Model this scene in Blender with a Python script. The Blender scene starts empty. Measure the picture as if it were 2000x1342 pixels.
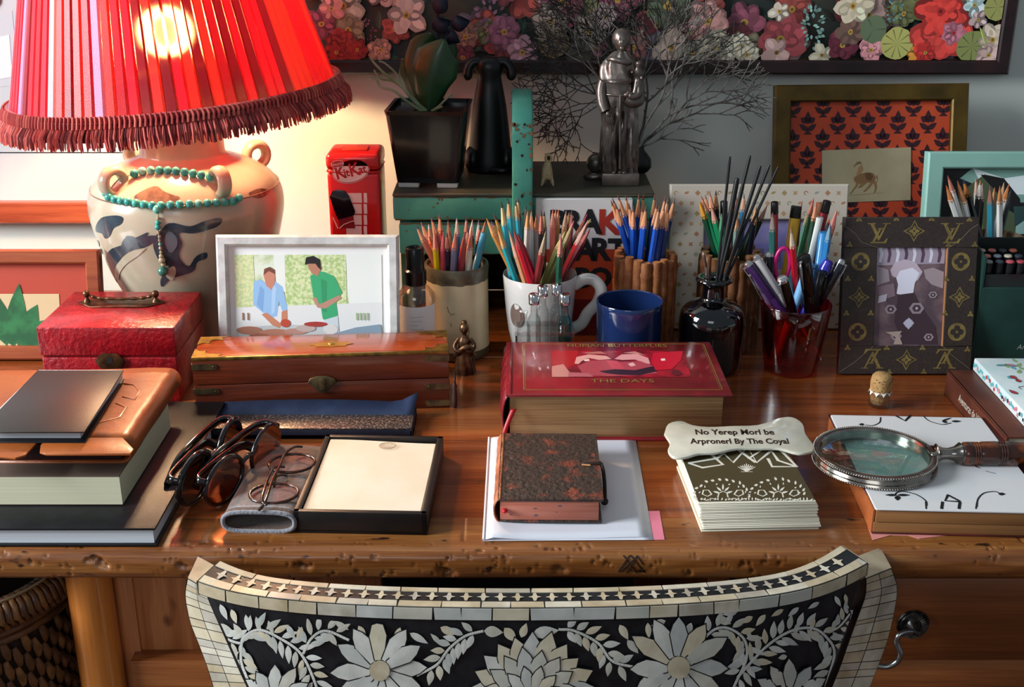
import bpy, bmesh, math, random
from mathutils import Vector, Matrix, Euler, noise as mnoise
from math import sin, cos, pi, radians as R

C = bpy.context.scene.collection
sc = bpy.context.scene
D = 0.76                      # height of the desk top (m)
F = 2350.0                    # focal length in photo pixels (2000 wide)
TH = R(21)
CAM = Vector((0, 0, D + 0.534))

# ---------------- camera, world, light, exposure ----------------
cd = bpy.data.cameras.new('camera')
co = bpy.data.objects.new('camera', cd)
C.objects.link(co)
co.location = CAM
co.rotation_euler = (pi / 2 - TH, 0, 0)
cd.sensor_width = 36
cd.lens = F / 2000 * 36
cd.clip_start = 0.02
cd.clip_end = 50
sc.camera = co
sc.view_settings.view_transform = 'Standard'
sc.view_settings.look = 'None'
sc.view_settings.gamma = 1
sc.view_settings.use_curve_mapping = False
sc.view_settings.exposure = 0.12

w = bpy.data.worlds.new('room_light')
sc.world = w
w.use_nodes = True
w.node_tree.nodes['Background'].inputs['Color'].default_value = (0.74, 0.86, 1.0, 1)
w.node_tree.nodes['Background'].inputs['Strength'].default_value = 0.22

def area(name, loc, target, sx, sy, power, col):
    l = bpy.data.lights.new(name, 'AREA')
    l.shape = 'RECTANGLE'; l.size = sx; l.size_y = sy
    l.energy = power; l.color = col
    o = bpy.data.objects.new(name, l); C.objects.link(o)
    o.location = loc
    d = Vector(target) - Vector(loc)
    o.rotation_euler = d.to_track_quat('-Z', 'Y').to_euler()
    return o
# daylight from the tall window to the left of the desk, and weaker daylight from one behind the viewer
area('window_daylight', (-2.7, 0.35, 2.05), (0.2, 1.3, 0.9), 1.0, 1.4, 152, (0.88, 0.95, 1.0))
area('rear_window_daylight', (-0.6, -2.2, 2.3), (0.1, 1.0, 0.8), 1.3, 1.0, 11, (0.9, 0.96, 1.0))

# ---------------- pixel helpers (photo pixel -> place in the room) ----------------
def ray(px, py):
    a = (px - 1000) / F; b = (py - 671) / F
    return Vector((a, cos(TH) - b * sin(TH), -sin(TH) - b * cos(TH)))
def G(px, py, h=0.0):           # point at height h above the desk top
    d = ray(px, py); t = (D + h - CAM.z) / d.z
    return CAM + d * t
def P(px, py, Y):               # point on the vertical plane y = Y
    d = ray(px, py); return CAM + d * (Y / d.y)

# ---------------- materials ----------------
def lin(hx):
    hx = hx.lstrip('#')
    c = [int(hx[i:i + 2], 16) / 255 for i in (0, 2, 4)]
    return tuple((x / 12.92 if x <= .04045 else ((x + .055) / 1.055) ** 2.4) for x in c) + (1,)
_mc = {}
def mat(hx, rough=.5, metal=0, hx2=None, ns=30, lo=.4, hi=.6, st=(1, 1, 1), bump=0, bs=200, bst=None, coat=0,
        trans=0, ior=1.45, spec=.5, sheen=0, detail=4, emit=0, sub=0, dist=0):
    key = (hx, rough, metal, hx2, ns, lo, hi, st, bump, bs, bst, coat, trans, ior, spec, sheen, detail, emit, sub, dist)
    if key in _mc: return _mc[key]
    m = bpy.data.materials.new('finish_' + hx.lstrip('#')); m.use_nodes = True
    nt = m.node_tree; b = nt.nodes['Principled BSDF']
    I = b.inputs
    I['Base Color'].default_value = lin(hx); I['Roughness'].default_value = rough
    I['Metallic'].default_value = metal; I['Coat Weight'].default_value = coat
    I['Coat Roughness'].default_value = .08
    I['Transmission Weight'].default_value = trans; I['IOR'].default_value = ior
    I['Specular IOR Level'].default_value = spec; I['Sheen Weight'].default_value = sheen
    if sub: I['Subsurface Weight'].default_value = sub; I['Subsurface Scale'].default_value = .004
    if emit:
        I['Emission Color'].default_value = lin(hx); I['Emission Strength'].default_value = emit
    if hx2 or bump:
        tc = nt.nodes.new('ShaderNodeTexCoord')
        def noise(scale, stretch, det):
            mp = nt.nodes.new('ShaderNodeMapping'); mp.inputs['Scale'].default_value = stretch
            nt.links.new(tc.outputs['Object'], mp.inputs['Vector'])
            n = nt.nodes.new('ShaderNodeTexNoise'); n.inputs['Scale'].default_value = scale
            n.inputs['Detail'].default_value = det; n.inputs['Distortion'].default_value = dist
            nt.links.new(mp.outputs['Vector'], n.inputs['Vector']); return n
    if hx2:
        n = noise(ns, st, detail)
        r = nt.nodes.new('ShaderNodeValToRGB')
        r.color_ramp.elements[0].position = lo; r.color_ramp.elements[1].position = hi
        r.color_ramp.elements[0].color = lin(hx); r.color_ramp.elements[1].color = lin(hx2)
        nt.links.new(n.outputs['Fac'], r.inputs['Fac']); nt.links.new(r.outputs['Color'], I['Base Color'])
    if bump:
        n = noise(bs, bst or st, 4)
        bp = nt.nodes.new('ShaderNodeBump'); bp.inputs['Strength'].default_value = bump; bp.inputs['Distance'].default_value = .002
        nt.links.new(n.outputs['Fac'], bp.inputs['Height']); nt.links.new(bp.outputs['Normal'], I['Normal'])
    _mc[key] = m
    return m

def wood(name, dark, mid, light, axis='x', scale=1.0, rough=.32, coat=.3, bump=.25, spots=None, spotc='3a1c0c'):
    m = bpy.data.materials.new(name); m.use_nodes = True
    nt = m.node_tree; b = nt.nodes['Principled BSDF']; N = nt.nodes; L = nt.links
    b.inputs['Roughness'].default_value = rough; b.inputs['Coat Weight'].default_value = coat; b.inputs['Coat Roughness'].default_value = .12
    tc = N.new('ShaderNodeTexCoord')
    def mp(s):
        q = N.new('ShaderNodeMapping')
        q.inputs['Scale'].default_value = {'x': (s[0], s[1], s[1]), 'y': (s[1], s[0], s[1]), 'z': (s[1], s[1], s[0])}[axis]
        L.new(tc.outputs['Object'], q.inputs['Vector']); return q
    def noi(s, det, rgh=.55, di=0):
        n = N.new('ShaderNodeTexNoise'); n.inputs['Scale'].default_value = 1; n.inputs['Detail'].default_value = det
        n.inputs['Roughness'].default_value = rgh; n.inputs['Distortion'].default_value = di
        L.new(mp(s).outputs['Vector'], n.inputs['Vector']); return n
    n1 = noi((2.2 * scale, 34 * scale), 5, .6, .6)
    n2 = noi((14 * scale, 420 * scale), 3, .5)
    n3 = noi((5 * scale, 7 * scale), 2)
    def math_(op, a, c):
        q = N.new('ShaderNodeMath'); q.operation = op
        for i, v in enumerate((a, c)):
            if isinstance(v, (int, float)): q.inputs[i].default_value = v
            else: L.new(v, q.inputs[i])
        return q.outputs[0]
    s = math_('ADD', math_('MULTIPLY', n1.outputs['Fac'], .62), math_('MULTIPLY', n2.outputs['Fac'], .22))
    s = math_('ADD', s, math_('MULTIPLY', n3.outputs['Fac'], .16))
    r = N.new('ShaderNodeValToRGB'); e = r.color_ramp.elements
    e[0].position = .33; e[0].color = lin(dark); e[1].position = .70; e[1].color = lin(light)
    k = e.new(.5); k.color = lin(mid)
    L.new(s, r.inputs['Fac'])
    out = r.outputs['Color']
    if spots:
        v = N.new('ShaderNodeTexNoise'); v.inputs['Scale'].default_value = spots; v.inputs['Detail'].default_value = 2
        L.new(mp((1, 2.2)).outputs['Vector'], v.inputs['Vector'])
        rr = N.new('ShaderNodeValToRGB'); rr.color_ramp.elements[0].position = .27; rr.color_ramp.elements[1].position = .33
        rr.color_ramp.elements[0].color = (1, 1, 1, 1); rr.color_ramp.elements[1].color = (0, 0, 0, 1)
        L.new(v.outputs['Fac'], rr.inputs['Fac'])
        mx = N.new('ShaderNodeMix'); mx.data_type = 'RGBA'
        L.new(rr.outputs['Color'], mx.inputs['Factor']); L.new(out, mx.inputs[6]); mx.inputs[7].default_value = lin(spotc)
        out = mx.outputs[2]
    L.new(out, b.inputs['Base Color'])
    bp = N.new('ShaderNodeBump'); bp.inputs['Strength'].default_value = bump; bp.inputs['Distance'].default_value = .001
    L.new(s, bp.inputs['Height']); L.new(bp.outputs['Normal'], b.inputs['Normal'])
    return m

def pane(name, col, refl=.09, rough=.04, span=.5):
    # thin clear or tinted glass: lets light straight through and mirrors at grazing angles
    m = bpy.data.materials.new(name); m.use_nodes = True; nt = m.node_tree; nt.nodes.clear()
    t = nt.nodes.new('ShaderNodeBsdfTransparent'); t.inputs['Color'].default_value = (*col, 1)
    g = nt.nodes.new('ShaderNodeBsdfGlossy'); g.inputs['Roughness'].default_value = rough
    lw = nt.nodes.new('ShaderNodeLayerWeight'); lw.inputs['Blend'].default_value = .35
    mr = nt.nodes.new('ShaderNodeMapRange'); mr.inputs['To Min'].default_value = refl; mr.inputs['To Max'].default_value = min(.9, refl + span)
    nt.links.new(lw.outputs['Facing'], mr.inputs['Value'])
    mx = nt.nodes.new('ShaderNodeMixShader'); o = nt.nodes.new('ShaderNodeOutputMaterial')
    nt.links.new(mr.outputs[0], mx.inputs[0]); nt.links.new(t.outputs[0], mx.inputs[1]); nt.links.new(g.outputs[0], mx.inputs[2]); nt.links.new(mx.outputs[0], o.inputs['Surface'])
    return m

# ---------------- mesh builder ----------------
def T(x=0, y=0, z=0, rx=0, ry=0, rz=0, s=1):
    return Matrix.Translation((x, y, z)) @ Euler((R(rx), R(ry), R(rz))).to_matrix().to_4x4() @ Matrix.Scale(s, 4)
# frame standing up: local x right, local y up, local z towards the viewer (-Y)
UP = Matrix(((1, 0, 0, 0), (0, 0, -1, 0), (0, 1, 0, 0), (0, 0, 0, 1)))

class MB:
    def __init__(s, M=None):
        s.v = []; s.f = []; s.m = []; s.mats = []; s.M = M or Matrix.Identity(4)
    def mi(s, m):
        if m not in s.mats: s.mats.append(m)
        return s.mats.index(m)
    def add(s, vs, fs, m, M=None):
        X = s.M @ M if M is not None else s.M
        o = len(s.v); k = s.mi(m)
        s.v += [X @ Vector(p) for p in vs]
        for f in fs: s.f.append([i + o for i in f]); s.m.append(k)
        return s
    def box(s, x0, x1, y0, y1, z0, z1, m, bev=0, seg=2, M=None):
        if bev <= 0:
            vs = [(x0, y0, z0), (x1, y0, z0), (x1, y1, z0), (x0, y1, z0), (x0, y0, z1), (x1, y0, z1), (x1, y1, z1), (x0, y1, z1)]
            return s.add(vs, [(3, 2, 1, 0), (4, 5, 6, 7), (0, 1, 5, 4), (1, 2, 6, 5), (2, 3, 7, 6), (3, 0, 4, 7)], m, M)
        b = bmesh.new(); bmesh.ops.create_cube(b, size=1)
        for v in b.verts:
            v.co = Vector(((x0 + x1) / 2 + v.co.x * (x1 - x0), (y0 + y1) / 2 + v.co.y * (y1 - y0), (z0 + z1) / 2 + v.co.z * (z1 - z0)))
        bmesh.ops.bevel(b, geom=b.edges[:], offset=bev, segments=seg, profile=.5, affect='EDGES')
        return s.bm(b, m, M)
    def bm(s, b, m, M=None):
        b.verts.index_update()
        s.add([v.co.copy() for v in b.verts], [[v.index for v in f.verts] for f in b.faces], m, M); b.free(); return s
    def prism(s, pts, z0, z1, m, M=None, bev=0, seg=2, mtop=None):   # pts CCW
        n = len(pts)
        if bev:
            b = bmesh.new(); vs = [b.verts.new((p[0], p[1], z0)) for p in pts]; f = b.faces.new(vs)
            r = bmesh.ops.extrude_face_region(b, geom=[f])
            for g in r['geom']:
                if isinstance(g, bmesh.types.BMVert): g.co.z = z1
            bmesh.ops.recalc_face_normals(b, faces=b.faces[:])
            ed = [e for e in b.edges if e.calc_length() > 0 and abs(e.verts[0].co.z - e.verts[1].co.z) < 1e-9]
            bmesh.ops.bevel(b, geom=ed, offset=bev, segments=seg, profile=.5, affect='EDGES')
            return s.bm(b, m, M)
        vs = [(p[0], p[1], z0) for p in pts] + [(p[0], p[1], z1) for p in pts]
        s.add(vs, [list(range(n))[::-1]] + [[i, (i + 1) % n, n + (i + 1) % n, n + i] for i in range(n)], m, M)
        return s.add([(p[0], p[1], z1) for p in pts], [list(range(n))], mtop or m, M)
    def flat(s, pts, m, z=0, M=None):
        return s.add([(p[0], p[1], z) for p in pts], [list(range(len(pts)))], m, M)
    def rect(s, x0, x1, y0, y1, m, z=0, M=None):
        return s.flat([(x0, y0), (x1, y0), (x1, y1), (x0, y1)], m, z, M)
    def lathe(s, prof, m, seg=40, M=None, sx=1, sy=1, a0=0, a1=360, cap=True):
        cap = cap and prof[0] != prof[-1]; vs = []; fs = []; full = abs(a1 - a0) >= 360; n = seg if full else seg + 1
        k = len(prof)
        for i in range(n):
            a = R(a0) + R(a1 - a0) * i / seg
            for r, z in prof: vs.append((r * cos(a) * sx, r * sin(a) * sy, z))
        for i in range(seg):
            j = (i + 1) % n
            for q in range(k - 1): fs.append((i * k + q, j * k + q, j * k + q + 1, i * k + q + 1))
        if full and cap:
            if prof[0][0] > 1e-6: fs.append([i * k for i in range(n)][::-1])
            if prof[-1][0] > 1e-6: fs.append([i * k + k - 1 for i in range(n)])
        return s.add(vs, fs, m, M)
    def tube(s, pts, r, m, seg=8, closed=False, M=None, flat=1.0, up=None):
        pts = [Vector(p) for p in pts]; n = len(pts)
        rs = r if isinstance(r, (list, tuple)) else [r] * n
        vs = []; prev = None
        for i, p in enumerate(pts):
            a = pts[(i - 1) % n] if (closed or i > 0) else p
            b = pts[(i + 1) % n] if (closed or i < n - 1) else p
            t = (b - a).normalized()
            if up is not None: u = Vector(up)
            elif prev is None: u = Vector((0, 0, 1)) if abs(t.z) < .9 else Vector((0, 1, 0))
            else: u = prev
            u = (u - t * u.dot(t))
            if u.length < 1e-6: u = Vector((1, 0, 0)) - t * t.x
            u.normalize(); prev = u; v = t.cross(u)
            for k in range(seg):
                an = 2 * pi * k / seg
                vs.append(p + (u * cos(an) * flat + v * sin(an)) * rs[i])
        fs = []
        for i in range(n if closed else n - 1):
            j = (i + 1) % n
            for k in range(seg):
                q = (k + 1) % seg
                fs.append((i * seg + k, i * seg + q, j * seg + q, j * seg + k))
        if not closed: fs += [list(range(seg))[::-1], [(n - 1) * seg + k for k in range(seg)]]
        return s.add(vs, fs, m, M)
    def ball(s, c, r, m, seg=14, rings=9, M=None):
        rr = r if isinstance(r, (tuple, list)) else (r, r, r)
        vs = [(c[0], c[1], c[2] - rr[2])]; fs = []
        for i in range(1, rings):
            ph = -pi / 2 + pi * i / rings
            for k in range(seg):
                a = 2 * pi * k / seg
                vs.append((c[0] + rr[0] * cos(ph) * cos(a), c[1] + rr[1] * cos(ph) * sin(a), c[2] + rr[2] * sin(ph)))
        vs.append((c[0], c[1], c[2] + rr[2])); L = len(vs) - 1
        for k in range(seg):
            q = (k + 1) % seg
            fs.append((0, 1 + q, 1 + k)); fs.append((L, L - seg + k, L - seg + q))
            for i in range(rings - 2):
                fs.append((1 + i * seg + k, 1 + i * seg + q, 1 + (i + 1) * seg + q, 1 + (i + 1) * seg + k))
        return s.add(vs, fs, m, M)
    def text(s, txt, m, size, x=0, y=0, z=0, M=None, align='CENTER', ext=0, sx=1, shear=0, bold=0):
        cu = bpy.data.curves.new('lettering', 'FONT'); cu.body = txt; cu.size = size; cu.align_x = align; cu.align_y = 'CENTER'
        cu.extrude = ext; cu.shear = shear; cu.resolution_u = 3; cu.offset = bold
        o = bpy.data.objects.new('lettering', cu); C.objects.link(o)
        dg = bpy.context.evaluated_depsgraph_get(); me = bpy.data.meshes.new_from_object(o.evaluated_get(dg))
        X = (M or Matrix.Identity(4)) @ Matrix.Translation((x, y, z)) @ Matrix.Diagonal((sx, 1, 1, 1))
        s.add([v.co.copy() for v in me.vertices], [list(p.vertices) for p in me.polygons], m, X)
        bpy.data.objects.remove(o); bpy.data.curves.remove(cu); bpy.data.meshes.remove(me)
        return s
    def build(s, name, parent=None, smooth=40, sub=0, solid=0, kind=None, label=None, world=False):
        me = bpy.data.meshes.new(name)
        me.from_pydata([tuple(v) for v in s.v], [], s.f)
        for m in s.mats: me.materials.append(m)
        me.polygons.foreach_set('material_index', s.m)
        if smooth:
            me.polygons.foreach_set('use_smooth', [True] * len(me.polygons))
            me.set_sharp_from_angle(angle=R(smooth))
        me.update()
        o = bpy.data.objects.new(name, me); C.objects.link(o)
        if parent is not None: o.parent = parent
        if solid:
            q = o.modifiers.new('thickness', 'SOLIDIFY'); q.thickness = solid; q.offset = 0
        if sub:
            q = o.modifiers.new('smooth', 'SUBSURF'); q.levels = sub; q.render_levels = sub
        if kind: o['kind'] = kind
        if label: o['label'] = label
        return o

def thing(name, label, cat, loc=(0, 0, D), rz=0, group=None, rot=None):
    o = bpy.data.objects.new(name, None); C.objects.link(o)
    o.location = loc; o.rotation_euler = rot if rot is not None else (0, 0, R(rz))
    o.empty_display_size = .02
    o['label'] = label; o['category'] = cat
    if group: o['group'] = group
    return o
def tag(o, label, cat, group=None, kind=None):
    o['label'] = label; o['category'] = cat
    if group: o['group'] = group
    if kind: o['kind'] = kind
    return o
def circ(r, n=32, cx=0, cy=0, ry=None, a0=0, a1=360):
    full = abs(a1 - a0) >= 360
    return [(cx + r * cos(R(a0 + (a1 - a0) * i / (n if full else n - 1))), cy + (ry or r) * sin(R(a0 + (a1 - a0) * i / (n if full else n - 1)))) for i in range(n)]
def leaf2(cx, cy, L, W, ang, n=7, sharp=1.0):     # leaf outline, base at (cx, cy), pointing along ang (deg)
    pts = []
    for i in range(n + 1):
        t = i / n; pts.append((t * L, W / 2 * sin(pi * t ** .8) ** sharp))
    for i in range(n - 1, 0, -1):
        t = i / n; pts.append((t * L, -W / 2 * sin(pi * t ** .8) ** sharp))
    a = R(ang)
    return [(cx + x * cos(a) - y * sin(a), cy + x * sin(a) + y * cos(a)) for x, y in pts]
def tr2(pts, dx=0, dy=0, s=1, a=0):
    a = R(a); return [(dx + s * (x * cos(a) - y * sin(a)), dy + s * (x * sin(a) + y * cos(a))) for x, y in pts]
def rrect(x0, x1, y0, y1, r, n=5):
    o = []
    for cx, cy, a in ((x1 - r, y1 - r, 0), (x0 + r, y1 - r, 90), (x0 + r, y0 + r, 180), (x1 - r, y0 + r, 270)):
        for i in range(n + 1): o.append((cx + r * cos(R(a + 90 * i / n)), cy + r * sin(R(a + 90 * i / n))))
    return o
def bez(p, n=16):      # Catmull-Rom through points
    p = [Vector(q) for q in p]; out = []
    for i in range(len(p) - 1):
        a = p[i - 1] if i else p[0] * 2 - p[1]; b = p[i]; c = p[i + 1]; d = p[i + 2] if i + 2 < len(p) else p[-1] * 2 - p[-2]
        for k in range(n):
            t = k / n
            out.append(.5 * ((2 * b) + (c - a) * t + (2 * a - 5 * b + 4 * c - d) * t * t + (3 * b - a - 3 * c + d) * t ** 3))
    out.append(p[-1]); return out
# ---------------- room shell ----------------
WY = 1.69
m_wall = mat('cfd4cc', .75, hx2='cbd0c8', ns=3, bump=.05, bs=120)
b = MB(); b.box(-2.6, 2.2, WY, WY + .1, 0, 2.6, m_wall); o = b.build('wall_back'); o['kind'] = 'structure'
m_floor = wood('floor_wood', '2a140a', '4a2712', '6b3d1e', 'y', .7, .45)
b = MB(); b.box(-2.6, 2.2, -2.6, WY, -.05, 0, m_floor); o = b.build('floor'); o['kind'] = 'structure'

# ---------------- desk ----------------
m_top = wood('pine_top', '4c2009', '82401a', 'a4602e', 'x', 1.0, .25, .5, .3)
m_top2 = wood('pine_top_board', '52240c', '8a461e', 'a96632', 'x', .9, .25, .5, .3)
m_edge = wood('pine_worn_edge', '42200c', '7e481e', 'a8743c', 'x', 1.3, .35, .35, .9, spots=42, spotc='2a1208')
m_pine = wood('pine_body', '8a4a20', 'b87040', 'd49560', 'z', 1.2, .42, .2, .35, spots=12, spotc='5a2a12')
m_pineh = wood('pine_rail', '5c2a10', '8f4f24', 'b0703a', 'x', 1.2, .42, .2, .35)
m_drawer = wood('pine_drawer', '3e1b0a', '703a18', '905428', 'x', .9, .3, .35, .3, spots=9, spotc='3a180a')
m_leg = wood('pine_leg', 'a04c18', 'd07c34', 'e09048', 'z', 1.4, .3, .4, .2)
m_dark = mat('1a0f0a', .8)
FY = .893                     # front face of the desk top
desk = thing('writing_desk', 'long honey-brown pine desk with worn pitted front edge', 'desk', (0, 1.28, 0))
def dloc(b): b.M = Matrix.Translation((0, -1.28, 0)); return b
rnd = random.Random(3)
# boards of the top; the front one has a worn, rounded and pitted nose
b = dloc(MB())
zs = D; NX = 1500; x0, x1 = -.78, .95
prof = [(.06, 0), (.022, 0), (.011, -.0006), (.005, -.0020), (.002, -.0042), (.0006, -.0075), (0, -.0115), (0, -.016), (.0003, -.020), (.0014, -.0245), (.006, -.0283), (.06, -.0285)]
_p = [prof[0]]
for (d0, q0), (d1, q1) in zip(prof, prof[1:]):
    n_ = max(1, int(math.hypot(d1 - d0, q1 - q0) / .0014)) if d0 < .03 and d1 < .03 else 1
    for k in range(1, n_ + 1): _p.append((d0 + (d1 - d0) * k / n_, q0 + (q1 - q0) * k / n_))
prof = _p; arc = [0]
for (d0, q0), (d1, q1) in zip(prof, prof[1:]): arc.append(arc[-1] + math.hypot(d1 - d0, q1 - q0))
A0 = arc[1]; A1 = arc[-2]
pits = []
for _ in range(300):
    x = rnd.uniform(x0, x1); s_ = rnd.uniform(A0, A1)
    for j in range(rnd.choice([1, 1, 2, 4])): pits.append((x + rnd.uniform(-.008, .008), s_ + rnd.uniform(-.004, .004), rnd.uniform(.0007, .0022), rnd.uniform(.0006, .0024)))
for x, s_ in ((-.357, .5), (-.352, .6), (-.283, .62), (-.273, .8), (-.18, .62), (-.06, .7), (-.055, .75), (.04, .7)):
    pits.append((x, A0 + (A1 - A0) * s_, .0045, .003)); pits.append((x + .005, A0 + (A1 - A0) * (s_ + .04), .003, .003))
vs = []
for i in range(NX + 1):
    x = x0 + (x1 - x0) * i / NX
    wv = mnoise.noise(Vector((x * 9, 0, 0))) * .0010
    near = [p for p in pits if abs(p[0] - x) < .011]
    for k, (dy, dz) in enumerate(prof):
        edge = 0 if k in (0, len(prof) - 1) else 1; e = 0
        if dy < .03:
            for px_, pk, pr, pd in near:
                q = ((x - px_) / pr) ** 2 + ((arc[k] - pk) / (pr * .8)) ** 2
                if q < 4: e += pd * math.exp(-q * 1.3)
        g = mnoise.noise(Vector((x * 25, arc[k] * 140, 5))) * .0007 if dy < .008 else 0
        vs.append((x, FY + dy + ((wv + g) * (dy < .02) + (e if dy < .010 else 0)) * edge, zs + dz - (e * .8 if dy >= .004 and dz > -.01 else 0) * edge))
K = len(prof)
fs = [(i * K + k, i * K + k + 1, (i + 1) * K + k + 1, (i + 1) * K + k) for i in range(NX) for k in range(K - 1)]
b.add(vs, fs, m_edge)
b.build('front_nosing', desk, 60, label='worn pitted front edge of the desk top')
b = dloc(MB())
b.box(x0, x1, FY + .0595, 1.099, D - .0285, D, m_top, .0008, 1)
b.box(x0, x1, 1.1003, 1.345, D - .0285, D - .0002, m_top2, .0012, 1)
b.box(x0, x1, 1.3463, 1.60, D - .0285, D, m_top, .0012, 1)
# carved mark of crossed strokes near the front edge
b.build('desk_top', desk)
b = dloc(MB())
m_carve = mat('2a1006', .8)
def nose_depth(dz):
    for (d0, z0_), (d1, z1_) in zip(prof, prof[1:]):
        if z1_ <= dz <= z0_ and z0_ > z1_: return d0 + (d1 - d0) * (z0_ - dz) / (z0_ - z1_)
    return 0
def on_nose(px, py):
    Y = FY
    for _ in range(10): q = P(px, py, Y); Y = FY + (nose_depth(min(0, max(-.028, q.z - D))) if q.z < D else .02)
    return Vector((q.x, min(Y, FY + .012) - .0004, min(q.z, D) + .0002))
for (ax, ay, bx, by) in ((1217, 1084, 1243, 1119), (1230, 1084, 1206, 1117), (1231, 1083, 1257, 1118), (1244, 1085, 1222, 1119), (1243, 1084, 1256, 1103), (1236, 1094, 1211, 1116)):
    b.tube([on_nose(ax + (bx - ax) * k / 6, ay + (by - ay) * k / 6) for k in range(7)], .00055, m_carve, 5)
b.build('carved_mark', desk, label='crossed strokes carved into the front edge')
# frame under the top
b = dloc(MB())
zu = D - .0285
b.box(-.352, -.02, .935, .955, zu - .016, zu, m_pineh, .001)
b.box(-.02, .05, .950, .965, zu - .03, zu, m_pineh, .001)
b.box(.05, .95, .935, .955, zu - .022, zu, m_pineh, .001)
b.box(.18, .20, .955, 1.55, .04, zu, m_pineh)
b.box(.93, .95, .955, 1.55, .04, zu, m_pineh)
b.box(.18, .95, .945, .97, .54, zu - .115, m_pineh, .001)
b.box(-.78, .95, 1.54, 1.56, .04, zu, m_dark)  # back panel widened and blackened to stand in for shade below the desk
b.box(-.352, -.15, .93, .95, .54, zu - .108, m_pineh, .001)
b.build('desk_frame', desk)
b = dloc(MB())
for k, (xa, xb) in enumerate(((-.355, -.271), (-.2695, -.20), (-.1985, -.12))):
    b.box(xa, xb, .948, .962, zu - .125, zu - .014, m_pine, .0012)
b.box(-.366, -.346, .945, 1.5, .05, zu - .001, m_pine, .001)
b.build('side_panel', desk, label='upright pine boards beside the left leg')
lg = dloc(MB()); lg.lathe([(.0225, 0), (.0205, .35), (.0195, zu)], m_leg, 28, T(-.381, .935, 0), sx=1)
lg.build('leg', desk)
lg = dloc(MB()); lg.lathe([(.0225, 0), (.0195, zu)], m_leg, 28, T(.90, .99, 0)); lg.build('leg', desk)
# drawer with ring pull
b = dloc(MB()); b.box(.204, .927, .936, .952, zu - .112, zu - .0235, m_drawer, .0018)
b.box(.21, .92, .952, 1.4, zu - .11, zu - .03, m_pineh)
dr = b.build('drawer', desk)
m_iron = mat('6a6a66', .32, .9, hx2='2c2a28', ns=120, lo=.35, hi=.6, bump=.2, bs=300)
m_iron2 = mat('8f8f8c', .25, .95)
pc = P(1782, 1218, .936)
b = MB(Matrix.Translation((pc.x, .936 - 1.28, pc.z)) @ UP)
b.lathe([(.0, .0), (.0145, .0), (.0150, .0015), (.0142, .0028), (.0125, .0022), (.0115, .0035), (.0085, .0038), (.007, .003), (.0055, .005), (.004, .010), (.0042, .014), (.003, .0165), (0, .0170)], m_iron, 40)
for k in range(28):
    a = 360 * k / 28; b.tube([(.0075 * cos(R(a)), .0075 * sin(R(a)), .0035), (.0115 * cos(R(a)), .0115 * sin(R(a)), .0035)], .0005, m_iron, 5)
pl = b.build('pull_rosette', dr)
b = MB(Matrix.Translation((pc.x, .936 - 1.28, pc.z)) @ UP)
b.tube(bez([(.002, -.002, .012), (-.008, .002, .015), (-.0165, -.001, .016), (-.0185, -.009, .017), (-.0145, -.019, .019), (-.0165, -.028, .019), (-.025, -.034, .018), (-.036, -.034, .016)], 6), [.0015 + .0012 * min(1, i / 14) for i in range(43)], m_iron2, 10)
b.build('pull_handle', dr)
# ---------------- common finishes ----------------
m_black = mat('0c0b0c', .35)
m_white = mat('f2efe9', .5)
m_brass = mat('a8823c', .35, .85, hx2='5e4a24', ns=90, lo=.35, hi=.7)
m_pages = mat('e9e2d0', .7, hx2='cfc6b0', ns=60, st=(1, 1, 40), lo=.3, hi=.7, bump=.15, bs=60, bst=(1, 1, 40))
m_glass = mat('ffffff', .02, trans=1, ior=1.45)
m_chrome = mat('d8d8d8', .12, 1)

def papery(hx, rough=.6): return mat(hx, rough)

# ---------------- table lamp: stoneware jar with a pleated red shade ----------------
LX, LY = -.398, 1.44
lamp = thing('table_lamp', 'stoneware jar table lamp with pleated red fabric shade and fringe', 'lamp', (LX, LY, D))
m_jar = mat('bdb198', .22, hx2='a89c84', ns=14, lo=.35, hi=.65, bump=.06, bs=60, coat=.5)
m_ink = mat('1c2a36', .25, hx2='3c4850', ns=50, lo=.3, hi=.7, coat=.5)
m_brownink = mat('5a4436', .3, hx2='8a6c50', ns=60, coat=.4)
b = MB()
jp = [(.062, 0), (.072, .01), (.083, .05), (.099, .09), (.1115, .135), (.1165, .162), (.115, .182), (.107, .196), (.094, .207), (.078, .216), (.062, .222), (.052, .227), (.050, .234), (.050, .258), (.053, .264), (.044, .266), (0, .266)]
jpc = bez([(r, z, 0) for r, z in jp], 4); jprof = [(max(0, q.x), q.y) for q in jpc]; jprof[-1] = (0, .266)
b.lathe(jprof, m_jar, 72)
def jar_r(z):
    for (r0, z0), (r1, z1) in zip(jprof, jprof[1:]):
        if z0 <= z <= z1: return r0 + (r1 - r0) * (z - z0) / max(1e-6, z1 - z0)
    return .05
def jar_px(px, py):            # photo pixel -> (angle, height) on the jar wall
    Y = LY - .115
    for _ in range(12):
        q = P(px, py, Y); r = jar_r(min(.26, max(0.001, q.z - D))); dx = q.x - LX
        dx = max(-r * .985, min(r * .985, dx)); Y = LY - math.sqrt(max(1e-8, r * r - dx * dx))
    return math.atan2(Y - LY, dx), q.z - D
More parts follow.
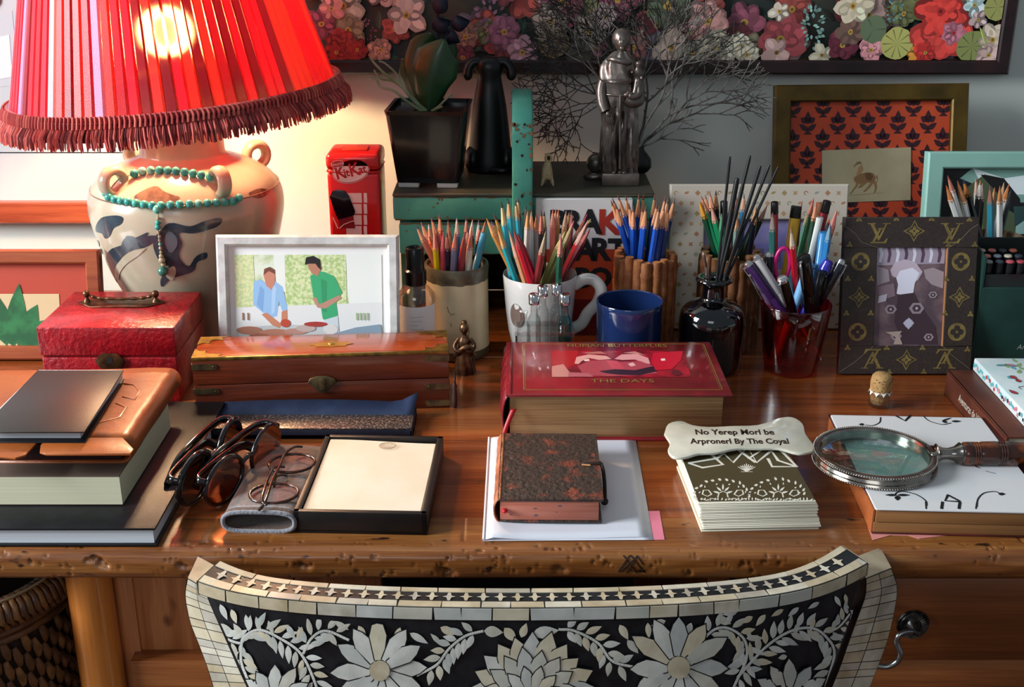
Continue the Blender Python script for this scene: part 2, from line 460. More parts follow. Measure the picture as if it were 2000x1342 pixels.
def jar_patch(pxs, m, off=.0006):
    n_ = len(pxs); q_ = [Vector((*p, 0)) for p in pxs]; sm_ = []
    for i in range(n_):
        a_, b_, c_, d_ = q_[i - 1], q_[i], q_[(i + 1) % n_], q_[(i + 2) % n_]
        for t in (0, .25, .5, .75): v_ = .5 * ((2 * b_) + (c_ - a_) * t * .8 + (2 * a_ - 5 * b_ + 4 * c_ - d_) * t * t * .8 + (3 * b_ - a_ - 3 * c_ + d_) * t ** 3 * .8) if False else b_.lerp(c_, t) + ((b_ - a_).normalized() - (c_ - b_).normalized()) * (t * (1 - t) ** 2) * (c_ - b_).length * .55 + ((c_ - b_).normalized() - (d_ - c_).normalized()) * (t * t * (1 - t)) * (c_ - b_).length * .55; sm_.append(v_[:2])
    pxs = sm_
    bb = bmesh.new(); pts = [jar_px(*p) for p in pxs]
    f = bb.faces.new([bb.verts.new((a, z * 10, 0)) for a, z in pts])
    bmesh.ops.triangulate(bb, faces=[f]); 
    for _ in range(3):
        long = [e for e in bb.edges if e.calc_length() > .08]
        if long: bmesh.ops.subdivide_edges(bb, edges=long, cuts=1); bmesh.ops.triangulate(bb, faces=bb.faces[:])
    for v in bb.verts:
        a, z = v.co.x, v.co.y / 10; r = jar_r(z) + off; v.co = Vector((r * cos(a), r * sin(a), z + off * .3))
    b.bm(bb, m)
# painted birds and leaf sprays on the jar
jar_patch([(188, 452), (196, 428), (212, 422), (240, 425), (238, 436), (222, 446), (214, 462), (206, 466), (200, 457)], m_ink)
jar_patch([(207, 520), (214, 490), (240, 478), (262, 464), (246, 462), (248, 468), (276, 462), (308, 462), (290, 480), (252, 492), (232, 512), (224, 556), (214, 554)], m_ink)
jar_patch([(226, 540), (230, 516), (250, 500), (286, 484), (270, 500), (248, 516), (236, 532), (232, 548)], m_jar, .0009)
jar_patch([(238, 480), (246, 464), (258, 466), (290, 454), (276, 470)], m_ink)
jar_patch([(302, 490), (300, 470), (316, 448), (330, 436), (372, 442), (400, 432), (434, 428), (430, 438), (404, 450), (376, 456), (350, 456), (356, 476), (350, 500), (368, 520), (384, 500), (404, 494), (404, 504), (386, 512), (380, 528), (356, 538), (332, 546), (316, 560), (314, 546), (330, 520), (318, 516)], m_ink)
jar_patch([(322, 470), (330, 452), (344, 462), (346, 480), (334, 494)], mat('5d6a70', .3, coat=.4), .0009)
jar_patch([(322, 534), (340, 520), (344, 530), (336, 548)], m_jar, .0009)
jar_patch([(262, 386), (280, 372), (308, 364), (318, 372), (336, 380), (352, 386), (338, 396), (310, 396), (280, 392)], m_brownink)
jar_patch([(500, 360), (514, 358), (530, 370), (520, 374)], m_brownink)
for px, py in ((190, 470), (196, 486), (194, 500)): jar_patch([(px, py), (px + 3, py + 2), (px + 4, py + 14), (px + 1, py + 10)], m_ink)
b.build('jar', lamp, 50)
# line round the shoulder
b = MB(); zz = .190; b.tube([((jar_r(zz) + .0002) * cos(R(a)), (jar_r(zz) + .0002) * sin(R(a)), zz) for a in range(0, 360, 6)], .0008, m_brownink, 6, closed=True)
b.build('shoulder_line', lamp)
def loop(ang, z, rad=.0135, thick=.0058):
    r = jar_r(z); b = MB()
    c = Vector((r * cos(R(ang)), r * sin(R(ang)), z + .008)); out = Vector((cos(R(ang)) * .6, sin(R(ang)) * .6, .8)).normalized()
    side = Vector((-sin(R(ang)), cos(R(ang)), 0))
    fw = side.cross(out)
    pts = [c + (out * sin(R(a)) + fw * cos(R(a))) * rad for a in range(-60, 300, 18)]
    b.tube(pts, thick, m_jar, 12, closed=True, up=side, flat=1.5)
    b.build('loop_handle', lamp, 60)
loop(-128, .203); loop(-52, .203); loop(38, .205); loop(142, .205)
# pleated shade
def cloth(hx, transl):
    m = bpy.data.materials.new('shade_fabric_' + hx); m.use_nodes = True
    nt = m.node_tree; pb = nt.nodes['Principled BSDF']; pb.inputs['Base Color'].default_value = lin(hx); pb.inputs['Roughness'].default_value = .35
    tb = nt.nodes.new('ShaderNodeBsdfTranslucent'); tb.inputs['Color'].default_value = lin(transl)
    mx = nt.nodes.new('ShaderNodeMixShader'); mx.inputs[0].default_value = .24
    tc = nt.nodes.new('ShaderNodeTexCoord'); n = nt.nodes.new('ShaderNodeTexNoise'); n.inputs['Scale'].default_value = 900
    bp = nt.nodes.new('ShaderNodeBump'); bp.inputs['Strength'].default_value = .25; bp.inputs['Distance'].default_value = .001
    nt.links.new(tc.outputs['Object'], n.inputs['Vector']); nt.links.new(n.outputs['Fac'], bp.inputs['Height']); nt.links.new(bp.outputs['Normal'], pb.inputs['Normal'])
    nt.links.new(pb.outputs[0], mx.inputs[1]); nt.links.new(tb.outputs[0], mx.inputs[2])
    tp_ = nt.nodes.new('ShaderNodeBsdfRefraction'); tp_.inputs['Color'].default_value = (1, .45, .25, 1); tp_.inputs['Roughness'].default_value = .5; tp_.inputs['IOR'].default_value = 1.12; m2 = nt.nodes.new('ShaderNodeMixShader'); m2.inputs[0].default_value = .045
    nt.links.new(mx.outputs[0], m2.inputs[1]); nt.links.new(tp_.outputs[0], m2.inputs[2])
    nt.links.new(m2.outputs[0], nt.nodes['Material Output'].inputs['Surface']); return m
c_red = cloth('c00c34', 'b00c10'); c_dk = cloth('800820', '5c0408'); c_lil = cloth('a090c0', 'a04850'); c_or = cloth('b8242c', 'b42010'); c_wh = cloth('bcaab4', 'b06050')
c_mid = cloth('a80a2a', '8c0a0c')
rs = random.Random(11)
b = MB(); NP = 92; z0, z1 = .300, .53; r0, r1 = .186, .122
TILT = Matrix.Translation((0, 0, .3)) @ Matrix.Rotation(R(-4), 4, 'Y') @ Matrix.Translation((0, 0, -.3)); b.M = TILT
# measured stripe order round the visible half, then random
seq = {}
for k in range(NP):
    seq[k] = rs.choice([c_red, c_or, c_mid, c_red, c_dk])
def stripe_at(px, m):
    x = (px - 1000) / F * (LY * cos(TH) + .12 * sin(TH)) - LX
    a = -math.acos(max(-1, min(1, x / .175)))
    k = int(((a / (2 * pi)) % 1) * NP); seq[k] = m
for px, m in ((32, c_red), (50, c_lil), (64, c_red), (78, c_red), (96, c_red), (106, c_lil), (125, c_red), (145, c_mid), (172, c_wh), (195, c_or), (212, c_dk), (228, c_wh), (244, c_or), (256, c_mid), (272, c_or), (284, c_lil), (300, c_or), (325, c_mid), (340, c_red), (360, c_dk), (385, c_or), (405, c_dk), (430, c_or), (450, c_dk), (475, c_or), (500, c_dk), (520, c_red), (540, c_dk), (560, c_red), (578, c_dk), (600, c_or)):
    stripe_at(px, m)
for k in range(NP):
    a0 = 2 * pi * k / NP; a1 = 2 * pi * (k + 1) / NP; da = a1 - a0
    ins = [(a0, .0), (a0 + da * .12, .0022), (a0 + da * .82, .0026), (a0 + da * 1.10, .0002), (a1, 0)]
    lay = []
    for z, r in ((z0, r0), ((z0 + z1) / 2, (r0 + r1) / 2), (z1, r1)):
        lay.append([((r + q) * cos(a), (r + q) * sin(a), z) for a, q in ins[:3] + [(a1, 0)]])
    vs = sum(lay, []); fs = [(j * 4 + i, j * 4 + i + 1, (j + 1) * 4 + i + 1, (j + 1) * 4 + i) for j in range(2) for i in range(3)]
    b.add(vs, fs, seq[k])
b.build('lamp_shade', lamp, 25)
m_fr = mat('a02426', .75, hx2='c04438', ns=80, lo=.35, hi=.7, sheen=.3)
m_fr2 = mat('c8584a', .7, sheen=.3); m_fr3 = mat('6e1014', .8, sheen=.3)
b = MB(TILT)
b.tube([((r0 + .0035) * cos(R(a)), (r0 + .0035) * sin(R(a)), z0 + .0035) for a in range(0, 360, 4)], .0042, m_fr, 8, closed=True)
for k in range(230):
    a = 2 * pi * k / 230
    b.tube([((r0 + q) * cos(a + da), (r0 + q) * sin(a + da), z) for q, z, da in ((.0065, z0 + .008, -.002), (.0095, z0 + .003, .004), (.0105, z0 - .004, -.002))], .0016, rs.choice([m_fr, m_fr2, m_fr]), 5)
b.build('shade_trim', lamp)
b = MB(TILT)
b.lathe([(r0 + .002, z0 + .002), (r0 + .006, z0 - .002), (r0 + .0125, z0 - .018)], m_fr3, 90, cap=False)
for k in range(1300):
    a = 2 * pi * k / 1300 + rs.uniform(-.004, .004); q = rs.uniform(-.002, .003); L = rs.uniform(.022, .0275); tw = rs.uniform(-.018, .018)
    b.tube([((r0 + .006 + q * .4) * cos(a), (r0 + .006 + q * .4) * sin(a), z0 - .001), ((r0 + .0145 + q) * cos(a + tw * .6), (r0 + .0145 + q) * sin(a + tw * .6), z0 - L * .55), ((r0 + .016 + q) * cos(a + tw), (r0 + .016 + q) * sin(a + tw), z0 - L)], [.0011, .0013, .0008], rs.choice([m_fr, m_fr, m_fr2, m_fr3]), 4)
b.build('fringe', lamp, 60, kind='stuff')
b = MB()
b.lathe([(0, .264), (.013, .264), (.013, .30), (.016, .305), (.016, .335), (0, .335)], m_brass, 20)
for a in (0, 120, 240):
    b.tube([(.014 * cos(R(a)), .014 * sin(R(a)), .33), (r0 * cos(R(a)) * .985, r0 * sin(R(a)) * .985, z0 + .006)], .0012, m_brass, 6)
b.build('lamp_holder', lamp)
m_bulb = bpy.data.materials.new('lit_bulb'); m_bulb.use_nodes = True
e = m_bulb.node_tree.nodes['Principled BSDF'].inputs; e['Emission Color'].default_value = (1, .8, .5, 1); e['Emission Strength'].default_value = 50
b = MB(); b.ball((-.005, -.0, .368), (.017, .017, .021), m_bulb, 16, 10); bu = b.build('bulb', lamp)
pl = bpy.data.lights.new('bulb_light', 'POINT'); pl.energy = 23; pl.color = (1, .63, .34); pl.shadow_soft_size = .025
po = bpy.data.objects.new('bulb_light', pl); C.objects.link(po); po.location = (LX - .005, LY, D + .368)
bu.visible_shadow = True
# turquoise bead string draped round the front loops
m_turq = mat('3fae9c', .35, hx2='2a8f8c', ns=120, lo=.4, hi=.6, coat=.3); m_turq2 = mat('8fcab4', .35, hx2='4fb09c', ns=160, coat=.3)
m_amb = mat('a89878', .4); m_green = mat('2f6e5c', .2, coat=.6)
neck = thing('bead_necklace', 'string of turquoise beads draped over the jar of the red-shaded lamp', 'necklace', (LX, LY, D + .19))
def jar_pt(px, py, off):
    a, z = jar_px(px, py); r = jar_r(z) + off; return Vector((r * cos(a), r * sin(a), z - .19 + off * .6))
def bead_run(pix, r, step):
    path = bez([jar_pt(px, py, r) for px, py in pix], 30); out = [path[0]]; acc = 0
    for p, q in zip(path, path[1:]):
        acc += (q - p).length
        if acc >= step: out.append(q); acc = 0
    return out
beads = bead_run([(214, 380), (222, 390), (260, 398), (305, 404), (350, 402), (400, 400), (450, 396), (464, 388), (463, 376)], .0047, .0097) + \
        bead_run([(268, 342), (285, 337), (310, 335), (340, 336), (370, 339), (395, 344), (418, 350)], .0047, .0097)
for i, p in enumerate(beads):
    q = MB(); q.ball(p, .0049, rs.choice([m_turq, m_turq, m_turq2]), 12, 8); q.build('bead', neck, 80)
b = MB(); cord = [jar_pt(214, 380, .004), jar_pt(222, 372, .004), jar_pt(240, 352, .004), jar_pt(268, 342, .004)]
b.tube(bez(cord, 6), .0007, m_amb, 5)
drop = [jar_pt(px, py, .003) for px, py in ((309, 406), (311, 418), (309, 436), (311, 456), (314, 480), (319, 510), (322, 530))]
b.build('cord', neck); b = MB(); b.tube(bez(drop, 6), .0007, m_amb, 5); b.build('drop_cord', neck)
for (px, py, r, m) in ((310, 412, .005, m_turq2), (310, 428, .0022, m_amb), (310, 437, .003, m_turq), (310, 446, .0034, m_turq), (311, 455, .0018, m_amb), (313, 463, .002, m_amb), (313, 470, .0018, m_amb), (314, 478, .002, m_turq2), (315, 486, .0022, m_amb), (316, 494, .002, m_amb), (317, 502, .003, m_amb), (319, 510, .004, m_amb), (321, 518, .003, m_amb), (322, 533, .006, m_green)):
    q = MB(); q.ball(jar_pt(px, py, r), r, m, 12, 8); q.build('bead', neck, 80)
# ---------------- pictures and frames ----------------
def frame_ring(b, W, H, w, t, m, bev=.001, inner=None, back=True):
    # mitred frame, local x right, y up, z to the viewer
    for (xa, ya, xb, yb) in ((0, 0, W, 0), (W, 0, W, H), (W, H, 0, H), (0, H, 0, 0)):
        dx, dy = (xb - xa), (yb - ya); L = math.hypot(dx, dy); ux, uy = dx / L, dy / L; nx, ny = -uy, ux
        o1 = (xa, ya); o2 = (xb, yb); i1 = (xa + ux * w + nx * w, ya + uy * w + ny * w); i2 = (xb - ux * w + nx * w, yb - uy * w + ny * w)
        vs = []
        for (p, z) in ((o1, 0), (o2, 0), (i2, 0), (i1, 0)): vs.append((p[0], p[1], z))
        e = bev
        def mix(p, q, k): return (p[0] + (q[0] - p[0]) * k, p[1] + (q[1] - p[1]) * k)
        k = e / w
        for p in (o1, o2, i2, i1): vs.append((p[0], p[1], t - e))
        for p, q in ((o1, i1), (o2, i2), (i2, o2), (i1, o1)):
            r = mix(p, q, k); vs.append((r[0], r[1], t))
        fs = [(3, 2, 1, 0), (0, 1, 5, 4), (4, 5, 9, 8), (8, 9, 10, 11), (11, 10, 6, 7), (7, 6, 2, 3), (0, 4, 8, 11, 7, 3), (1, 2, 6, 10, 9, 5)]
        b.add(vs, fs, m)
def lean(px, py, W, H, Ybot, Ytop, hz=None):
    pass
def standing(name, label, cat, xl, Yb, W, H, tilt, roll=0, rz=0, z=D, group=None):
    """Empty at the frame's lower left corner; children are modelled x right, y up, z to the viewer."""
    o = thing(name, label, cat, (xl, Yb, z), group=group)
    # base orientation: stand up and lean back by tilt degrees
    m = Matrix.Rotation(R(rz), 4, 'Z') @ UP.to_4x4() @ Matrix.Rotation(R(-tilt), 4, 'X') @ Matrix.Rotation(R(roll), 4, 'Z')
    o.rotation_euler = m.to_euler(); return o
def blob(rs, cx, cy, r, n=12, j=.2, sy=1):
    return [(cx + r * (1 + rs.uniform(-j, j)) * cos(2 * pi * i / n), cy + sy * r * (1 + rs.uniform(-j, j)) * sin(2 * pi * i / n)) for i in range(n)]

# ---- big floral picture on the wall ----
tlx = P(655, 130, WY - .02).x; brx = P(1965, 146, WY - .02).x + .002; zb = P(1300, 145, WY - .02).z
pic = thing('floral_picture', 'wide dark-framed painting of crowded flowers hanging on the wall', 'picture', ((tlx + brx) / 2, WY, zb))
mid = (tlx + brx) / 2
Wp = brx - tlx + .10; Lx = tlx - .10 - mid
m_mahog = mat('1e0a0a', .3, hx2='2e1210', ns=20, coat=.4)
b = MB(Matrix.Translation((Lx, -.004, 0)) @ UP)
frame_ring(b, Wp, .42, .0195, .022, m_mahog, .003); b.build('picture_frame', pic)
b = MB(Matrix.Translation((Lx, -.0205, 0)) @ UP); 
m_gilt = mat('7c6440', .4, .4)
frame2 = MB(Matrix.Translation((Lx + .0185, -.006, .0185)) @ UP); frame_ring(frame2, Wp - .037, .42 - .037, .0016, .008, m_gilt, .0003); frame2.build('gilt_slip', pic)
rs = random.Random(5)
m_canvas = mat('26302c', .6, hx2='3e3a30', ns=18)
CY = WY - .008
b = MB(Matrix.Translation((-mid, -WY, -zb)))
def wall_local(px, py): q = P(px, py, CY); return q.x, q.z
b.add([(tlx - .09, CY, zb + .01), (brx - .01, CY, zb + .01), (brx - .01, CY, zb + .41), (tlx - .09, CY, zb + .41)], [(0, 1, 2, 3)], m_canvas)
x_lo, x_hi, z_lo, z_hi = tlx - .08, brx - .0205, zb + .0195, zb + .40
lay = [0]
def put(pts, m):
    lay[0] += 1; y = CY - .0002 - lay[0] * .0000022
    q = [(min(x_hi, max(x_lo, x)), y, min(z_hi, max(z_lo, z))) for x, z in pts]
    # drop shapes fully squashed on the border
    if max(p[0] for p in q) - min(p[0] for p in q) < 1e-5 or max(p[2] for p in q) - min(p[2] for p in q) < 1e-5: return
    b.add(q, [list(range(len(q)))], m)
_pc = {}
def pc_(hx):
    if hx not in _pc: _pc[hx] = mat(hx, .55)
    return _pc[hx]
def shade_hex(hx, k):
    c = [int(hx[i:i + 2], 16) for i in (0, 2, 4)]; return ''.join('%02x' % max(0, min(255, int(v * k))) for v in c)
def flower(cx, cz, r, hx, rings=3, pet=7, heart='c8a048', lobes=2):
    for q in range(rings):
        rr = r * (1 - q * .27); n = pet - q
        off = rs.uniform(0, 360)
        for i in range(n):
            a = off + 360 * i / n + rs.uniform(-10, 10)
            L = rr * rs.uniform(.85, 1.1)
            px, pz = cx + L * .5 * cos(R(a)), cz + L * .5 * sin(R(a))
            put(tr2(blob(rs, 0, 0, L * .5, 12, .1, .8), px, pz, 1, a), pc_(shade_hex(hx, rs.uniform(.62, 1.15) * (1 + .06 * q))))
            put(tr2(blob(rs, 0, 0, L * .30, 9, .12, .62), px + L * .12 * cos(R(a)), pz + L * .12 * sin(R(a)), 1, a), pc_(shade_hex(hx, rs.uniform(.95, 1.3))))
    put(blob(rs, cx, cz, r * .17, 9), pc_(heart)); put(blob(rs, cx, cz, r * .08, 7), pc_(shade_hex(heart, .6)))
def leaf_(cx, cz, L, W, a, hx):
    put(leaf2(cx, cz, L, W, a), pc_(hx)); put(leaf2(cx, cz, L * .95, W * .3, a - 6), pc_(shade_hex(hx, 1.35)))
def spray(cx, cz, r, hx, n=22):
    for i in range(n):
        a = rs.uniform(0, 360); d = r * math.sqrt(rs.uniform(0, 1))
        put(leaf2(cx + d * cos(R(a)) * .55, cz + d * sin(R(a)), r * .22, r * .13, a, 4), pc_(shade_hex(hx, rs.uniform(.7, 1.25))))
for i in range(230):
    x = rs.uniform(x_lo, x_hi); z = rs.uniform(z_lo - .01, z_hi); leaf_(x, z, rs.uniform(.02, .045), rs.uniform(.01, .022), rs.uniform(0, 360), rs.choice(['2c4438', '405040', '1e3034', '4c4c30', '5c5a40', '2a2c22', '3c5c58']))
for i in range(230):
    x = rs.uniform(x_lo, x_hi); z = rs.uniform(z_lo + .01, z_hi)
    flower(x, z, rs.uniform(.018, .036), rs.choice(['7c4044', '986460', '5e2a30', 'a88880', '8c8468', '8c4c5c', '6c6470', 'a04c44', 'a89c88', '5c6850', '74784c']), 2, 6)
def fl(px, py, rpx, hx, **k):
    x, z = wall_local(px, py); flower(x, z, rpx / 2350 * 1.63, hx, **k)
def sp(px, py, rpx, hx, n=22):
    x, z = wall_local(px, py); spray(x, z, rpx / 2350 * 1.63, hx, n)
def disk(px, py, rpx, hx, ribs=9):
    x, z = wall_local(px, py); r = rpx / 2350 * 1.63
    put(blob(rs, x, z, r, 20, .06), pc_(hx))
    for i in range(ribs):
        a = 360 * i / ribs; put([(x, z), (x + r * .9 * cos(R(a)), z + r * .9 * sin(R(a))), (x + r * .9 * cos(R(a + 5)), z + r * .9 * sin(R(a + 5)))], pc_(shade_hex(hx, .6)))
fl(670, 85, 34, 'a03838', rings=3); fl(650, 15, 26, 'c88880', rings=1, pet=5); sp(722, 60, 24, '8a5a70'); fl(660, 100, 24, '8c2c2c', rings=2)
fl(700, 95, 22, '8c2c2c'); fl(745, 95, 26, 'b08878'); fl(795, 28, 42, 'c8b0a4', rings=2, pet=5); fl(910, 70, 30, '907060'); sp(960, 40, 50, '7a5c74', 46)
fl(905, 110, 28, '6a3a48'); fl(985, 60, 36, '8a5a72'); fl(1020, 100, 34, 'b090a0', rings=2); fl(1075, 40, 36, '94887c'); disk(1080, 80, 30, '84785c')
fl(1150, 60, 34, '9a8c80'); fl(1180, 30, 30, 'a89490'); disk(1130, 100, 26, '5a6050'); fl(1235, 90, 30, '8c5c58'); fl(1310, 90, 40, 'c0a898', rings=2); fl(1380, 40, 44, 'c08c84')
fl(1410, 112, 26, 'c8bca8'); fl(1350, 100, 30, '9a9484'); fl(1395, 90, 34, 'b0a890', rings=3, pet=9); fl(1440, 88, 28, 'e4dcc0', rings=3, pet=10); fl(1455, 104, 26, 'd8ccb0', rings=2, pet=9)
fl(1520, 75, 50, 'a84c50', rings=3, heart='a88838'); fl(1512, 100, 30, 'cfa8a0', rings=1, pet=5, heart='8c7030'); fl(1518, 20, 22, 'd8c4b0', rings=1, pet=5); sp(1580, 50, 40, '8cb4a8', 46)
fl(1600, 105, 26, 'ece0c0', rings=1, pet=4, heart='b88838'); fl(1640, 85, 34, '6e2c3c', rings=2); fl(1655, 60, 30, '7a5c50', rings=1); fl(1660, 10, 40, 'e0cfb0', rings=2, pet=6); fl(1695, 95, 26, 'd08c90', rings=3)
disk(1700, 55, 26, '6c7c5c', 3); disk(1745, 82, 31, 'c4c06c', 10); sp(1742, 18, 24, '6c9c9c', 30); fl(1785, 105, 22, 'd89038', rings=1)
fl(1835, 60, 62, 'e04840', rings=3, pet=8, heart='b02828'); fl(1830, 20, 50, 'd84038', rings=3, pet=7, heart='c03030'); fl(1855, 62, 26, 'b87080', rings=2, heart='c04048'); fl(1800, 100, 22, 'c83430', rings=2)
fl(1895, 8, 24, 'c0d8d4', rings=1, pet=5); fl(1902, 36, 20, 'd8b8b4', rings=1, pet=5); disk(1890, 88, 30, '909858', 8); disk(1940, 12, 26, 'a8a860', 6); fl(1930, 75, 34, 'd8c4ac', rings=2, pet=6); fl(1922, 105, 28, 'c8a8a0', rings=2, pet=6)
leaf_(*wall_local(1905, 50), .03, .004, -60, 'a8b060')
b.build('painting', pic, 0)

# ---- pale picture at far left on the wall ----
q = P(0, 433, WY - .01)
xr = P(400, 433, WY - .01).x
lp = thing('pale_drawing', 'large pale drawing in a reddish wooden frame behind the lamp', 'picture', (xr - .2, WY, q.z))
m_cherry = wood('reddish_frame', '7a2c14', 'a84c2c', 'c0643c', 'x', 2, .35, .3, .2)
b = MB(Matrix.Translation((-.5, -.003, 0)) @ UP); frame_ring(b, .7, .62, .031, .02, m_cherry, .002); b.build('picture_frame', lp)
b = MB(Matrix.Translation((-.5, -.008, 0)) @ UP)
b.rect(.03, .67, .03, .59, mat('c6c6c6', .5), 0)
zl = P(0, 298, WY - .008).z - q.z
b.rect(.03, .67, zl - .0007, zl + .0007, m_black, .0004)
x0_ = lambda px: P(px, 100, WY - .01).x - (xr - .2) + .5
z0_ = lambda py: P(0, py, WY - .01).z - q.z
mg = mat('c6c6c8', .5); ml = mat('6c6c6c', .5)
b.flat([(x0_(-60), z0_(60)), (x0_(30), z0_(25)), (x0_(34), z0_(20)), (x0_(30), z0_(110)), (x0_(10), z0_(168)), (x0_(-60), z0_(175))], mg, .0003)
b.flat([(x0_(-60), z0_(85)), (x0_(22), z0_(68)), (x0_(16), z0_(150)), (x0_(-60), z0_(165))], mat('dfe0e2', .5), .0006)
b.tube([(x0_(-10), z0_(14), .001), (x0_(4), z0_(15), .001), (x0_(12), z0_(5), .001), (x0_(16), z0_(-12), .001)], .0014, ml, 5)
b.build('drawing', lp, 0)

# ---- framed plant print at far left, behind the red box ----
fp = standing('plant_print', 'brown-framed print of green leaves on a red mount', 'picture', -.75, 1.342, .27, .14, 0)
# frame right edge and height from the photo
Yf = 1.352
xr = P(190, 500, Yf).x; ht = P(100, 479, 1.375).z - D
W = xr + .75
fp.rotation_euler = (Matrix.Rotation(R(0), 4, 'Z') @ UP @ Matrix.Rotation(R(-12), 4, 'X')).to_euler()
b = MB(); frame_ring(b, W, ht, .0165, .013, wood('print_frame', '7c3418', '9c4c28', 'b0643c', 'x', 2, .4, .3, .2), .002); b.build('picture_frame', fp)
b = MB(); b.rect(.016, W - .016, .016, ht - .016, mat('b8452f', .55), .004)
b.rect(.02, W - .052, .0, ht - .053, mat('d8bf92', .6), .0045)
gy = mat('2f7a44', .6, hx2='1f5c34', ns=60)
for (x, y, L, wd, a) in ((-.01, 0, .105, .03, 82), (-.012, 0, .10, .03, 112), (-.005, 0, .078, .034, 62), (.0, 0, .07, .03, 40), (.01, .0, .052, .026, 20), (-.03, 0, .09, .03, 130), (-.02, 0, .09, .03, 98), (-.04, 0, .11, .04, 90), (-.07, 0, .10, .04, 100), (-.06, 0, .09, .04, 70)):
    b.flat(leaf2(W - .10 + x * .9, .016 + y, L * .72, wd * .8, a), gy, .0048 + abs(a) * 1e-6)
b.build('print', fp, 0)

# ---- white silvery photo frame ----
Yb = 1.276
ph = standing('photo_frame', 'white metal frame with a photo of two men preparing food', 'picture frame', P(430, 655, 1.285).x, Yb, 0, 0, 13)
W = P(776, 655, 1.285).x - P(430, 655, 1.285).x + .003; H = .166
m_silw = mat('e6e2dc', .3, .25, hx2='cfcac4', ns=60, bump=.1, bs=200)
b = MB(); frame_ring(b, W, H, .0125, .011, m_silw, .0025); b.build('frame', ph)
b = MB(); b.rect(.012, W - .012, .012, H - .012, mat('f7f4f0', .6), .004)
px0, px1, py0, py1 = .019, W - .0195, .012, H - .0225
b.rect(px0, px1, py0, py1, mat('e9efd8', .5, hx2='a9bf68', ns=70, lo=.45, hi=.75), .0043)
def u(px): return px0 + (px - 462) / (752 - 462) * (px1 - px0)
def v(py): return py1 - (py - 489) / (655 - 489) * .0985
Z = [.0045]
def pp(pts, hx, hx2=None):
    Z[0] += .00003; b.flat([(u(x), v(y)) for x, y in pts], mat(hx, .5, hx2=hx2, ns=300) if hx2 else pc_(hx), Z[0])
pp([(463, 489), (500, 489), (502, 586), (462, 592)], 'c8d89a', 'e8e8b0'); pp([(600, 489), (682, 489), (682, 588), (560, 588), (560, 489)], 'b4cc80', 'e4ecb8')
pp([(682, 489), (752, 489), (752, 655), (690, 655)], 'f4f6ee'); pp([(540, 489), (562, 489), (562, 560), (545, 560)], 'f2f4ea')
pp([(462, 590), (752, 580), (752, 650), (462, 650)], 'eceae6'); pp([(462, 630), (560, 622), (650, 628), (652, 652), (462, 652)], 'c9ccca')
# man in the pale blue shirt
pp([(500, 540), (512, 536), (526, 545), (540, 538), (556, 550), (565, 592), (556, 602), (548, 578), (544, 606), (528, 612), (516, 600), (497, 584), (498, 556)], '9cc4ea')
pp([(512, 548), (520, 556), (516, 598), (504, 584)], '84aedc'); pp([(536, 545), (544, 552), (540, 600), (532, 604)], 'b4d4f2')
pp([(513, 603), (524, 600), (552, 622), (548, 630), (534, 624)], 'd08868'); pp([(553, 598), (564, 594), (564, 620), (552, 618)], 'd08868')
pp([(519, 527), (523, 518), (534, 516), (542, 524), (541, 542), (534, 556), (524, 548)], 'd08a70'); pp([(519, 528), (521, 516), (532, 512), (542, 518), (542, 526), (530, 520)], '7a4a38')
# man in the green polo shirt
pp([(611, 530), (626, 520), (640, 522), (658, 530), (674, 562), (660, 572), (664, 604), (652, 620), (634, 612), (630, 585), (618, 580)], '3fae74')
pp([(632, 534), (644, 540), (642, 600), (634, 596)], '359a66'); pp([(614, 572), (622, 570), (628, 584), (668, 566), (672, 572), (640, 592), (624, 590)], 'c4907a')
pp([(636, 614), (664, 606), (666, 640), (634, 636)], 'd4dce0')
pp([(606, 505), (614, 498), (628, 500), (634, 514), (626, 530), (614, 524), (608, 514)], 'c08468'); pp([(601, 508), (604, 494), (618, 491), (631, 498), (633, 518), (628, 514), (622, 506), (610, 506)], '241c1c')
for (x, y, w_, h_, c) in ((488, 634, 26, 8, 'b07860'), (540, 640, 34, 9, 'c08068'), (580, 636, 24, 6, 'c49080'), (560, 620, 10, 8, 'c84c34'), (600, 630, 20, 7, 'c8b0a8'), (620, 622, 24, 5, 'b03c34'), (508, 646, 22, 6, 'a86850'), (650, 632, 14, 10, 'e4dcd8')):
    pp([(x + w_ * cos(R(a)), y + h_ * sin(R(a))) for a in range(0, 360, 30)], c)
for x in (475, 485, 700, 707, 714, 721): pp([(x, 600), (x + 3, 600), (x + 3, 614), (x, 614)], '9c6c50' if x < 500 else 'a8c090')
pp([(655, 640), (700, 628), (748, 622), (752, 650), (655, 652)], '8ca0b0'); pp([(668, 652), (720, 640), (740, 652)], '5c8490')
b.build('photograph', ph, 0)
b = MB(); b.box(W / 2 - .03, W / 2 + .03, .002, .11, -.004, 0, m_black); b.box(.004, W - .004, .004, H - .004, -.002, .003, m_black)
b.build('backing', ph)

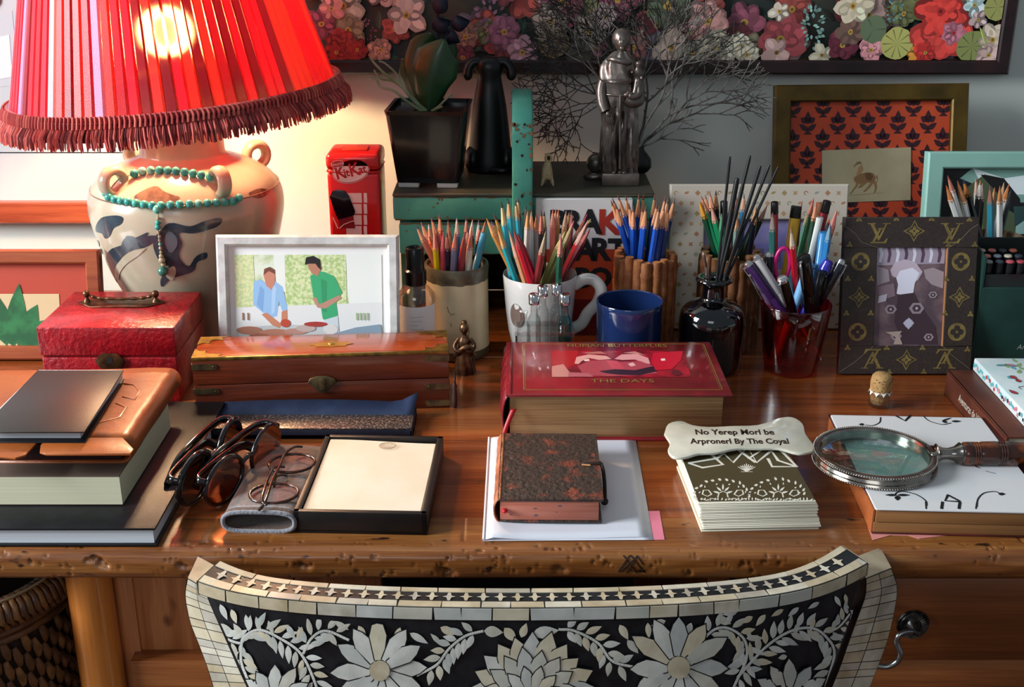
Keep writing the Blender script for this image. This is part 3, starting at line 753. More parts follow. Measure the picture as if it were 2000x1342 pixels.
# ---- gold frame with block-printed orange cloth and horse drawing ----
Yg = 1.585
xl = P(1512, 400, 1.60).x
gf = standing('orange_print_frame', 'dull gold frame of orange block print with a small horse sketch', 'picture frame', xl, Yg, 0, 0, 13.5, .6)
W = P(1900, 190, 1.64).x - P(1519, 195, 1.64).x - .002; H = .283
m_gold = mat('6e5420', .42, .55, hx2='4a3a18', ns=25, lo=.3, hi=.7, bump=.1, bs=80)
b = MB(); frame_ring(b, W, H, .0225, .014, m_gold, .002); b.build('frame', gf)
b = MB(); b.rect(.02, W - .02, .02, H - .02, mat('cc4c26', .6, hx2='b84022', ns=12), .005)
m_mot = mat('3a1620', .6)
def motif(cx, cy, s):
    for pts in (leaf2(0, .002, .0125, .0058, 90), leaf2(-.0004, .004, .0078, .0064, 148), leaf2(.0004, .004, .0078, .0064, 32), leaf2(0, -.004, .0105, .0052, 142), leaf2(0, -.004, .0105, .0052, 38), [(-.0042, -.0075), (.0042, -.0075), (.0012, -.0045), (0, .001), (-.0012, -.0045)]):
        q = [(cx + x * s, cy + y * s) for x, y in pts]
        q = [(min(W - .0225, max(.0225, x)), min(H - .0225, max(.0225, y))) for x, y in q]
        b.flat(q, m_mot, .0053)
ky = 0
for r in range(13):
    y = H - .0325 - r * .0228 / 1.0
    for c in range(9):
        x = .047 + (c - 1) * .0408 + (.0204 if r % 2 == 0 else 0)
        if x < .02 or x > W - .02 or y < .02: continue
        motif(x, y, 1.42)
xa = .0687; ya = .124
m_cardp = mat('a89a78', .55, hx2='b4a684', ns=20)
M_ = T(xa, ya, .006, 0, 0, 1.4)
b.box(0, .121, 0, .0715, -.0006, .0004, m_cardp, M=M_)
sep = ['8c6a44', '7a5634', '9c7c54']
def sk(pts, hx): b.flat([(x * .001, y * .001) for x, y in pts], pc_(hx), .0006 + len(b.f) * 1e-7, M_)
sk([(44, 34), (52, 38), (62, 40), (70, 38), (73, 32), (70, 25), (62, 26), (54, 24), (46, 26), (43, 30)], '84603c'); sk([(58, 38), (66, 39), (70, 34), (66, 28), (60, 30)], '6c4c2c')
sk([(46, 34), (52, 38), (56, 44), (54, 50), (50, 48), (48, 42)], '9c7850'); sk([(46, 50), (51, 52), (54, 50), (52, 55), (47, 54)], '7c5c38'); sk([(43, 47), (47, 50), (46, 53), (43, 50)], '94744c')
for pts in ([(47, 26), (44, 20), (37, 11), (39, 11), (46, 19), (50, 25)], [(53, 25), (48, 19), (53, 19), (60, 25)], [(66, 26), (61, 19), (56, 14), (58, 13), (64, 18), (70, 25)], [(70, 26), (72, 18), (70, 11), (72, 11), (75, 19), (73, 28)], [(73, 34), (75, 30), (74, 24), (76, 30), (75, 36)]): sk(pts, '8c6a44')
sk([(28, 9), (50, 10.5), (88, 12), (60, 9.4)], '9a8862')
b.build('block_print', gf, 0)

# ---- pale green frame at the right edge ----
xl = P(1801, 400, 1.47).x
tf = standing('green_photo_frame', 'pale green wooden frame holding a photo of hills, cut by the right edge', 'picture frame', xl, 1.45, 0, 0, 9)
W, H = .25, .2235
m_mint = mat('8fbcae', .4, hx2='86b2a4', ns=10)
b = MB(); frame_ring(b, W, H, .0205, .016, m_mint, .002); b.build('frame', tf)
b = MB(); b.rect(.02, W - .02, .02, H - .02, mat('1c1c1e', .4), .004)
def t_(pts, hx): b.flat([(x, y) for x, y in pts], pc_(hx), .0042 + len(b.f) * 1e-5)
t_([(.045, .19), (.06, .203), (.23, .203), (.23, .16), (.12, .16)], '7fa89a'); t_([(.06, .203), (.1, .19), (.14, .196), (.2, .188), (.23, .19), (.23, .17), (.08, .17)], 'e4eeee')
t_([(.02, .1), (.03, .13), (.05, .175), (.075, .195), (.10, .19), (.12, .165), (.125, .13), (.12, .08)], '4e5a40'); t_([(.03, .12), (.05, .15), (.075, .14), (.09, .1)], '67754c'); t_([(.07, .195), (.10, .19), (.122, .165), (.128, .14), (.11, .15), (.095, .17)], '141214')
t_([(.115, .155), (.23, .158), (.23, .12), (.12, .12)], '2c4a48'); t_([(.12, .13), (.14, .145), (.18, .14), (.23, .13), (.23, .125), (.12, .12)], '9cc4bc'); t_([(.10, .02), (.11, .09), (.14, .118), (.18, .12), (.23, .10), (.23, .02)], 'cfbfb4'); t_([(.09, .02), (.10, .07), (.12, .1), (.128, .06), (.12, .02)], 'a88078')
b.build('photograph', tf, 0)

# ---- cream patterned frame behind the pencil holders ----
xl = P(1302, 600, 1.45).x
cf = standing('patterned_frame', 'cream photo frame printed with small orange and grey motifs', 'picture frame', xl, 1.449, 0, 0, 10)
W = P(1646, 370, 1.475).x - P(1299, 370, 1.475).x; H = .183
m_crm = mat('cbbfae', .5)
b = MB(); frame_ring(b, W, H, .044, .012, m_crm, .0015)
mo = [pc_('b07a58'), pc_('a08a5c'), pc_('9a9c88'), pc_('b89068')]
rs = random.Random(8)
for gx in range(17):
    for gy in range(15):
        x = .007 + gx * .0135 + (0 if gy % 2 else .0067); y = .006 + gy * .0128
        if x > W - .005 or y > H - .004: continue
        if .042 < x < W - .042 and .042 < y < H - .042: continue
        k = (gx + gy * 2) % 4; m = rs.choice(mo); z = .01215
        if k == 0: b.flat([(x, y - .0034), (x + .0034, y), (x, y + .0034), (x - .0034, y)], m, z)
        elif k == 1:
            for a in (0, 90, 180, 270): b.flat(leaf2(x, y, .0034, .0022, a + 45, 4), m, z)
        elif k == 2:
            o_ = circ(.0028, 12, x, y); i_ = circ(.0016, 12, x, y)
            for i in range(9): b.add([(o_[i][0], o_[i][1], z), (o_[i + 1][0], o_[i + 1][1], z), (i_[i + 1][0], i_[i + 1][1], z), (i_[i][0], i_[i][1], z)], [(0, 1, 2, 3)], m)
        else: b.flat(leaf2(x - .003, y - .001, .0065, .003, 25, 5), m, z)
b.build('frame', cf)
b = MB(); b.rect(.043, W - .043, .043, H - .043, mat('a9a2c4', .45, hx2='7d76b8', ns=16, lo=.4, hi=.6), .004)
b.rect(.043, W - .043, .043, .075, mat('b8a8a0', .5), .0042)
for i in range(5): b.rect(.06 + i * .022, .076 + i * .022, .085, .102, pc_('6c6878'), .0044)
b.build('picture', cf, 0)
# ---- monogram canvas frame ----
lv = standing('monogram_frame', 'brown canvas-covered frame with gold monogram letters and flowers, holding a mauve picture', 'picture frame', P(1633, 728, 1.297).x, 1.297, 0, 0, 12.5)
W, H, FT = .1525, .1805, .011; ox0, ox1, oy0, oy1 = .0385, .1190, .0325, .1460
m_cv = mat('382c26', .6, hx2='2e2420', ns=500, bump=.15, bs=900); m_mg = mat('84703c', .55, hx2='6e5c30', ns=90)
b = MB(); n = 0
for (x0, x1, y0, y1) in ((0, W, 0, oy0), (0, W, oy1, H), (0, ox0, oy0, oy1), (ox1, W, oy0, oy1)): b.box(x0, x1, y0, y1, 0, FT, m_cv, .0006, 1)
ZL = FT + .0002
def lvf(px, py): return ((px - 1635) / 256 * W, (731 - py) / 301 * H)
def LV(px, py, s, rot):
    cx, cy = lvf(px, py)
    for k, p in enumerate(([(-.5, .5), (-.3, .5), (.10, -.30), (.0, -.48)], [(.40, .5), (.5, .5), (.05, -.48), (-.01, -.34)], [(-.62, .5), (-.62, .44), (-.18, .44), (-.18, .5)], [(.22, .5), (.22, .45), (.66, .45), (.66, .5)], [(.04, .22), (.17, .22), (-.22, -.62), (-.38, -.62)], [(-.46, -.62), (.44, -.62), (.54, -.34), (.46, -.34), (.30, -.53), (-.40, -.53)], [(-.06, .22), (-.06, .17), (.26, .17), (.26, .22)])):
        b.flat(tr2(p, cx, cy, s, rot), m_mg, ZL + k * .00003)
def quat(cx, cy, r, m, z):
    for a in (0, 90, 180, 270): b.flat([(cx + r * .55 * cos(R(a)) + r * .48 * cos(R(t)), cy + r * .55 * sin(R(a)) + r * .48 * sin(R(t))) for t in range(0, 360, 30)], m, z + a * 1e-8)
def dia(px, py, s):
    cx, cy = lvf(px, py); pts = []
    for k in range(4):
        a = 90 * k; pts.append((cx + s * cos(R(a)), cy + s * sin(R(a)))); pts.append((cx + s * .50 * cos(R(a + 45)), cy + s * .50 * sin(R(a + 45))))
    b.flat(pts, m_mg, ZL); b.flat([(cx + (x - cx) * .80, cy + (y - cy) * .80) for x, y in pts], m_cv, ZL + .00003)
    for a in (0, 90, 180, 270): b.flat(leaf2(cx, cy, s * .52, s * .34, a, 5), m_mg, ZL + .00006)
    b.flat(circ(s * .09, 10, cx, cy), m_cv, ZL + .00009)
def cir(px, py, s):
    cx, cy = lvf(px, py); b.flat(circ(s, 28, cx, cy), m_mg, ZL); quat(cx, cy, s * .72, m_cv, ZL + .00003); b.flat(circ(s * .15, 10, cx, cy), m_mg, ZL + .00006)
LV(1700, 458, .0205, 0); LV(1839, 458, .0205, 0); LV(1700, 703, .0205, 180); LV(1840, 703, .0205, 180)
dia(1768, 456, .0125); dia(1765, 703, .0125); dia(1861, 582, .0125); dia(1668, 582, .0125); cir(1860, 514, .0105); cir(1860, 649, .0105); cir(1668, 514, .0105); cir(1668, 649, .0105)
for (px, py) in ((1733, 433), (1800, 433), (1662, 434), (1872, 434), (1646, 482), (1885, 482), (1835, 482), (1883, 547), (1834, 547), (1645, 547), (1690, 547), (1884, 615), (1835, 613), (1645, 613), (1692, 613), (1726, 680), (1795, 680), (1733, 727), (1800, 727), (1650, 680), (1882, 683)):
    cx, cy = lvf(px, py)
    for a in (90, 210, 330): b.flat([(min(W - .0006, max(.0006, x)), min(H - .0006, max(.0006, y))) for x, y in leaf2(cx, cy, .0042, .003, a, 4)], m_mg, ZL)
m_cr = mat('7c6c5c', .7)
for pts in ([(.0005, H - .010), (.012, H - .018), (.020, H - .028), (ox0, oy1)], [(W - .001, H - .008), (W - .010, H - .014), (W - .02, H - .026), (ox1, oy1)], [(ox1, oy0), (W - .02, .02), (W - .001, .006)], [(ox0, oy0), (.018, .014), (.002, .003)]): b.tube([(*p, FT) for p in pts], .00025, m_cr, 4)
b.build('canvas_frame', lv)
b = MB(); b.rect(ox0 - .001, ox1 + .001, oy0 - .001, oy1 + .001, mat('5c4850', .4, hx2='7c6468', ns=40), .007); b.box(ox1 - .0008, ox1, oy0, oy1, .007, FT - .0005, mat('b07848', .5))
k_ = [0]
def q_(pts, hx): k_[0] += 1; b.flat([lvf(*p) for p in pts][::-1], pc_(hx), .0071 + k_[0] * .00002)
q_([(1700, 487), (1831, 487), (1831, 518), (1700, 522)], 'a898a8')
for i in range(8): x = 1704 + i * 16; q_([(x, 487), (x + 6, 487), (x + 9, 500), (x + 6, 516), (x + 1, 516), (x + 3, 500)], 'e0dce8' if i % 2 == 0 else '5c4454')
q_([(1700, 522), (1724, 530), (1728, 552), (1704, 560)], 'a09098'); q_([(1728, 530), (1736, 516), (1756, 510), (1776, 516), (1790, 534), (1782, 550), (1768, 556), (1746, 548), (1732, 542)], 'c8b4c0')
q_([(1746, 532), (1770, 526), (1784, 536), (1776, 556), (1774, 574), (1760, 580), (1742, 576), (1744, 558), (1740, 546)], 'ece8f6'); q_([(1792, 530), (1810, 526), (1831, 534), (1831, 566), (1808, 558), (1796, 546)], 'a89498')
q_([(1706, 562), (1736, 556), (1740, 580), (1716, 588), (1706, 576)], '8c747c'); q_([(1745, 578), (1775, 574), (1790, 600), (1820, 640), (1826, 674), (1760, 674), (1740, 630)], '443038')
for (px, py, s) in ((1732, 606, 12), (1782, 604, 15), (1768, 633, 11), (1812, 578, 9), (1745, 658, 11), (1808, 660, 10)):
    q_([(px + s * cos(R(a)), py + s * .8 * sin(R(a))) for a in range(0, 360, 60)], 'a08c94'); q_([(px + s * .6 * cos(R(a)), py + s * .5 * sin(R(a))) for a in range(0, 360, 60)], '4c3840'); q_([(px + s * .2 * cos(R(a)), py + s * .2 * sin(R(a))) for a in range(0, 360, 60)], 'c0b0b8')
q_([(1757, 632), (1768, 622), (1778, 632), (1768, 645)], 'c8c4d8'); q_([(1724, 650), (1756, 648), (1750, 656), (1758, 674), (1740, 674), (1744, 660)], 'b4a094'); q_([(1708, 580), (1724, 576), (1722, 590), (1706, 594)], 'c4b8c4')
b.build('picture', lv, 0)
b = MB(); b.box(.004, W - .004, .004, H - .004, -.003, 0, m_black); b.build('backing', lv)
# ---------------- painted bench with its contents ----------------
SH = .1795; SX0 = P(767, 390, 1.435).x; SX1 = P(1279, 375, 1.435).x
m_teal = mat('4f9a86', .45, hx2='3f8574', ns=12, bump=.12, bs=60)
m_bare = mat('5c4a30', .7, hx2='8a5a30', ns=60, lo=.35, hi=.65)
m_stop = mat('3a3c34', .5, hx2='50483a', ns=18, lo=.35, hi=.7)
bench = thing('painted_bench', 'small chipped turquoise wooden rack with an upright central board', 'rack', ((SX0 + SX1) / 2, 1.515, D))
bx = lambda x: x - (SX0 + SX1) / 2
rs = random.Random(21)
def board(x0, x1, y0, y1, z0, z1, name, chips=26):
    b = MB(); b.box(bx(x0), bx(x1), y0 - 1.5, y1 - 1.5, z0, z1, m_teal, .003, 2)
    for e, ed in ((z1, -1), (z0, 1)):        # bare wood showing along the worn edges
        pts = []; n = 46
        for i in range(n + 1): pts.append((bx(x0) + .002 + (x1 - x0 - .004) * i / n, e + ed * (.0006 + .0026 * max(0, mnoise.noise(Vector((i * .55 + z0 * 90, e * 70, 0))) + .35))))
        b.add([(p[0], y0 - 1.5 - .0003, p[1]) for p in pts] + [(p[0], y0 - 1.5 - .0003 + .0016, e) for p in pts], [(i, i + 1, n + 2 + i, n + 1 + i) if ed < 0 else (i, n + 1 + i, n + 2 + i, i + 1) for i in range(n)], m_bare)
    for i in range(chips):
        x = rs.uniform(x0 + .004, x1 - .004); z = rs.choice([rs.uniform(z0 + .002, z1 - .002), z1 - .004, z0 + .004]); r = rs.uniform(.0006, .0018)
        b.add([(bx(x) + p, y0 - 1.5 - .0002, z + q) for p, q in blob(rs, 0, 0, r, 7, .4)], [list(range(7))], m_bare)
    return b.build(name, bench)
board(SX0, SX1, 1.42, 1.436, SH - .0345, SH - .004, 'front_board')
b = MB(); b.box(bx(SX0), bx(SX1), 1.4175 - 1.5, 1.60 - 1.5, SH - .0045, SH, m_stop, .0012, 1)
b.build('top_board', bench, label='dark worn top surface')
board(SX0 + .006, SX1 - .006, 1.424, 1.438, .10, SH - .039, 'front_board')
b = MB(); b.box(bx(SX0) + .006, bx(SX0) + .02, 1.438 - 1.5, 1.59 - 1.5, 0, SH - .0045, m_teal, .001); b.build('end_board', bench)
b = MB(); b.box(bx(SX1) - .02, bx(SX1) - .006, 1.438 - 1.5, 1.59 - 1.5, 0, SH - .0045, m_teal, .001); b.build('end_board', bench)
b = MB(); b.box(bx(SX0) + .02, bx(SX1) - .02, 1.588 - 1.5, 1.598 - 1.5, 0, SH - .0045, m_dark); b.build('added_shade_board', bench)  # dark board added to stand in for the shade under the rack
# upright central board, rounded at the top, front edge proud of the boards
ux0 = P(1000, 300, 1.42).x; ux1 = P(1041, 300, 1.42).x
b = MB(); pr = [(1.404, 0), (1.419, 0), (1.419, SH - .04), (1.419, SH + .0), (1.51, SH), (1.515, .24), (1.512, .275)] 
prof_ = [(1.404, .0), (1.4195, .0), (1.4195, SH + .0005), (1.52, SH + .0005), (1.522, .25)] + [(1.522 - .014 * (1 - cos(R(a))), .272 + .020 * sin(R(a))) for a in range(0, 91, 15)] + [(1.47, .292), (1.43, .287), (1.412, .276), (1.405, .264), (1.404, .25)]
MU = Matrix(((0, 0, 1, 0), (1, 0, 0, -1.5), (0, 1, 0, 0), (0, 0, 0, 1)))
b.prism(prof_, bx(ux0), bx(ux1), m_teal, M=MU, bev=.003)
for i in range(34):
    z = rs.uniform(.13, .27); x = rs.uniform(ux0 + .003, ux1 - .003)
    if rs.random() < .5: z = rs.uniform(.235, .268); 
    r = rs.uniform(.0006, .0022)
    b.add([(bx(x) + p, 1.404 - 1.5 - .0003, z + q) for p, q in blob(rs, 0, 0, r, 8, .4)], [list(range(8))], rs.choice([m_bare, m_bare, mat('2c1a10', .8)]))
    if r > .001 and rs.random() < .4:
        q_ = rs.choice([ux0 + .002, ux1 - .0022]); b.add([(bx(q_) + p, 1.404 - 1.5 - .0003, z + q * 1.8) for p, q in blob(rs, 0, 0, .0018, 8, .4)], [list(range(8))], m_bare)
b.build('upright_board', bench)

# ---- black glazed square pot with orchid ----
px_ = P(842, 366, 1.49).x
pot = thing('potted_orchid', 'orchid with broad dark leaves in a square glossy black pot on white feet', 'potted plant', (px_, 1.497, D + SH), -3)
m_gl = mat('060708', .2, hx2='0c0e14', ns=14, coat=.35)
def frustum(b, w0, w1, z0, z1, m, t=None, r=.006):
    a = rrect(-w0, w0, -w0, w0, r, 4); c = rrect(-w1, w1, -w1, w1, r, 4); n = len(a)
    b.add([(x, y, z0) for x, y in a] + [(x, y, z1) for x, y in c], [[i, (i + 1) % n, n + (i + 1) % n, n + i] for i in range(n)] + [list(range(n))[::-1]], m)
    if t:
        d = rrect(-w1 + t, w1 - t, -w1 + t, w1 - t, r * .6, 4); e = rrect(-w1 + t * 1.2, w1 - t * 1.2, -w1 + t * 1.2, w1 - t * 1.2, r * .6, 4)
        b.add([(x, y, z1) for x, y in c] + [(x, y, z1) for x, y in d] + [(x, y, z1 - .02) for x, y in e], [[i, (i + 1) % n, n + (i + 1) % n, n + i] for i in range(n)] + [[n + i, n + (i + 1) % n, 2 * n + (i + 1) % n, 2 * n + i] for i in range(n)], m)
b = MB(); frustum(b, .0385, .0485, .007, .092, m_gl); frustum(b, .0488, .0500, .0915, .0965, m_gl, .0045); b.build('pot', pot)
m_cer = mat('d8d4cc', .35)
for sx in (-1, 1):
    for sy in (-1, 1):
        b = MB(); b.box(sx * .024 - .013, sx * .024 + .013, sy * .027 - .009, sy * .027 + .009, 0, .0075, m_cer, .002); b.build('pot_foot', pot)
m_bark = mat('2a1c14', .9, hx2='5c4030', ns=140, lo=.35, hi=.65, bump=.8, bs=300)
b = MB(); n = 22; vs = []
for i in range(n + 1):
    for j in range(n + 1):
        x = -.043 + .086 * i / n; y = -.043 + .086 * j / n; vs.append((x, y, .0865 + .004 * mnoise.noise(Vector((x * 120, y * 120, 0)))))
b.add(vs, [(i * (n + 1) + j, (i + 1) * (n + 1) + j, (i + 1) * (n + 1) + j + 1, i * (n + 1) + j + 1) for i in range(n) for j in range(n)], m_bark)
b.build('bark_chips', pot, kind='stuff')
m_leafg = mat('1c3a20', .38, hx2='2a4a26', ns=20, coat=.15)
def orch(pts, widths, cup, m, name, twist=0, bend=None):
    path = bez(pts, 6); n = len(path); b = MB(); vs = []; S = 8
    for i, p in enumerate(path):
        t = i / (n - 1); k = t * (len(widths) - 1); q = int(min(k, len(widths) - 2)); w_ = widths[q] + (widths[q + 1] - widths[q]) * (k - q)
        tan = (path[min(n - 1, i + 1)] - path[max(0, i - 1)]).normalized()
        side = Vector((cos(R(twist)), sin(R(twist)), 0)); side = (side - tan * side.dot(tan)).normalized(); nr = side.cross(tan)
        for s_ in range(S + 1):
            u_ = -1 + 2 * s_ / S
            vs.append(p + side * u_ * w_ + nr * (abs(u_) ** 1.3) * cup * w_)
    fs = [(i * (S + 1) + s_, i * (S + 1) + s_ + 1, (i + 1) * (S + 1) + s_ + 1, (i + 1) * (S + 1) + s_) for i in range(n - 1) for s_ in range(S)]
    b.add(vs, fs, m); return b.build(name, pot, 80, solid=.0014)
orch([(-.002, 0, .085), (.0, -.004, .11), (.006, -.006, .135), (.012, -.004, .158), (.020, .0, .176)], [.005, .017, .028, .027, .002], -.45, m_leafg, 'leaf', 0)
orch([(-.004, 0, .085), (-.010, .006, .11), (-.012, .012, .14), (-.006, .016, .165), (.004, .014, .182)], [.005, .012, .020, .018, .002], -.4, m_leafg, 'leaf', 10)
orch([(-.006, .006, .086), (-.018, .012, .11), (-.028, .018, .135), (-.034, .02, .15)], [.004, .013, .017, .002], -.3, m_leafg, 'leaf', -20)
orch([(.002, .012, .088), (.014, .02, .12), (.02, .028, .16), (.018, .03, .20)], [.004, .012, .017, .002], -.35, m_leafg, 'leaf', 30)
m_root = mat('8c9478', .5, hx2='6a7c50', ns=40); 
for pts, r in (([(-.002, -.01, .088), (-.018, -.016, .105), (-.034, -.018, .125), (-.050, -.016, .135), (-.062, -.014, .146), (-.070, -.012, .155)], .0024),
               ([(-.004, -.012, .088), (-.024, -.02, .103), (-.04, -.024, .117), (-.056, -.022, .121), (-.062, -.02, .13), (-.074, -.018, .134)], .0021),
               ([(-.004, -.008, .09), (-.03, -.012, .118), (-.045, -.01, .127), (-.058, -.008, .129), (-.066, -.01, .14)], .0020),
               ([(-.002, -.008, .09), (-.026, -.01, .112), (-.038, -.008, .134), (-.052, -.006, .147), (-.060, -.006, .150)], .0017),
               ([(.0, -.01, .088), (.012, -.014, .096), (.022, -.016, .106), (.030, -.016, .113)], .0020),
               ([(.002, -.01, .088), (.010, -.016, .094), (.018, -.02, .098)], .0022)):
    b = MB(); pa = bez(pts, 5); b.tube(pa, [r * (1 - .45 * i / len(pa)) for i in range(len(pa))], m_root, 7); b.build('aerial_root', pot, 80)
m_navy = mat('10162a', .6)
b = MB(); b.tube(bez([(.006, .012, .088), (.008, .018, .15), (.010, .02, .20), (.012, .022, .30)], 5), .0026, m_navy, 7); b.build('flower_stem', pot)
for (cx, cz, a) in ((.004, .188, 20), (.016, .184, -30), (.026, .192, 10), (.010, .205, 60)):
    b = MB(); b.add([(cx + x, .006 + .003 * sin(x * 300), cz + y) for x, y in leaf2(0, 0, .026, .02, a)], [list(range(14))], m_navy); b.build('dark_petal', pot, 60, solid=.0012)

# ---- black dog figurine, seen from behind ----
m_dog = mat('0b0a0a', .38)
def skin(name, parent, nodes, edges, m, sub=2, root=0, flat=None, voxel=None):
    me = bpy.data.meshes.new(name); me.from_pydata([n[0] for n in nodes], edges, []); me.materials.append(m)
    o = bpy.data.objects.new(name, me); C.objects.link(o); o.parent = parent
    q = o.modifiers.new('skin', 'SKIN'); q.use_smooth_shade = True; q.branch_smoothing = .3
    sv = me.skin_vertices[0].data if me.skin_vertices else None
    if sv is None:
        bb = bmesh.new(); bb.from_mesh(me); bb.verts.layers.skin.verify(); bb.to_mesh(me); bb.free(); sv = me.skin_vertices[0].data
    for i, n in enumerate(nodes):
        r = n[1]; sv[i].radius = (r, r) if not isinstance(r, tuple) else r; sv[i].use_root = (i == root)
    s2 = o.modifiers.new('smooth', 'SUBSURF'); s2.levels = sub; s2.render_levels = sub
    return o
dx = P(957, 345, 1.55).x
dog = thing('dog_figurine', 'black seated dog figurine with folded ears behind the black pot', 'figurine', (dx, 1.562, D + SH), 0)
k = 1.0
b = MB()
b.lathe([(0, 0), (.030, 0), (.031, .004), (.030, .015), (.027, .035), (.0245, .06), (.0215, .085), (.0185, .102), (.0165, .112), (.015, .122), (.0185, .131), (.0175, .140), (.010, .146), (0, .147)], m_dog, 32, sy=.9)
for s_ in (-1, 1):
    b.ball((s_ * .022, -.006, .016), (.012, .02, .018), m_dog, 16, 10)
    b.tube(bez([(s_ * .010, 0, .139), (s_ * .020, -.002, .1405), (s_ * .027, -.004, .133), (s_ * .029, -.006, .124)], 5), [.0095 - .0001 * i for i in range(16)], m_dog, 10, flat=.7)
    b.ball((s_ * .028, -.006, .125), (.0065, .004, .008), m_dog, 12, 8)
b.ball((0, .006, .134), (.0165, .020, .0125), m_dog, 14, 9)
b.tube(bez([(.0, -.026, .006), (.02, -.032, .006), (.034, -.02, .006)], 5), [.004 - .0001 * i for i in range(11)], m_dog, 8)
b.build('dog_body', dog, 80)

# ---- tiny bone-coloured animal figure ----
sx_ = P(1070, 352, 1.455).x
cow = thing('animal_figure', 'tiny bone-coloured creature with an open mouth on the turquoise rack', 'figurine', (sx_, 1.470, D + SH))
m_bone = mat('cdb88e', .5, hx2='a8906a', ns=200, lo=.35, hi=.7, bump=.3, bs=500)
skin('body', cow, [((0, 0, .0165), .0088), ((-.001, -.002, .026), .0068), ((0, -.003, .033), .0045), ((-.0055, -.004, .010), .0024), ((-.0075, -.006, .0015), .0016), ((.0055, -.004, .010), .0022), ((.0072, -.006, .0015), .0016), ((-.003, .006, .010), .0024), ((-.003, .008, .0015), .0016), ((.0045, .006, .010), .0024), ((.005, .008, .0015), .0016)],
     [(0, 1), (1, 2), (0, 3), (3, 4), (0, 5), (5, 6), (0, 7), (7, 8), (0, 9), (9, 10)], m_bone)
b = MB(Matrix.Translation((.001, -.0045, .0365)) @ UP); b.tube([(.0036 * cos(R(a)), .0045 * sin(R(a)), 0) for a in range(0, 360, 24)], .0016, m_bone, 8, closed=True)
b.flat(circ(.003, 12, 0, 0, .004), mat('3a2c1c', .8), -.0006); b.build('open_mouth', cow, 80)

# ---- saint statue holding a child ----
m_pew = mat('564c46', .33, .8, hx2='8c8078', ns=30, lo=.35, hi=.65, bump=.25, bs=90)
stx = P(1209, 358, 1.488).x
st = thing('saint_statue', 'dark silvery statue of a robed man holding a child', 'statue', (stx, 1.490, D + SH))
b = MB(); b.box(-.0235, .0235, -.021, .021, 0, .0165, m_pew, .0022, 2); b.build('plinth', st)
# robe: stacked pleated rings, body outline measured from the photo
prof = [(.0165, -.0005, .0215, .016), (.03, -.001, .0215, .017), (.05, -.001, .0212, .016), (.07, -.001, .0208, .0155), (.09, -.0015, .0205, .015), (.105, -.002, .0215, .015), (.118, -.0035, .0205, .0140), (.1265, -.004, .0205, .0140), (.127, -.004, .0245, .0175), (.131, -.004, .0250, .0175), (.139, -.004, .0240, .0160), (.146, -.004, .0222, .014), (.153, -.0035, .0175, .012), (.159, -.003, .0115, .009), (.163, -.002, .007, .007)]
NA = 64; vs = []; zz = []
for i in range(len(prof) - 1):
    for k in range(4): zz.append([prof[i][q] + (prof[i + 1][q] - prof[i][q]) * k / 4 for q in range(4)])
zz.append(list(prof[-1]))
for (z, cx, rx, ry) in zz:
    low = max(0, min(1, (.112 - z) / .03)); hood = 1 if .128 < z < .153 else 0
    for k in range(NA):
        a = 2 * pi * k / NA
        pl_ = .0034 * low * (abs(sin(a * 6.5 + 1.6 * sin(z * 34))) * 1.6 - .9 + .4 * sin(a * 21 + z * 55)) + .0009 * (1 - low) * sin(a * 8 + z * 130) + .0008 * hood * sin(a * 5 + z * 160)
        vs.append((cx + (rx + pl_) * cos(a), (ry + pl_) * sin(a), z))
fs = [(i * NA + k, i * NA + (k + 1) % NA, (i + 1) * NA + (k + 1) % NA, (i + 1) * NA + k) for i in range(len(zz) - 1) for k in range(NA)]
b = MB(); b.add(vs, fs + [list(range(NA))[::-1]], m_pew)
# cowl roll at the neck, waist cord, cord hanging in front
b.tube([(-.003 + .0145 * cos(R(a)), -.001 + .0115 * sin(R(a)), .152 + .002 * sin(R(a * 2))) for a in range(0, 360, 15)], .0035, m_pew, 8, closed=True)
b.tube([(-.002 + .0222 * cos(R(a)), .0158 * sin(R(a)), .112) for a in range(0, 360, 15)], .0016, m_pew, 8, closed=True)
b.tube(bez([(-.003, -.0165, .112), (-.003, -.0185, .09), (-.0015, -.019, .05), (-.001, -.0195, .022)], 6), .0019, m_pew, 8)
for s_, zf in ((-.008, .0175), (.004, .0175), (-.001, .0178)): b.ball((s_, -.0175, zf), (.0032, .0065, .0022), m_pew, 10, 7)
b.build('robe', st, 70)
# sleeves: right arm hangs, left carries the child
def limb(pts, rad, name, m=m_pew, flat=1.0):
    pa = bez(pts, 6); n = len(pa) - 1; b = MB(); rr = []
    for i in range(n + 1):
        t = i / n * (len(rad) - 1); q = int(min(t, len(rad) - 2)); rr.append(rad[q] + (rad[q + 1] - rad[q]) * (t - q))
    b.tube(pa, rr, m, 12, flat=flat); return b
b = limb([(-.0205, -.001, .138), (-.0255, -.005, .118), (-.0245, -.010, .102), (-.0205, -.0145, .092)], [.0065, .0072, .0068, .0065], 'sleeve')
b.build('sleeve', st, 80)
b = limb([(.0165, -.004, .138), (.0195, -.012, .120), (.014, -.0185, .112), (.006, -.021, .113)], [.0065, .0068, .006, .0045], 'sleeve')
b.build('sleeve', st, 80)
b = MB(); b.ball((-.0175, -.0175, .0885), (.0034, .0024, .0050), m_pew, 10, 8)
for k in range(4): b.tube([(-.019 + k * .0018, -.0185, .086), (-.018 + k * .0022, -.0195, .0815), (-.0165 + k * .0022, -.019, .0775 + k * .0006)], [.0011, .001, .0007], m_pew, 6)
b.tube([(-.0145, -.0185, .0895), (-.0125, -.0195, .086), (-.0122, -.019, .083)], [.0011, .001, .0007], m_pew, 6)
b.build('hand', st, 80)
b = MB(); b.ball((.004, -.0225, .1135), (.0038, .0024, .0028), m_pew, 10, 8)
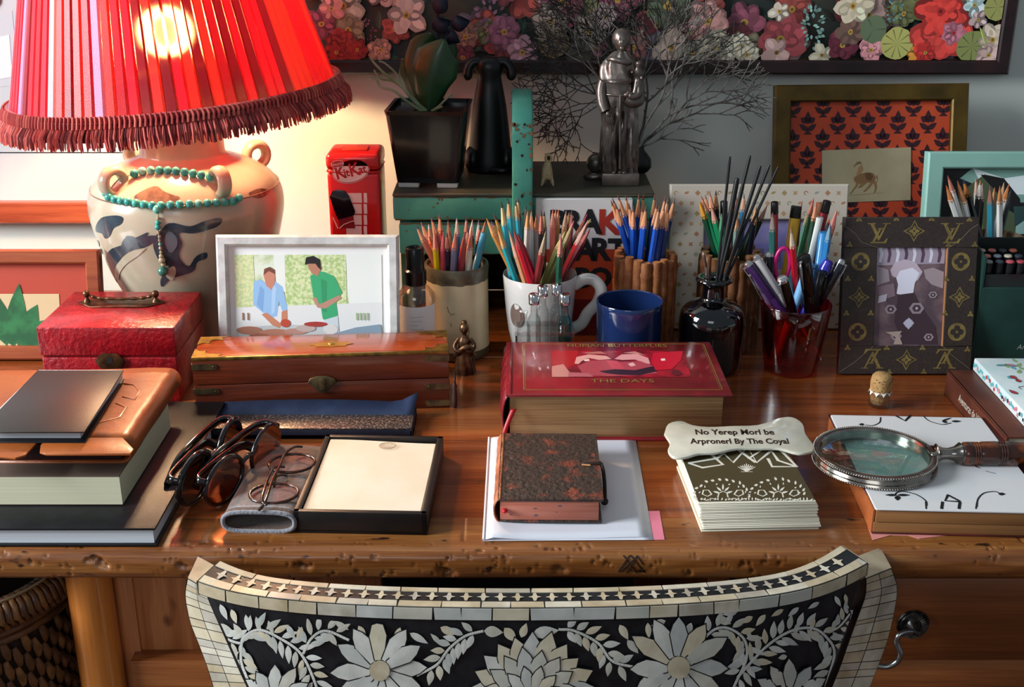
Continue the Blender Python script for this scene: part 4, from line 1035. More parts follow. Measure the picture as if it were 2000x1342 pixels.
for k in range(4): b.tube([(.006, -.0235, .1118 + k * .0013), (.0095, -.0245, .1116 + k * .0014), (.012, -.0235, .1115 + k * .0014)], [.001, .0009, .0006], m_pew, 6)
b.tube([(.004, -.0235, .115), (.0055, -.0245, .118)], [.001, .0006], m_pew, 6); b.build('hand', st, 80)
# head with hood-like hair, face
b = MB(); b.ball((-.0025, -.001, .1755), (.0092, .0100, .0128), m_pew, 22, 16)
b.tube([(-.0025, 0, .158), (-.0025, -.001, .168)], .0052, m_pew, 10)
b.ball((-.0025, -.0096, .1725), (.0048, .0022, .0062), m_pew, 12, 10)      # face
b.tube([(-.0025, -.0118, .1775), (-.0025, -.0132, .1738)], [.0008, .0013], m_pew, 6)
for s_ in (-1, 1): b.ball((-.0025 + s_ * .0026, -.0112, .1772), (.0013, .0008, .0007), m_pew, 8, 6); b.ball((-.0025 + s_ * .0026, -.0110, .1792), (.0019, .0009, .0005), m_pew, 8, 6); b.ball((-.0025 + s_ * .0088, -.001, .1755), (.0014, .002, .003), m_pew, 8, 6)
b.ball((-.0025, -.0116, .1706), (.0018, .0008, .0005), m_pew, 8, 6); b.ball((-.0025, -.0108, .1672), (.003, .0022, .003), m_pew, 10, 7)
b.build('head', st, 80)
b = MB(); b.lathe([(.0098, -.004), (.0112, .0), (.0116, .004), (.0105, .010), (.0070, .0145), (0, .0165)], m_pew, 24, T(-.0025, .0016, .1735)); b.build('hair', st, 80)
ch = skin('child', st, [((.0185, -.014, .128), .0062), ((.0185, -.0145, .138), .0066), ((.0185, -.0148, .1465), .0034), ((.0185, -.0155, .154), .0074), ((.012, -.018, .139), .0022), ((.009, -.021, .141), .0018), ((.022, -.0165, .137), .0022), ((.0215, -.021, .131), .0018), ((.015, -.0195, .122), .0032), ((.0125, -.0215, .113), .0022), ((.019, -.0195, .123), .0032), ((.0185, -.0215, .113), .0022)],
          [(0, 1), (1, 2), (2, 3), (1, 4), (4, 5), (1, 6), (6, 7), (0, 8), (8, 9), (0, 10), (10, 11)], m_pew)
b = MB(); b.tube([(.0185, -.0225, .1545), (.0185, -.0240, .1530)], [.0004, .0008], m_pew, 6)
for s_ in (-1, 1): b.ball((.0185 + s_ * .0022, -.0222, .1558), (.0007, .0004, .0004), m_pew, 6, 5)
b.ball((.0185, -.0218, .1505), (.0012, .0005, .0004), m_pew, 6, 5); b.build('child_face', st, 80)
b = MB(); b.tube(bez([(.004, -.0175, .108), (.012, -.0185, .103), (.022, -.014, .105), (.024, -.006, .115)], 5), [.004] * 16, m_pew, 8, flat=1.6); b.build('draped_cloth', st, 80)
# small dark sculpted helmet-like piece beside the statue
hx_ = P(1160, 345, 1.49).x
hl = thing('dark_figurine', 'small dark rounded carved piece left of the silvery statue', 'figurine', (hx_ + .002, 1.512, D + SH))
b = MB(); b.ball((.002, 0, .020), (.0125, .012, .0125), m_pew, 18, 12)
b.tube(bez([(-.012, -.004, .0035), (-.004, -.012, .0045), (.008, -.010, .006), (.014, 0, .006)], 5), .0034, m_pew, 8)
for k in range(5): b.tube([(.002 + .0125 * cos(R(a)) * cos(R(k * 30 - 60)), .0122 * cos(R(a)) * sin(R(k * 30 - 60)) - .001, .020 + .0128 * sin(R(a))) for a in range(-20, 91, 15)], .0010, m_pew, 5)
b.build('carving', hl, 80)
b = MB(); b.lathe([(0, 0), (.011, 0), (.0125, .003), (.009, .009), (0, .010)], m_pew, 20); b.build('foot', hl)

# ---- dark twigs (sea-fan branches) behind the statue ----
m_twig = mat('1d1917', .55, hx2='3c3630', ns=60, lo=.4, hi=.7)
m_twl = mat('8c847c', .5, hx2='3a342f', ns=60, lo=.35, hi=.65)
twx = P(1245, 335, 1.53).x
tw = thing('branch_bundle', 'bundle of thin dark branching twigs standing behind the silvery statue', 'dried branches', (twx, 1.557, D + SH))
b = MB(); b.lathe([(0, 0), (.017, 0), (.021, .006), (.020, .016), (.015, .023), (.011, .027), (.0105, .032), (.007, .032), (.007, .02), (0, .02)], m_dog, 24); b.build('small_vase', tw)
rt = random.Random(77)
b = MB(); nseg = [0]
def grow(p, d, L, r, depth, m, spread=.5):
    if depth == 0 or nseg[0] > 2600: return
    n = 4; pts = [p.copy()]; rad = [r]; dd = d.copy()
    for i in range(n):
        dd = (dd + Vector((rt.uniform(-.35, .35), rt.uniform(-.12, .12), rt.uniform(-.3, .3))) * .55).normalized()
        p = p + dd * (L / n); p.y = min(.105, max(-.012 if p.z > .2 else .004, p.y)); pts.append(p.copy()); rad.append(r * (1 - .16 * (i + 1) / n))
    b.tube(pts, rad, m, 5); nseg[0] += 1
    for q in pts[1:-1]:      # short thorn-like spurs
        if rt.random() < .5:
            e = Vector((rt.uniform(-1, 1), rt.uniform(-.4, .4), rt.uniform(-.2, 1))).normalized(); b.tube([q, q + e * L * rt.uniform(.1, .22)], [r * .6, r * .25], m, 4)
    kids = 2 if rt.random() < .72 else 3
    for k in range(kids):
        a = (k - (kids - 1) / 2) * spread * rt.uniform(.8, 1.5)
        ca, sa = cos(a), sin(a); nd = Vector((dd.x * ca - dd.z * sa, dd.y * .8 + rt.uniform(-.12, .12), dd.x * sa + dd.z * ca)).normalized()
        grow(p, nd, L * rt.uniform(.68, .92), max(.00062, r * .76), depth - 1, m, spread)
base = Vector((0, 0, .03))
for ang, L, dep, r in ((95, .055, 6, .0019), (80, .06, 6, .002), (66, .058, 6, .002), (52, .055, 6, .0019), (38, .05, 6, .0017), (108, .055, 6, .0019), (122, .05, 6, .0017), (20, .03, 4, .0014)):
    grow(base + Vector((cos(R(ang)) * .004, rt.uniform(-.004, .004), 0)), Vector((cos(R(ang)), rt.uniform(-.1, .12), sin(R(ang)))), L, r, dep, rt.choice([m_twig, m_twl]))
b.build('twigs', tw, 80, kind='stuff')
b = MB(); nseg[0] = 0    # finer dark fan spreading to the left
for ang, h0 in ((150, .10), (166, .095), (138, .12), (176, .09), (128, .13), (158, .14), (146, .16)):
    grow(Vector((-.01, .01, h0)), Vector((cos(R(ang)), rt.uniform(0, .3), sin(R(ang)))), .038, .0009, 6, m_twig, .75)
b.tube(bez([(0, 0, .03), (-.004, .006, .07), (-.010, .01, .10), (-.010, .01, .165)], 5), .0016, m_twig, 6)
b.build('fan_twigs', tw, 80, kind='stuff')
# ---- red chocolate tin ----
tx0 = P(634, 300, 1.43).x; tx1 = P(741, 300, 1.43).x; TW = tx1 - tx0; NV = 0
tin = thing('red_tin', 'tall red chocolate tin with an oval white logo below its lid', 'tin', ((tx0 + tx1) / 2, 1.43, D))
m_tin = mat('c41212', .28, coat=.4); m_tinp = mat('f0c8c0', .45); m_guard = mat('160a14', .2, coat=.5)
b = MB(); b.box(-TW / 2 + .001, TW / 2 - .001, .001, TW - .001, 0, .206, m_tin, .005, 3)
b.tube([(x, y, .2065) for x, y in rrect(-TW / 2 + .001, TW / 2 - .001, .001, TW - .001, .006, 3)], .0012, m_tin, 6, closed=True)
b.build('tin_body', tin)
b = MB(); b.box(-TW / 2, TW / 2, 0, TW, .2075, .2285, m_tin, .0065, 3); b.box(-TW * .24, TW * .24, TW * .28, TW * .72, .2285, .2297, mat('b03024', .3), .001)
b.build('lid', tin)
b = MB(Matrix.Translation((-TW / 2, .0006, 0)) @ UP)
def tp(px, py): q = P(px, py, 1.4305); return (q.x - tx0, q.z - D)
cx, cy = tp(685, 334); 
b.flat(tr2(circ(.0232, 40, 0, 0, .0148), cx, cy, 1, 14), m_tinp, .0002); b.flat(tr2(circ(.0226, 40, 0, 0, .0141), cx, cy, 1, 14), m_tin, .0004); b.flat(tr2(circ(.0218, 40, 0, 0, .0133), cx, cy, 1, 14), m_tinp, .0006)
Mk = T(cx, cy, .0008, 0, 0, 12)
def bold(txt, s, x, y): 
    for o in (0,): b.text(txt, mat('b80c10', .5), s, x + o, y, abs(o) * .1, Mk, sx=.9, bold=.0004)
bold('K', .0225, -.0128, .0002); bold('it', .0135, -.0056, -.0012); bold('K', .0225, .0046, .0002); bold('at', .0135, .0142, -.0010)
qx, qy = tp(659, 320); 
b.flat(tr2(rrect(-.0072, .0072, -.0042, .0042, .0035), qx, qy, 1, 10), m_tinp, .0010); b.flat(tr2(rrect(-.0066, .0066, -.0036, .0036, .003), qx, qy, 1, 10), m_tin, .0012)
b.text('Nestlé', m_tinp, .0062, 0, 0, 0, T(qx, qy, .0014, 0, 0, 10))
# phone box windows
for i, (xa, xb) in enumerate(((676, 707), (710, 717.5))):
    for j in range(5):
        ya = 377 + j * 21.5; yb = ya + 19
        p0 = tp(xa, ya); p1 = tp(xb, yb); b.rect(p0[0], p1[0], p1[1], p0[1], m_tinp, .0003)
p = [tp(x, y) for x, y in ((644, 384), (649, 373), (660, 370), (674, 372), (682, 382), (694, 412), (692, 420), (670, 426), (660, 428), (652, 408))]
b.prism(p[::-1], .0004, .002, m_guard, bev=.0006)
for pts in ([(661, 428), (690, 420), (694, 446), (664, 446)],): b.flat([tp(*q) for q in pts][::-1], mat('8c1420', .4), .0006)
b.tube([(*tp(x, y), .0008) for x, y in ((663, 446), (672, 438), (684, 433), (692, 431))], .0005, m_tinp, 5)
b.tube([(*tp(x, y), .0008) for x, y in ((650, 424), (656, 436), (660, 446))], .0007, m_tinp, 5)
b.build('printed_front', tin, 40)

# ---- large printed book leaning on the rack ----
bk = standing('poster_book', 'white and orange book with big ART lettering leaning on the turquoise rack', 'book', P(1046, 500, 1.42).x, 1.4255, 0, 0, .5)
W = .118; H = .1745
m_or = mat('b8421c', .55)
b = MB(); b.box(0, W, 0, H, -.007, 0, mat('ddd8d4', .5), .001, 1)
b.rect(0, W, .0, .115 - .004, m_or, .0002); b.rect(0, W, 0, .046, mat('6e1416', .5), .0004)
m_nk = mat('14181c', .5)
def bt(t, s, px, py, m, zz=.0007):
    q = P(px, py, 1.4255); 
    for o in (0,): b.text(t, m, s * .98, q.x - P(1046, 500, 1.42).x + o, q.z - D, zz + abs(o) * .05, bold=.0016)
bt('B', .040, 1090, 436, m_nk); bt('R', .040, 1118, 436, m_nk); bt('A', .042, 1152, 436, m_nk); bt('K', .044, 1190, 437, mat('a83020', .5)); bt('A', .038, 1143, 490, m_nk); bt('R', .040, 1172, 490, m_nk); bt('T', .038, 1206, 490, m_nk); bt('B', .036, 1138, 545, m_nk); bt('O', .036, 1172, 545, m_nk)
b.build('cover', bk)

# ---------------- holders ----------------
CX = lambda px, py, Y: P(px, py, Y).x
# cream stoneware crock
crock_c = (CX(893, 600, 1.365), 1.365); crock_r = .0375; crock_h = .1135
crock = thing('cream_crock', 'tall cream stoneware jar with olive rim full of coloured pencils', 'jar', (*crock_c, D))
m_crk = mat('dccba4', .3, hx2='c8b48c', ns=20, lo=.35, hi=.7, coat=.5); m_olive = mat('6a624a', .35, hx2='504a3c', ns=60, coat=.4)
b = MB(); b.lathe([(0, 0), (.036, 0), (.0385, .002), (.0388, .012)], m_olive, 48, cap=False); b.lathe([(.0388, .0121), (.0378, .02), (.0375, .097)], m_crk, 48, cap=False)
b.lathe([(.0375, .097), (.0380, .103), (.0385, .110), (.0375, crock_h), (.0352, crock_h - .0005), (.0345, .108)], m_olive, 48, cap=False); b.lathe([(.0345, .108), (.0345, .006), (0, .006)], m_crk, 48, cap=False)
n = 60; vs = []
for i in range(n):
    a = 2 * pi * i / n; vs += [(.0377 * cos(a), .0377 * sin(a), .0975), (.0377 * cos(a), .0377 * sin(a), .0955 - .0012 * mnoise.noise(Vector((i * .4, 0, 3))) - .0003 * (i % 3))]
b.add(vs, [(2 * i, 2 * i + 1, (2 * i + 3) % (2 * n), (2 * i + 2) % (2 * n)) for i in range(n)], m_olive)
m_crack = mat('6c5838', .6)
for pts in ([(-105, .070), (-103, .064), (-98, .060), (-92, .062)], [(-100, .050), (-98, .045)], [(-70, .032), (-76, .022), (-72, .014), (-80, .010)], [(-66, .04), (-68, .032)], [(-84, .018), (-78, .012), (-83, .006)]):
    b.tube([(.0379 * cos(R(a)), .0379 * sin(R(a)), z) for a, z in pts], .00035, m_crack, 4)
b.build('crock_body', crock, 50)
# white footed mug
mug_c = (CX(1054, 600, 1.352), 1.352); mug_r = .0435; mug_h = .104
mug = thing('white_mug', 'tall white footed mug with a big handle, crammed with pencils', 'mug', (*mug_c, D))
m_por = mat('cfcac4', .18, coat=.5)
b = MB(); b.lathe([(0, .0), (.041, .0), (.0435, .003), (.0425, .008), (.034, .014), (.0335, .018), (.0375, .035), (.0405, .06), (.0425, .085), (.0438, .102), (.0432, .104), (.0415, .102), (.0395, .07), (.032, .022), (0, .02)], m_por, 48); b.build('mug_body', mug, 60)
b = MB(); b.tube(bez([(.040, -.004, .090), (.052, -.006, .098), (.064, -.008, .097), (.0715, -.009, .086), (.068, -.008, .070), (.057, -.006, .056), (.050, -.004, .042), (.0375, -.003, .034)], 6), .0048, m_por, 12, flat=1.5); b.build('mug_handle', mug, 80)
b = MB(); 
for (a, z, rr) in ((-132, .062, .011),): 
    b.add([((.0412 + .0006 - .0000 * u) * cos(R(a + u * 1300)), (.0412 + .0006) * sin(R(a + u * 1300)), z + v) for u, v in circ(rr, 20, 0, 0, rr * 1.3)], [list(range(20))], mat('6e5a50', .4))
b.build('painted_mark', mug, 0)
# bark pen holders
def bark_holder(name, label, cx, cy, r, h, m, seed, n=19):
    rb = random.Random(seed); t = thing(name, label, 'pencil holder', (cx, cy, D))
    b = MB(); b.lathe([(0, .0), (r * .86, 0), (r * .88, h - .003), (r * .815, h - .003), (r * .815, .006), (0, .006)], m[1], 36); b.build('inner_tube', t)
    for i in range(n):
        a = 2 * pi * i / n + rb.uniform(-.05, .05); rr = 2 * pi * r / n * .52 * rb.uniform(.8, 1.1); R0 = r - rr * .3; top = h + rb.uniform(-.004, .004)
        kz = [0]; 
        while kz[-1] < top - .006: kz.append(min(top, kz[-1] + rb.uniform(.004, .008)))
        if kz[-1] < top: kz.append(top)
        knots = [rb.uniform(0, top) for _ in range(3)]; vs = []; S = 9; tw = rb.uniform(-.02, .02)
        for z in kz:
            kk = rr * (1 + .12 * mnoise.noise(Vector((i * 3.1, z * 160, seed))) + sum(.26 * math.exp(-((z - q) / .0035) ** 2) for q in knots)) * (.9 if z in (0, top) else 1)
            aa = a + tw * z / h
            for k in range(S):
                p = 2 * pi * k / S; ox = kk * cos(p); oy = kk * sin(p)
                vs.append(((R0 + ox) * cos(aa) - oy * sin(aa), (R0 + ox) * sin(aa) + oy * cos(aa), z))
        b = MB(); fs = [(i_ * S + k, i_ * S + (k + 1) % S, (i_ + 1) * S + (k + 1) % S, (i_ + 1) * S + k) for i_ in range(len(kz) - 1) for k in range(S)]
        b.add(vs, fs + [list(range(S))[::-1]], m[0]); b.add(vs[-S:], [list(range(S))], m[1])
        b.build('bark_stick', t, 70)
    return t
m_bk1 = (mat('a8683c', .55, hx2='7c4224', ns=60, lo=.35, hi=.7, bump=.4, bs=200), mat('b87844', .6)); m_bk2 = (mat('74482a', .4, hx2='4a2a16', ns=60, lo=.35, hi=.7, bump=.4, bs=200, coat=.4), mat('8a6038', .5))
bh1 = (CX(1259, 560, 1.391), 1.391); bh2 = (CX(1424, 560, 1.391), 1.391); BR = .0345; BH = .116
bark_holder('bark_pencil_holder', 'holder of light brown bark sticks filled with blue pencils', *bh1, BR, BH, m_bk1, 4)
bark_holder('bark_pencil_holder', 'holder of darker bark sticks behind the black bottle, with green pencils', *bh2, BR, BH + .002, m_bk2, 9)
# blue cup
cup_c = (CX(1229, 620, 1.3085), 1.3085)
cup = thing('blue_cup', 'empty glossy navy blue ceramic cup behind the thick red book', 'cup', (*cup_c, D))
m_blue = mat('182a54', .12, coat=.8); m_bluel = mat('b8c0d0', .3)
b = MB(); b.lathe([(0, 0), (.034, 0), (.0365, .003), (.0375, .01), (.0378, .078), (.0384, .0845), (.0378, .0855), (.0362, .0845), (.0355, .07), (.0345, .008), (0, .006)], m_blue, 56); b.build('cup_body', cup, 50)
b = MB()
for z in (.026, .034): b.tube([(.0378 * cos(R(a)), .0378 * sin(R(a)), z + .002 * sin(R(a * 2))) for a in range(180, 262, 6)], .00035, m_bluel, 5)
b.build('painted_line', cup)
# black bottle
bot_c = (CX(1388, 660, 1.314), 1.314)
bot = thing('black_bottle', 'squat glossy black glass bottle holding thin black sticks', 'bottle', (*bot_c, D))
m_bg = mat('050507', .06, coat=1.0)
b = MB(); bp_ = bez([(.0, .0, 0), (.030, 0, 0), (.0355, .004, 0), (.0372, .03, 0), (.0378, .058, 0), (.0345, .072, 0), (.024, .0805, 0), (.0145, .085, 0), (.0130, .091, 0), (.0130, .102, 0), (.0165, .1045, 0), (.0208, .1065, 0), (.0212, .109, 0), (.0185, .1115, 0), (.0130, .1105, 0), (.0105, .105, 0), (.0105, .088, 0), (.02, .076, 0), (.034, .05, 0), (.033, .006, 0), (0, .004, 0)], 3)
b.lathe([(max(0, q.x), max(0, q.y)) for q in bp_], m_bg, 56); b.build('bottle_glass', bot, 60)
# red glass
rg_c = (CX(1549, 660, 1.308), 1.308)
rg = thing('red_glass', 'translucent red glass tumbler crowded with pens', 'glass', (*rg_c, D))
m_rg = pane('red_glass', (.93, .09, .15), .05)
b = MB(); b.lathe([(0, 0), (.0285, 0), (.0305, .0015), (.0312, .005), (.0335, .02), (.0405, .0815), (.0400, .083), (.0388, .0815), (.0322, .022), (.0300, .016), (0, .015)], m_rg, 56); b.build('tumbler', rg, 60)
# spray bottle
sp_c = (CX(814, 620, 1.325), 1.325)
spb = thing('spray_bottle', 'clear spray bottle with black pump cap and white label', 'bottle', (*sp_c, D))
m_liq = pane('clear_bottle', (.97, .95, .93), .10)
b = MB(); b.lathe([(0, 0), (.020, 0), (.0218, .002), (.022, .01), (.022, .081), (.021, .088), (.016, .095), (.0112, .0985), (.0105, .103), (.0105, .108), (0, .108)], m_liq, 40); b.build('bottle_body', spb, 50)
b = MB(); b.lathe([(.0222, .012), (.0222, .078)], mat('f0ece8', .5), 40, a0=190, a1=350)
for k in range(7): b.tube([(.0224 * cos(R(a)), .0224 * sin(R(a)), .066 - k * .005) for a in range(255, 300 - (k % 3) * 8, 5)], .00025, mat('b09c94', .6), 4)
b.build('paper_label', spb, 50)
b = MB(); b.lathe([(0, .100), (.0125, .100), (.0128, .116), (.0118, .117), (.0108, .118), (.0108, .142), (.0098, .1435), (.006, .1435), (.0055, .1415), (0, .1415)], mat('0a0a0b', .25), 36); b.build('pump_cap', spb, 40)
# brush roll holder at right (beige cloth-covered jar behind the green box)
bj_c = (CX(1932, 520, 1.40), 1.402)
bj = thing('beige_pot', 'rough beige pot of white and black pencils behind the dark green box', 'pencil holder', (*bj_c, D))
b = MB(); b.lathe([(0, 0), (.036, 0), (.038, .01), (.038, .128), (.037, .1345), (.0345, .1335), (.034, .12), (.034, .008), (0, .008)], mat('8c765c', .9, hx2='6c583e', ns=80, bump=.6, bs=200), 40); b.build('pot_body', bj)
# ---------------- pencils, pens, sticks ----------------
m_woodc = mat('d09468', .6, hx2='c08058', ns=200); m_woodc2 = mat('d8b890', .6); m_lead = mat('2a2424', .4)
_meshes = {}
def part_mesh(key, fn):
    if key not in _meshes:
        b = MB(); fn(b); o = b.build(key[0], None, 40); _meshes[key] = o.data; bpy.data.objects.remove(o)
    return _meshes[key]
def child(name, me, parent, loc=(0, 0, 0), scale=(1, 1, 1), label=None):
    o = bpy.data.objects.new(name, me); C.objects.link(o); o.parent = parent; o.location = loc; o.scale = scale
    if label: o['label'] = label
    return o
def colm(hx, rough=.35): return mat(hx, rough, coat=.3)
def aim(o, b, t):
    d = (t - b); o.location = b; o.rotation_euler = d.to_track_quat('Z', 'Y').to_euler(); return d.length
def mk_pencil(o, L, hx, wood_='d09468', lead='2a2424', r=.0037, cone=.022):
    hexp = circ(r, 6); hexq = circ(r * .97, 6)
    me = part_mesh(('barrel', hx, r), lambda b: b.prism(hexp, 0, 1, colm(hx)))
    def fc(b):
        n = 12; vs = [(r * .98 * cos(2 * pi * i / n), r * .98 * sin(2 * pi * i / n), (0 if i % 2 == 0 else -.0032)) for i in range(n)] + [(.0014 * cos(2 * pi * i / n), .0014 * sin(2 * pi * i / n), cone * .72) for i in range(n)]
        b.add(vs, [(i, (i + 1) % n, n + (i + 1) % n, n + i) for i in range(n)], mat(wood_, .6))
    mc = part_mesh(('sharpened_wood', wood_, r, cone), fc)
    ml = part_mesh(('lead_tip', lead, cone), lambda b: b.lathe([(.0014, cone * .72), (.0003, cone)], mat(lead, .45), 10))
    child('barrel', me, o, (0, 0, 0), (1, 1, L - cone + .0008)); child('sharpened_wood', mc, o, (0, 0, L - cone)); child('lead_tip', ml, o, (0, 0, L - cone))
def mk_flat(o, L, hx, r=.004, end=None):
    me = part_mesh(('barrel', hx, r, 'f'), lambda b: b.lathe([(0, 0), (r, 0), (r, 1 - .003), (r * .9, 1), (0, 1)], colm(hx), 16))
    child('barrel', me, o, (0, 0, 0), (1, 1, L - (.014 if end else 0)))
    if end: child('end_cap', part_mesh(('end_cap', end, r), lambda b: b.lathe([(r * 1.0, 0), (r * 1.04, .0004), (r * 1.0, .0132), (r * .85, .014), (0, .014)], colm(end, .3), 16)), o, (0, 0, L - .014))
def mk_pen(o, L, hx, top, clip='c8c8c8', r=.0052):
    child('barrel', part_mesh(('barrel', hx, r, 'p'), lambda b: b.lathe([(0, 0), (r * .3, 0), (r, .18), (r, 1), (0, 1)], colm(hx, .2), 20)), o, (0, 0, 0), (1, 1, L - .052))
    child('cap', part_mesh(('cap', hx, r, top), lambda b: (b.lathe([(r, 0), (r * 1.10, .001), (r * 1.10, .044), (r * 1.02, .047)], colm(hx, .15), 20), b.lathe([(r * 1.02, .047), (r * .95, .0505), (r * .6, .052), (0, .052)], mat(top, .15, .9 if top[0] in 'cd' else 0), 20))), o, (0, 0, L - .052))
    child('clip', part_mesh(('clip', clip, r), lambda b: (b.box(-.0013, .0013, -r * 1.1 - .0022, -r * 1.1 - .0012, .012, .047, mat(clip, .15, .9), .0003), b.box(-.0013, .0013, -r * 1.1 - .0022, -r * .6, .0455, .048, mat(clip, .15, .9), .0003))), o, (0, 0, L - .052))
def seg_close(p1, q1, p2, q2):
    d1 = q1 - p1; d2 = q2 - p2; r = p1 - p2; a = d1.dot(d1); e = d2.dot(d2); f = d2.dot(r); c = d1.dot(r); bb = d1.dot(d2); den = a * e - bb * bb
    s = min(1, max(0, (bb * f - c * e) / den)) if den > 1e-12 else 0
    t = (bb * s + f) / e
    if t < 0: t = 0; s = min(1, max(0, -c / a))
    elif t > 1: t = 1; s = min(1, max(0, (bb - c) / a))
    return s, t, (p1 + d1 * s) - (p2 + d2 * t)
ORD = ['leftmost', 'second', 'third', 'fourth', 'fifth', 'sixth', 'seventh', 'eighth', 'ninth', 'tenth', 'eleventh', 'twelfth', 'thirteenth', 'fourteenth', 'fifteenth', 'sixteenth', 'seventeenth', 'eighteenth', 'nineteenth', 'twentieth']
def fill(hname, group, c, rin, h, items, name='pencil', cat='pencil', ratio=.74, z0=.009, rbot=None):
    rbot = rbot or rin * .9
    """items: (px, py, d, kind, colour word, args[, rim offset x]); d is the depth in the holder, -1 front .. 1 back"""
    cx, cy = c; S = []
    for it in items:
        px, py, d = it[:3]; rr = it[6] if len(it) > 6 else None
        Y = cy + d * rin * 1.15; t = P(px, py, Y); k = ratio
        rim = Vector(((t.x - cx) * k, (Y - cy) * k)) if rr is None else Vector((rr, (Y - cy) * k))
        m_ = rin - it[5].get('r', .0037) - .0006
        if rim.length > m_: rim = rim.normalized() * m_
        zt = t.z - D; f = (zt - z0) / (zt - h)
        bt_ = Vector((t.x - cx, t.y - cy)) + (rim - Vector((t.x - cx, t.y - cy))) * f
        if bt_.length > rbot - .004: bt_ = bt_.normalized() * (rbot - .004)
        S.append([Vector((bt_.x, bt_.y, z0)), Vector((t.x - cx, t.y - cy, zt)), it[5].get('r', .0037), Vector((t.x - cx, zt))])
    for itn in range(140):
        mv = 0
        for i in range(len(S)):
            for j in range(i):
                s, t, v = seg_close(S[i][0], S[i][1], S[j][0], S[j][1]); need = (S[i][2] + S[j][2]) * 1.04 + .0002; L = v.length
                if L < need:
                    if L < 1e-6: v = Vector((0, 1, 0)); L = 1
                    p = v / L * (need - (v.length if v.length < need else 0)) * .5; p.z = 0; p.x *= .8; mv += 1
                    for (q, w_, sg) in ((i, s, 1), (j, t, -1)):
                        S[q][0] += p * (1 - w_ * .8) * sg; S[q][1] += Vector((p.x * .35, p.y, 0)) * (.2 + w_ * .8) * sg
        for sgm in S:
            m_ = rin - sgm[2] - .0006; a = Vector((sgm[0].x, sgm[0].y))
            if a.length > rbot - .0038: a = a.normalized() * (rbot - .0038); sgm[0].x, sgm[0].y = a.x, a.y
            k = (h - z0) / (sgm[1].z - z0); r_ = sgm[0].lerp(sgm[1], k); a = Vector((r_.x, r_.y))
            if a.length > m_:
                dlt = a.normalized() * (m_ - a.length); sgm[1].y += dlt.y * 1.2; sgm[0].x += dlt.x; sgm[0].y += dlt.y * .5
        if not mv: break
    cols = {}
    for i, it in enumerate(items): cols.setdefault((it[3], it[4]), []).append((it[0], i))
    lab = {}
    for (kd, cw), L in cols.items():
        L.sort()
        for q, (x, i) in enumerate(L):
            noun = items[i][5].get('noun', name).replace('_', ' ')
            if len(L) == 1: lab[i] = '%s %s standing in the %s, the only one so coloured' % (cw, noun, hname)
            elif q == 0: lab[i] = 'leftmost %s %s standing in the %s' % (cw, noun, hname)
            elif q == len(L) - 1: lab[i] = 'rightmost %s %s standing in the %s' % (cw, noun, hname)
            else: lab[i] = '%s %s %s from the left standing in the %s' % (ORD[q], cw, noun, hname)
    for i, it in enumerate(items):
        b_, t_ = S[i][0], S[i][1]; Yt = cy + t_.y; t3 = P(it[0], it[1], Yt); b3 = Vector((cx + b_.x, cy + b_.y, D + z0))
        a = dict(it[5]); noun = a.pop('noun', name)
        o = thing(noun, lab[i], 'pen' if it[3] == 'pen' else ('marker' if 'marker' in noun else cat), (0, 0, 0), group=group)
        L = aim(o, b3, t3)
        if it[3] == 'pencil': mk_pencil(o, L, **a)
        elif it[3] == 'flat': mk_flat(o, L, **a)
        elif it[3] == 'pen': mk_pen(o, L, **a)
        elif it[3] == 'reed':
            r = a['r']; hx = a['hx']
            me = part_mesh(('stick', hx, r), lambda b: b.lathe([(0, 0), (r, 0), (r, .97), (r * .7, 1), (0, 1)], mat(hx, .4), 10)); child('stick', me, o, (0, 0, 0), (1, 1, L))
        elif it[3] == 'brush':
            r = a['r']
            child('handle', part_mesh(('handle', r, 'b'), lambda b: b.lathe([(0, 0), (r * .5, 0), (r, .6), (r * .8, 1), (0, 1)], mat('1c1412', .3), 10)), o, (0, 0, 0), (1, 1, L - .03))
            child('ferrule', part_mesh(('ferrule', r, 'b'), lambda b: b.lathe([(r * .85, 0), (r * 1.1, .014), (0, .014)], mat('b8b4ae', .2, .9), 10)), o, (0, 0, L - .03))
            child('bristles', part_mesh(('bristles', r, 'b'), lambda b: b.lathe([(r * 1.05, 0), (r * 1.1, .006), (r * .2, .016), (0, .016)], mat('4a3020', .8), 10)), o, (0, 0, L - .0165))
def pz(px, py, d, word, hx, lead=None, wood_='cf8f6c', rim=None, cone=.02, r=.0037):
    t = (px, py, d, 'pencil', word, dict(hx=hx, lead=lead or hx, wood_=wood_, cone=cone, r=r))
    return t if rim is None else t + (rim,)
def ft(px, py, d, word, hx, rim=None, **k):
    t = (px, py, d, 'flat', word, dict(hx=hx, **k)); return t if rim is None else t + (rim,)

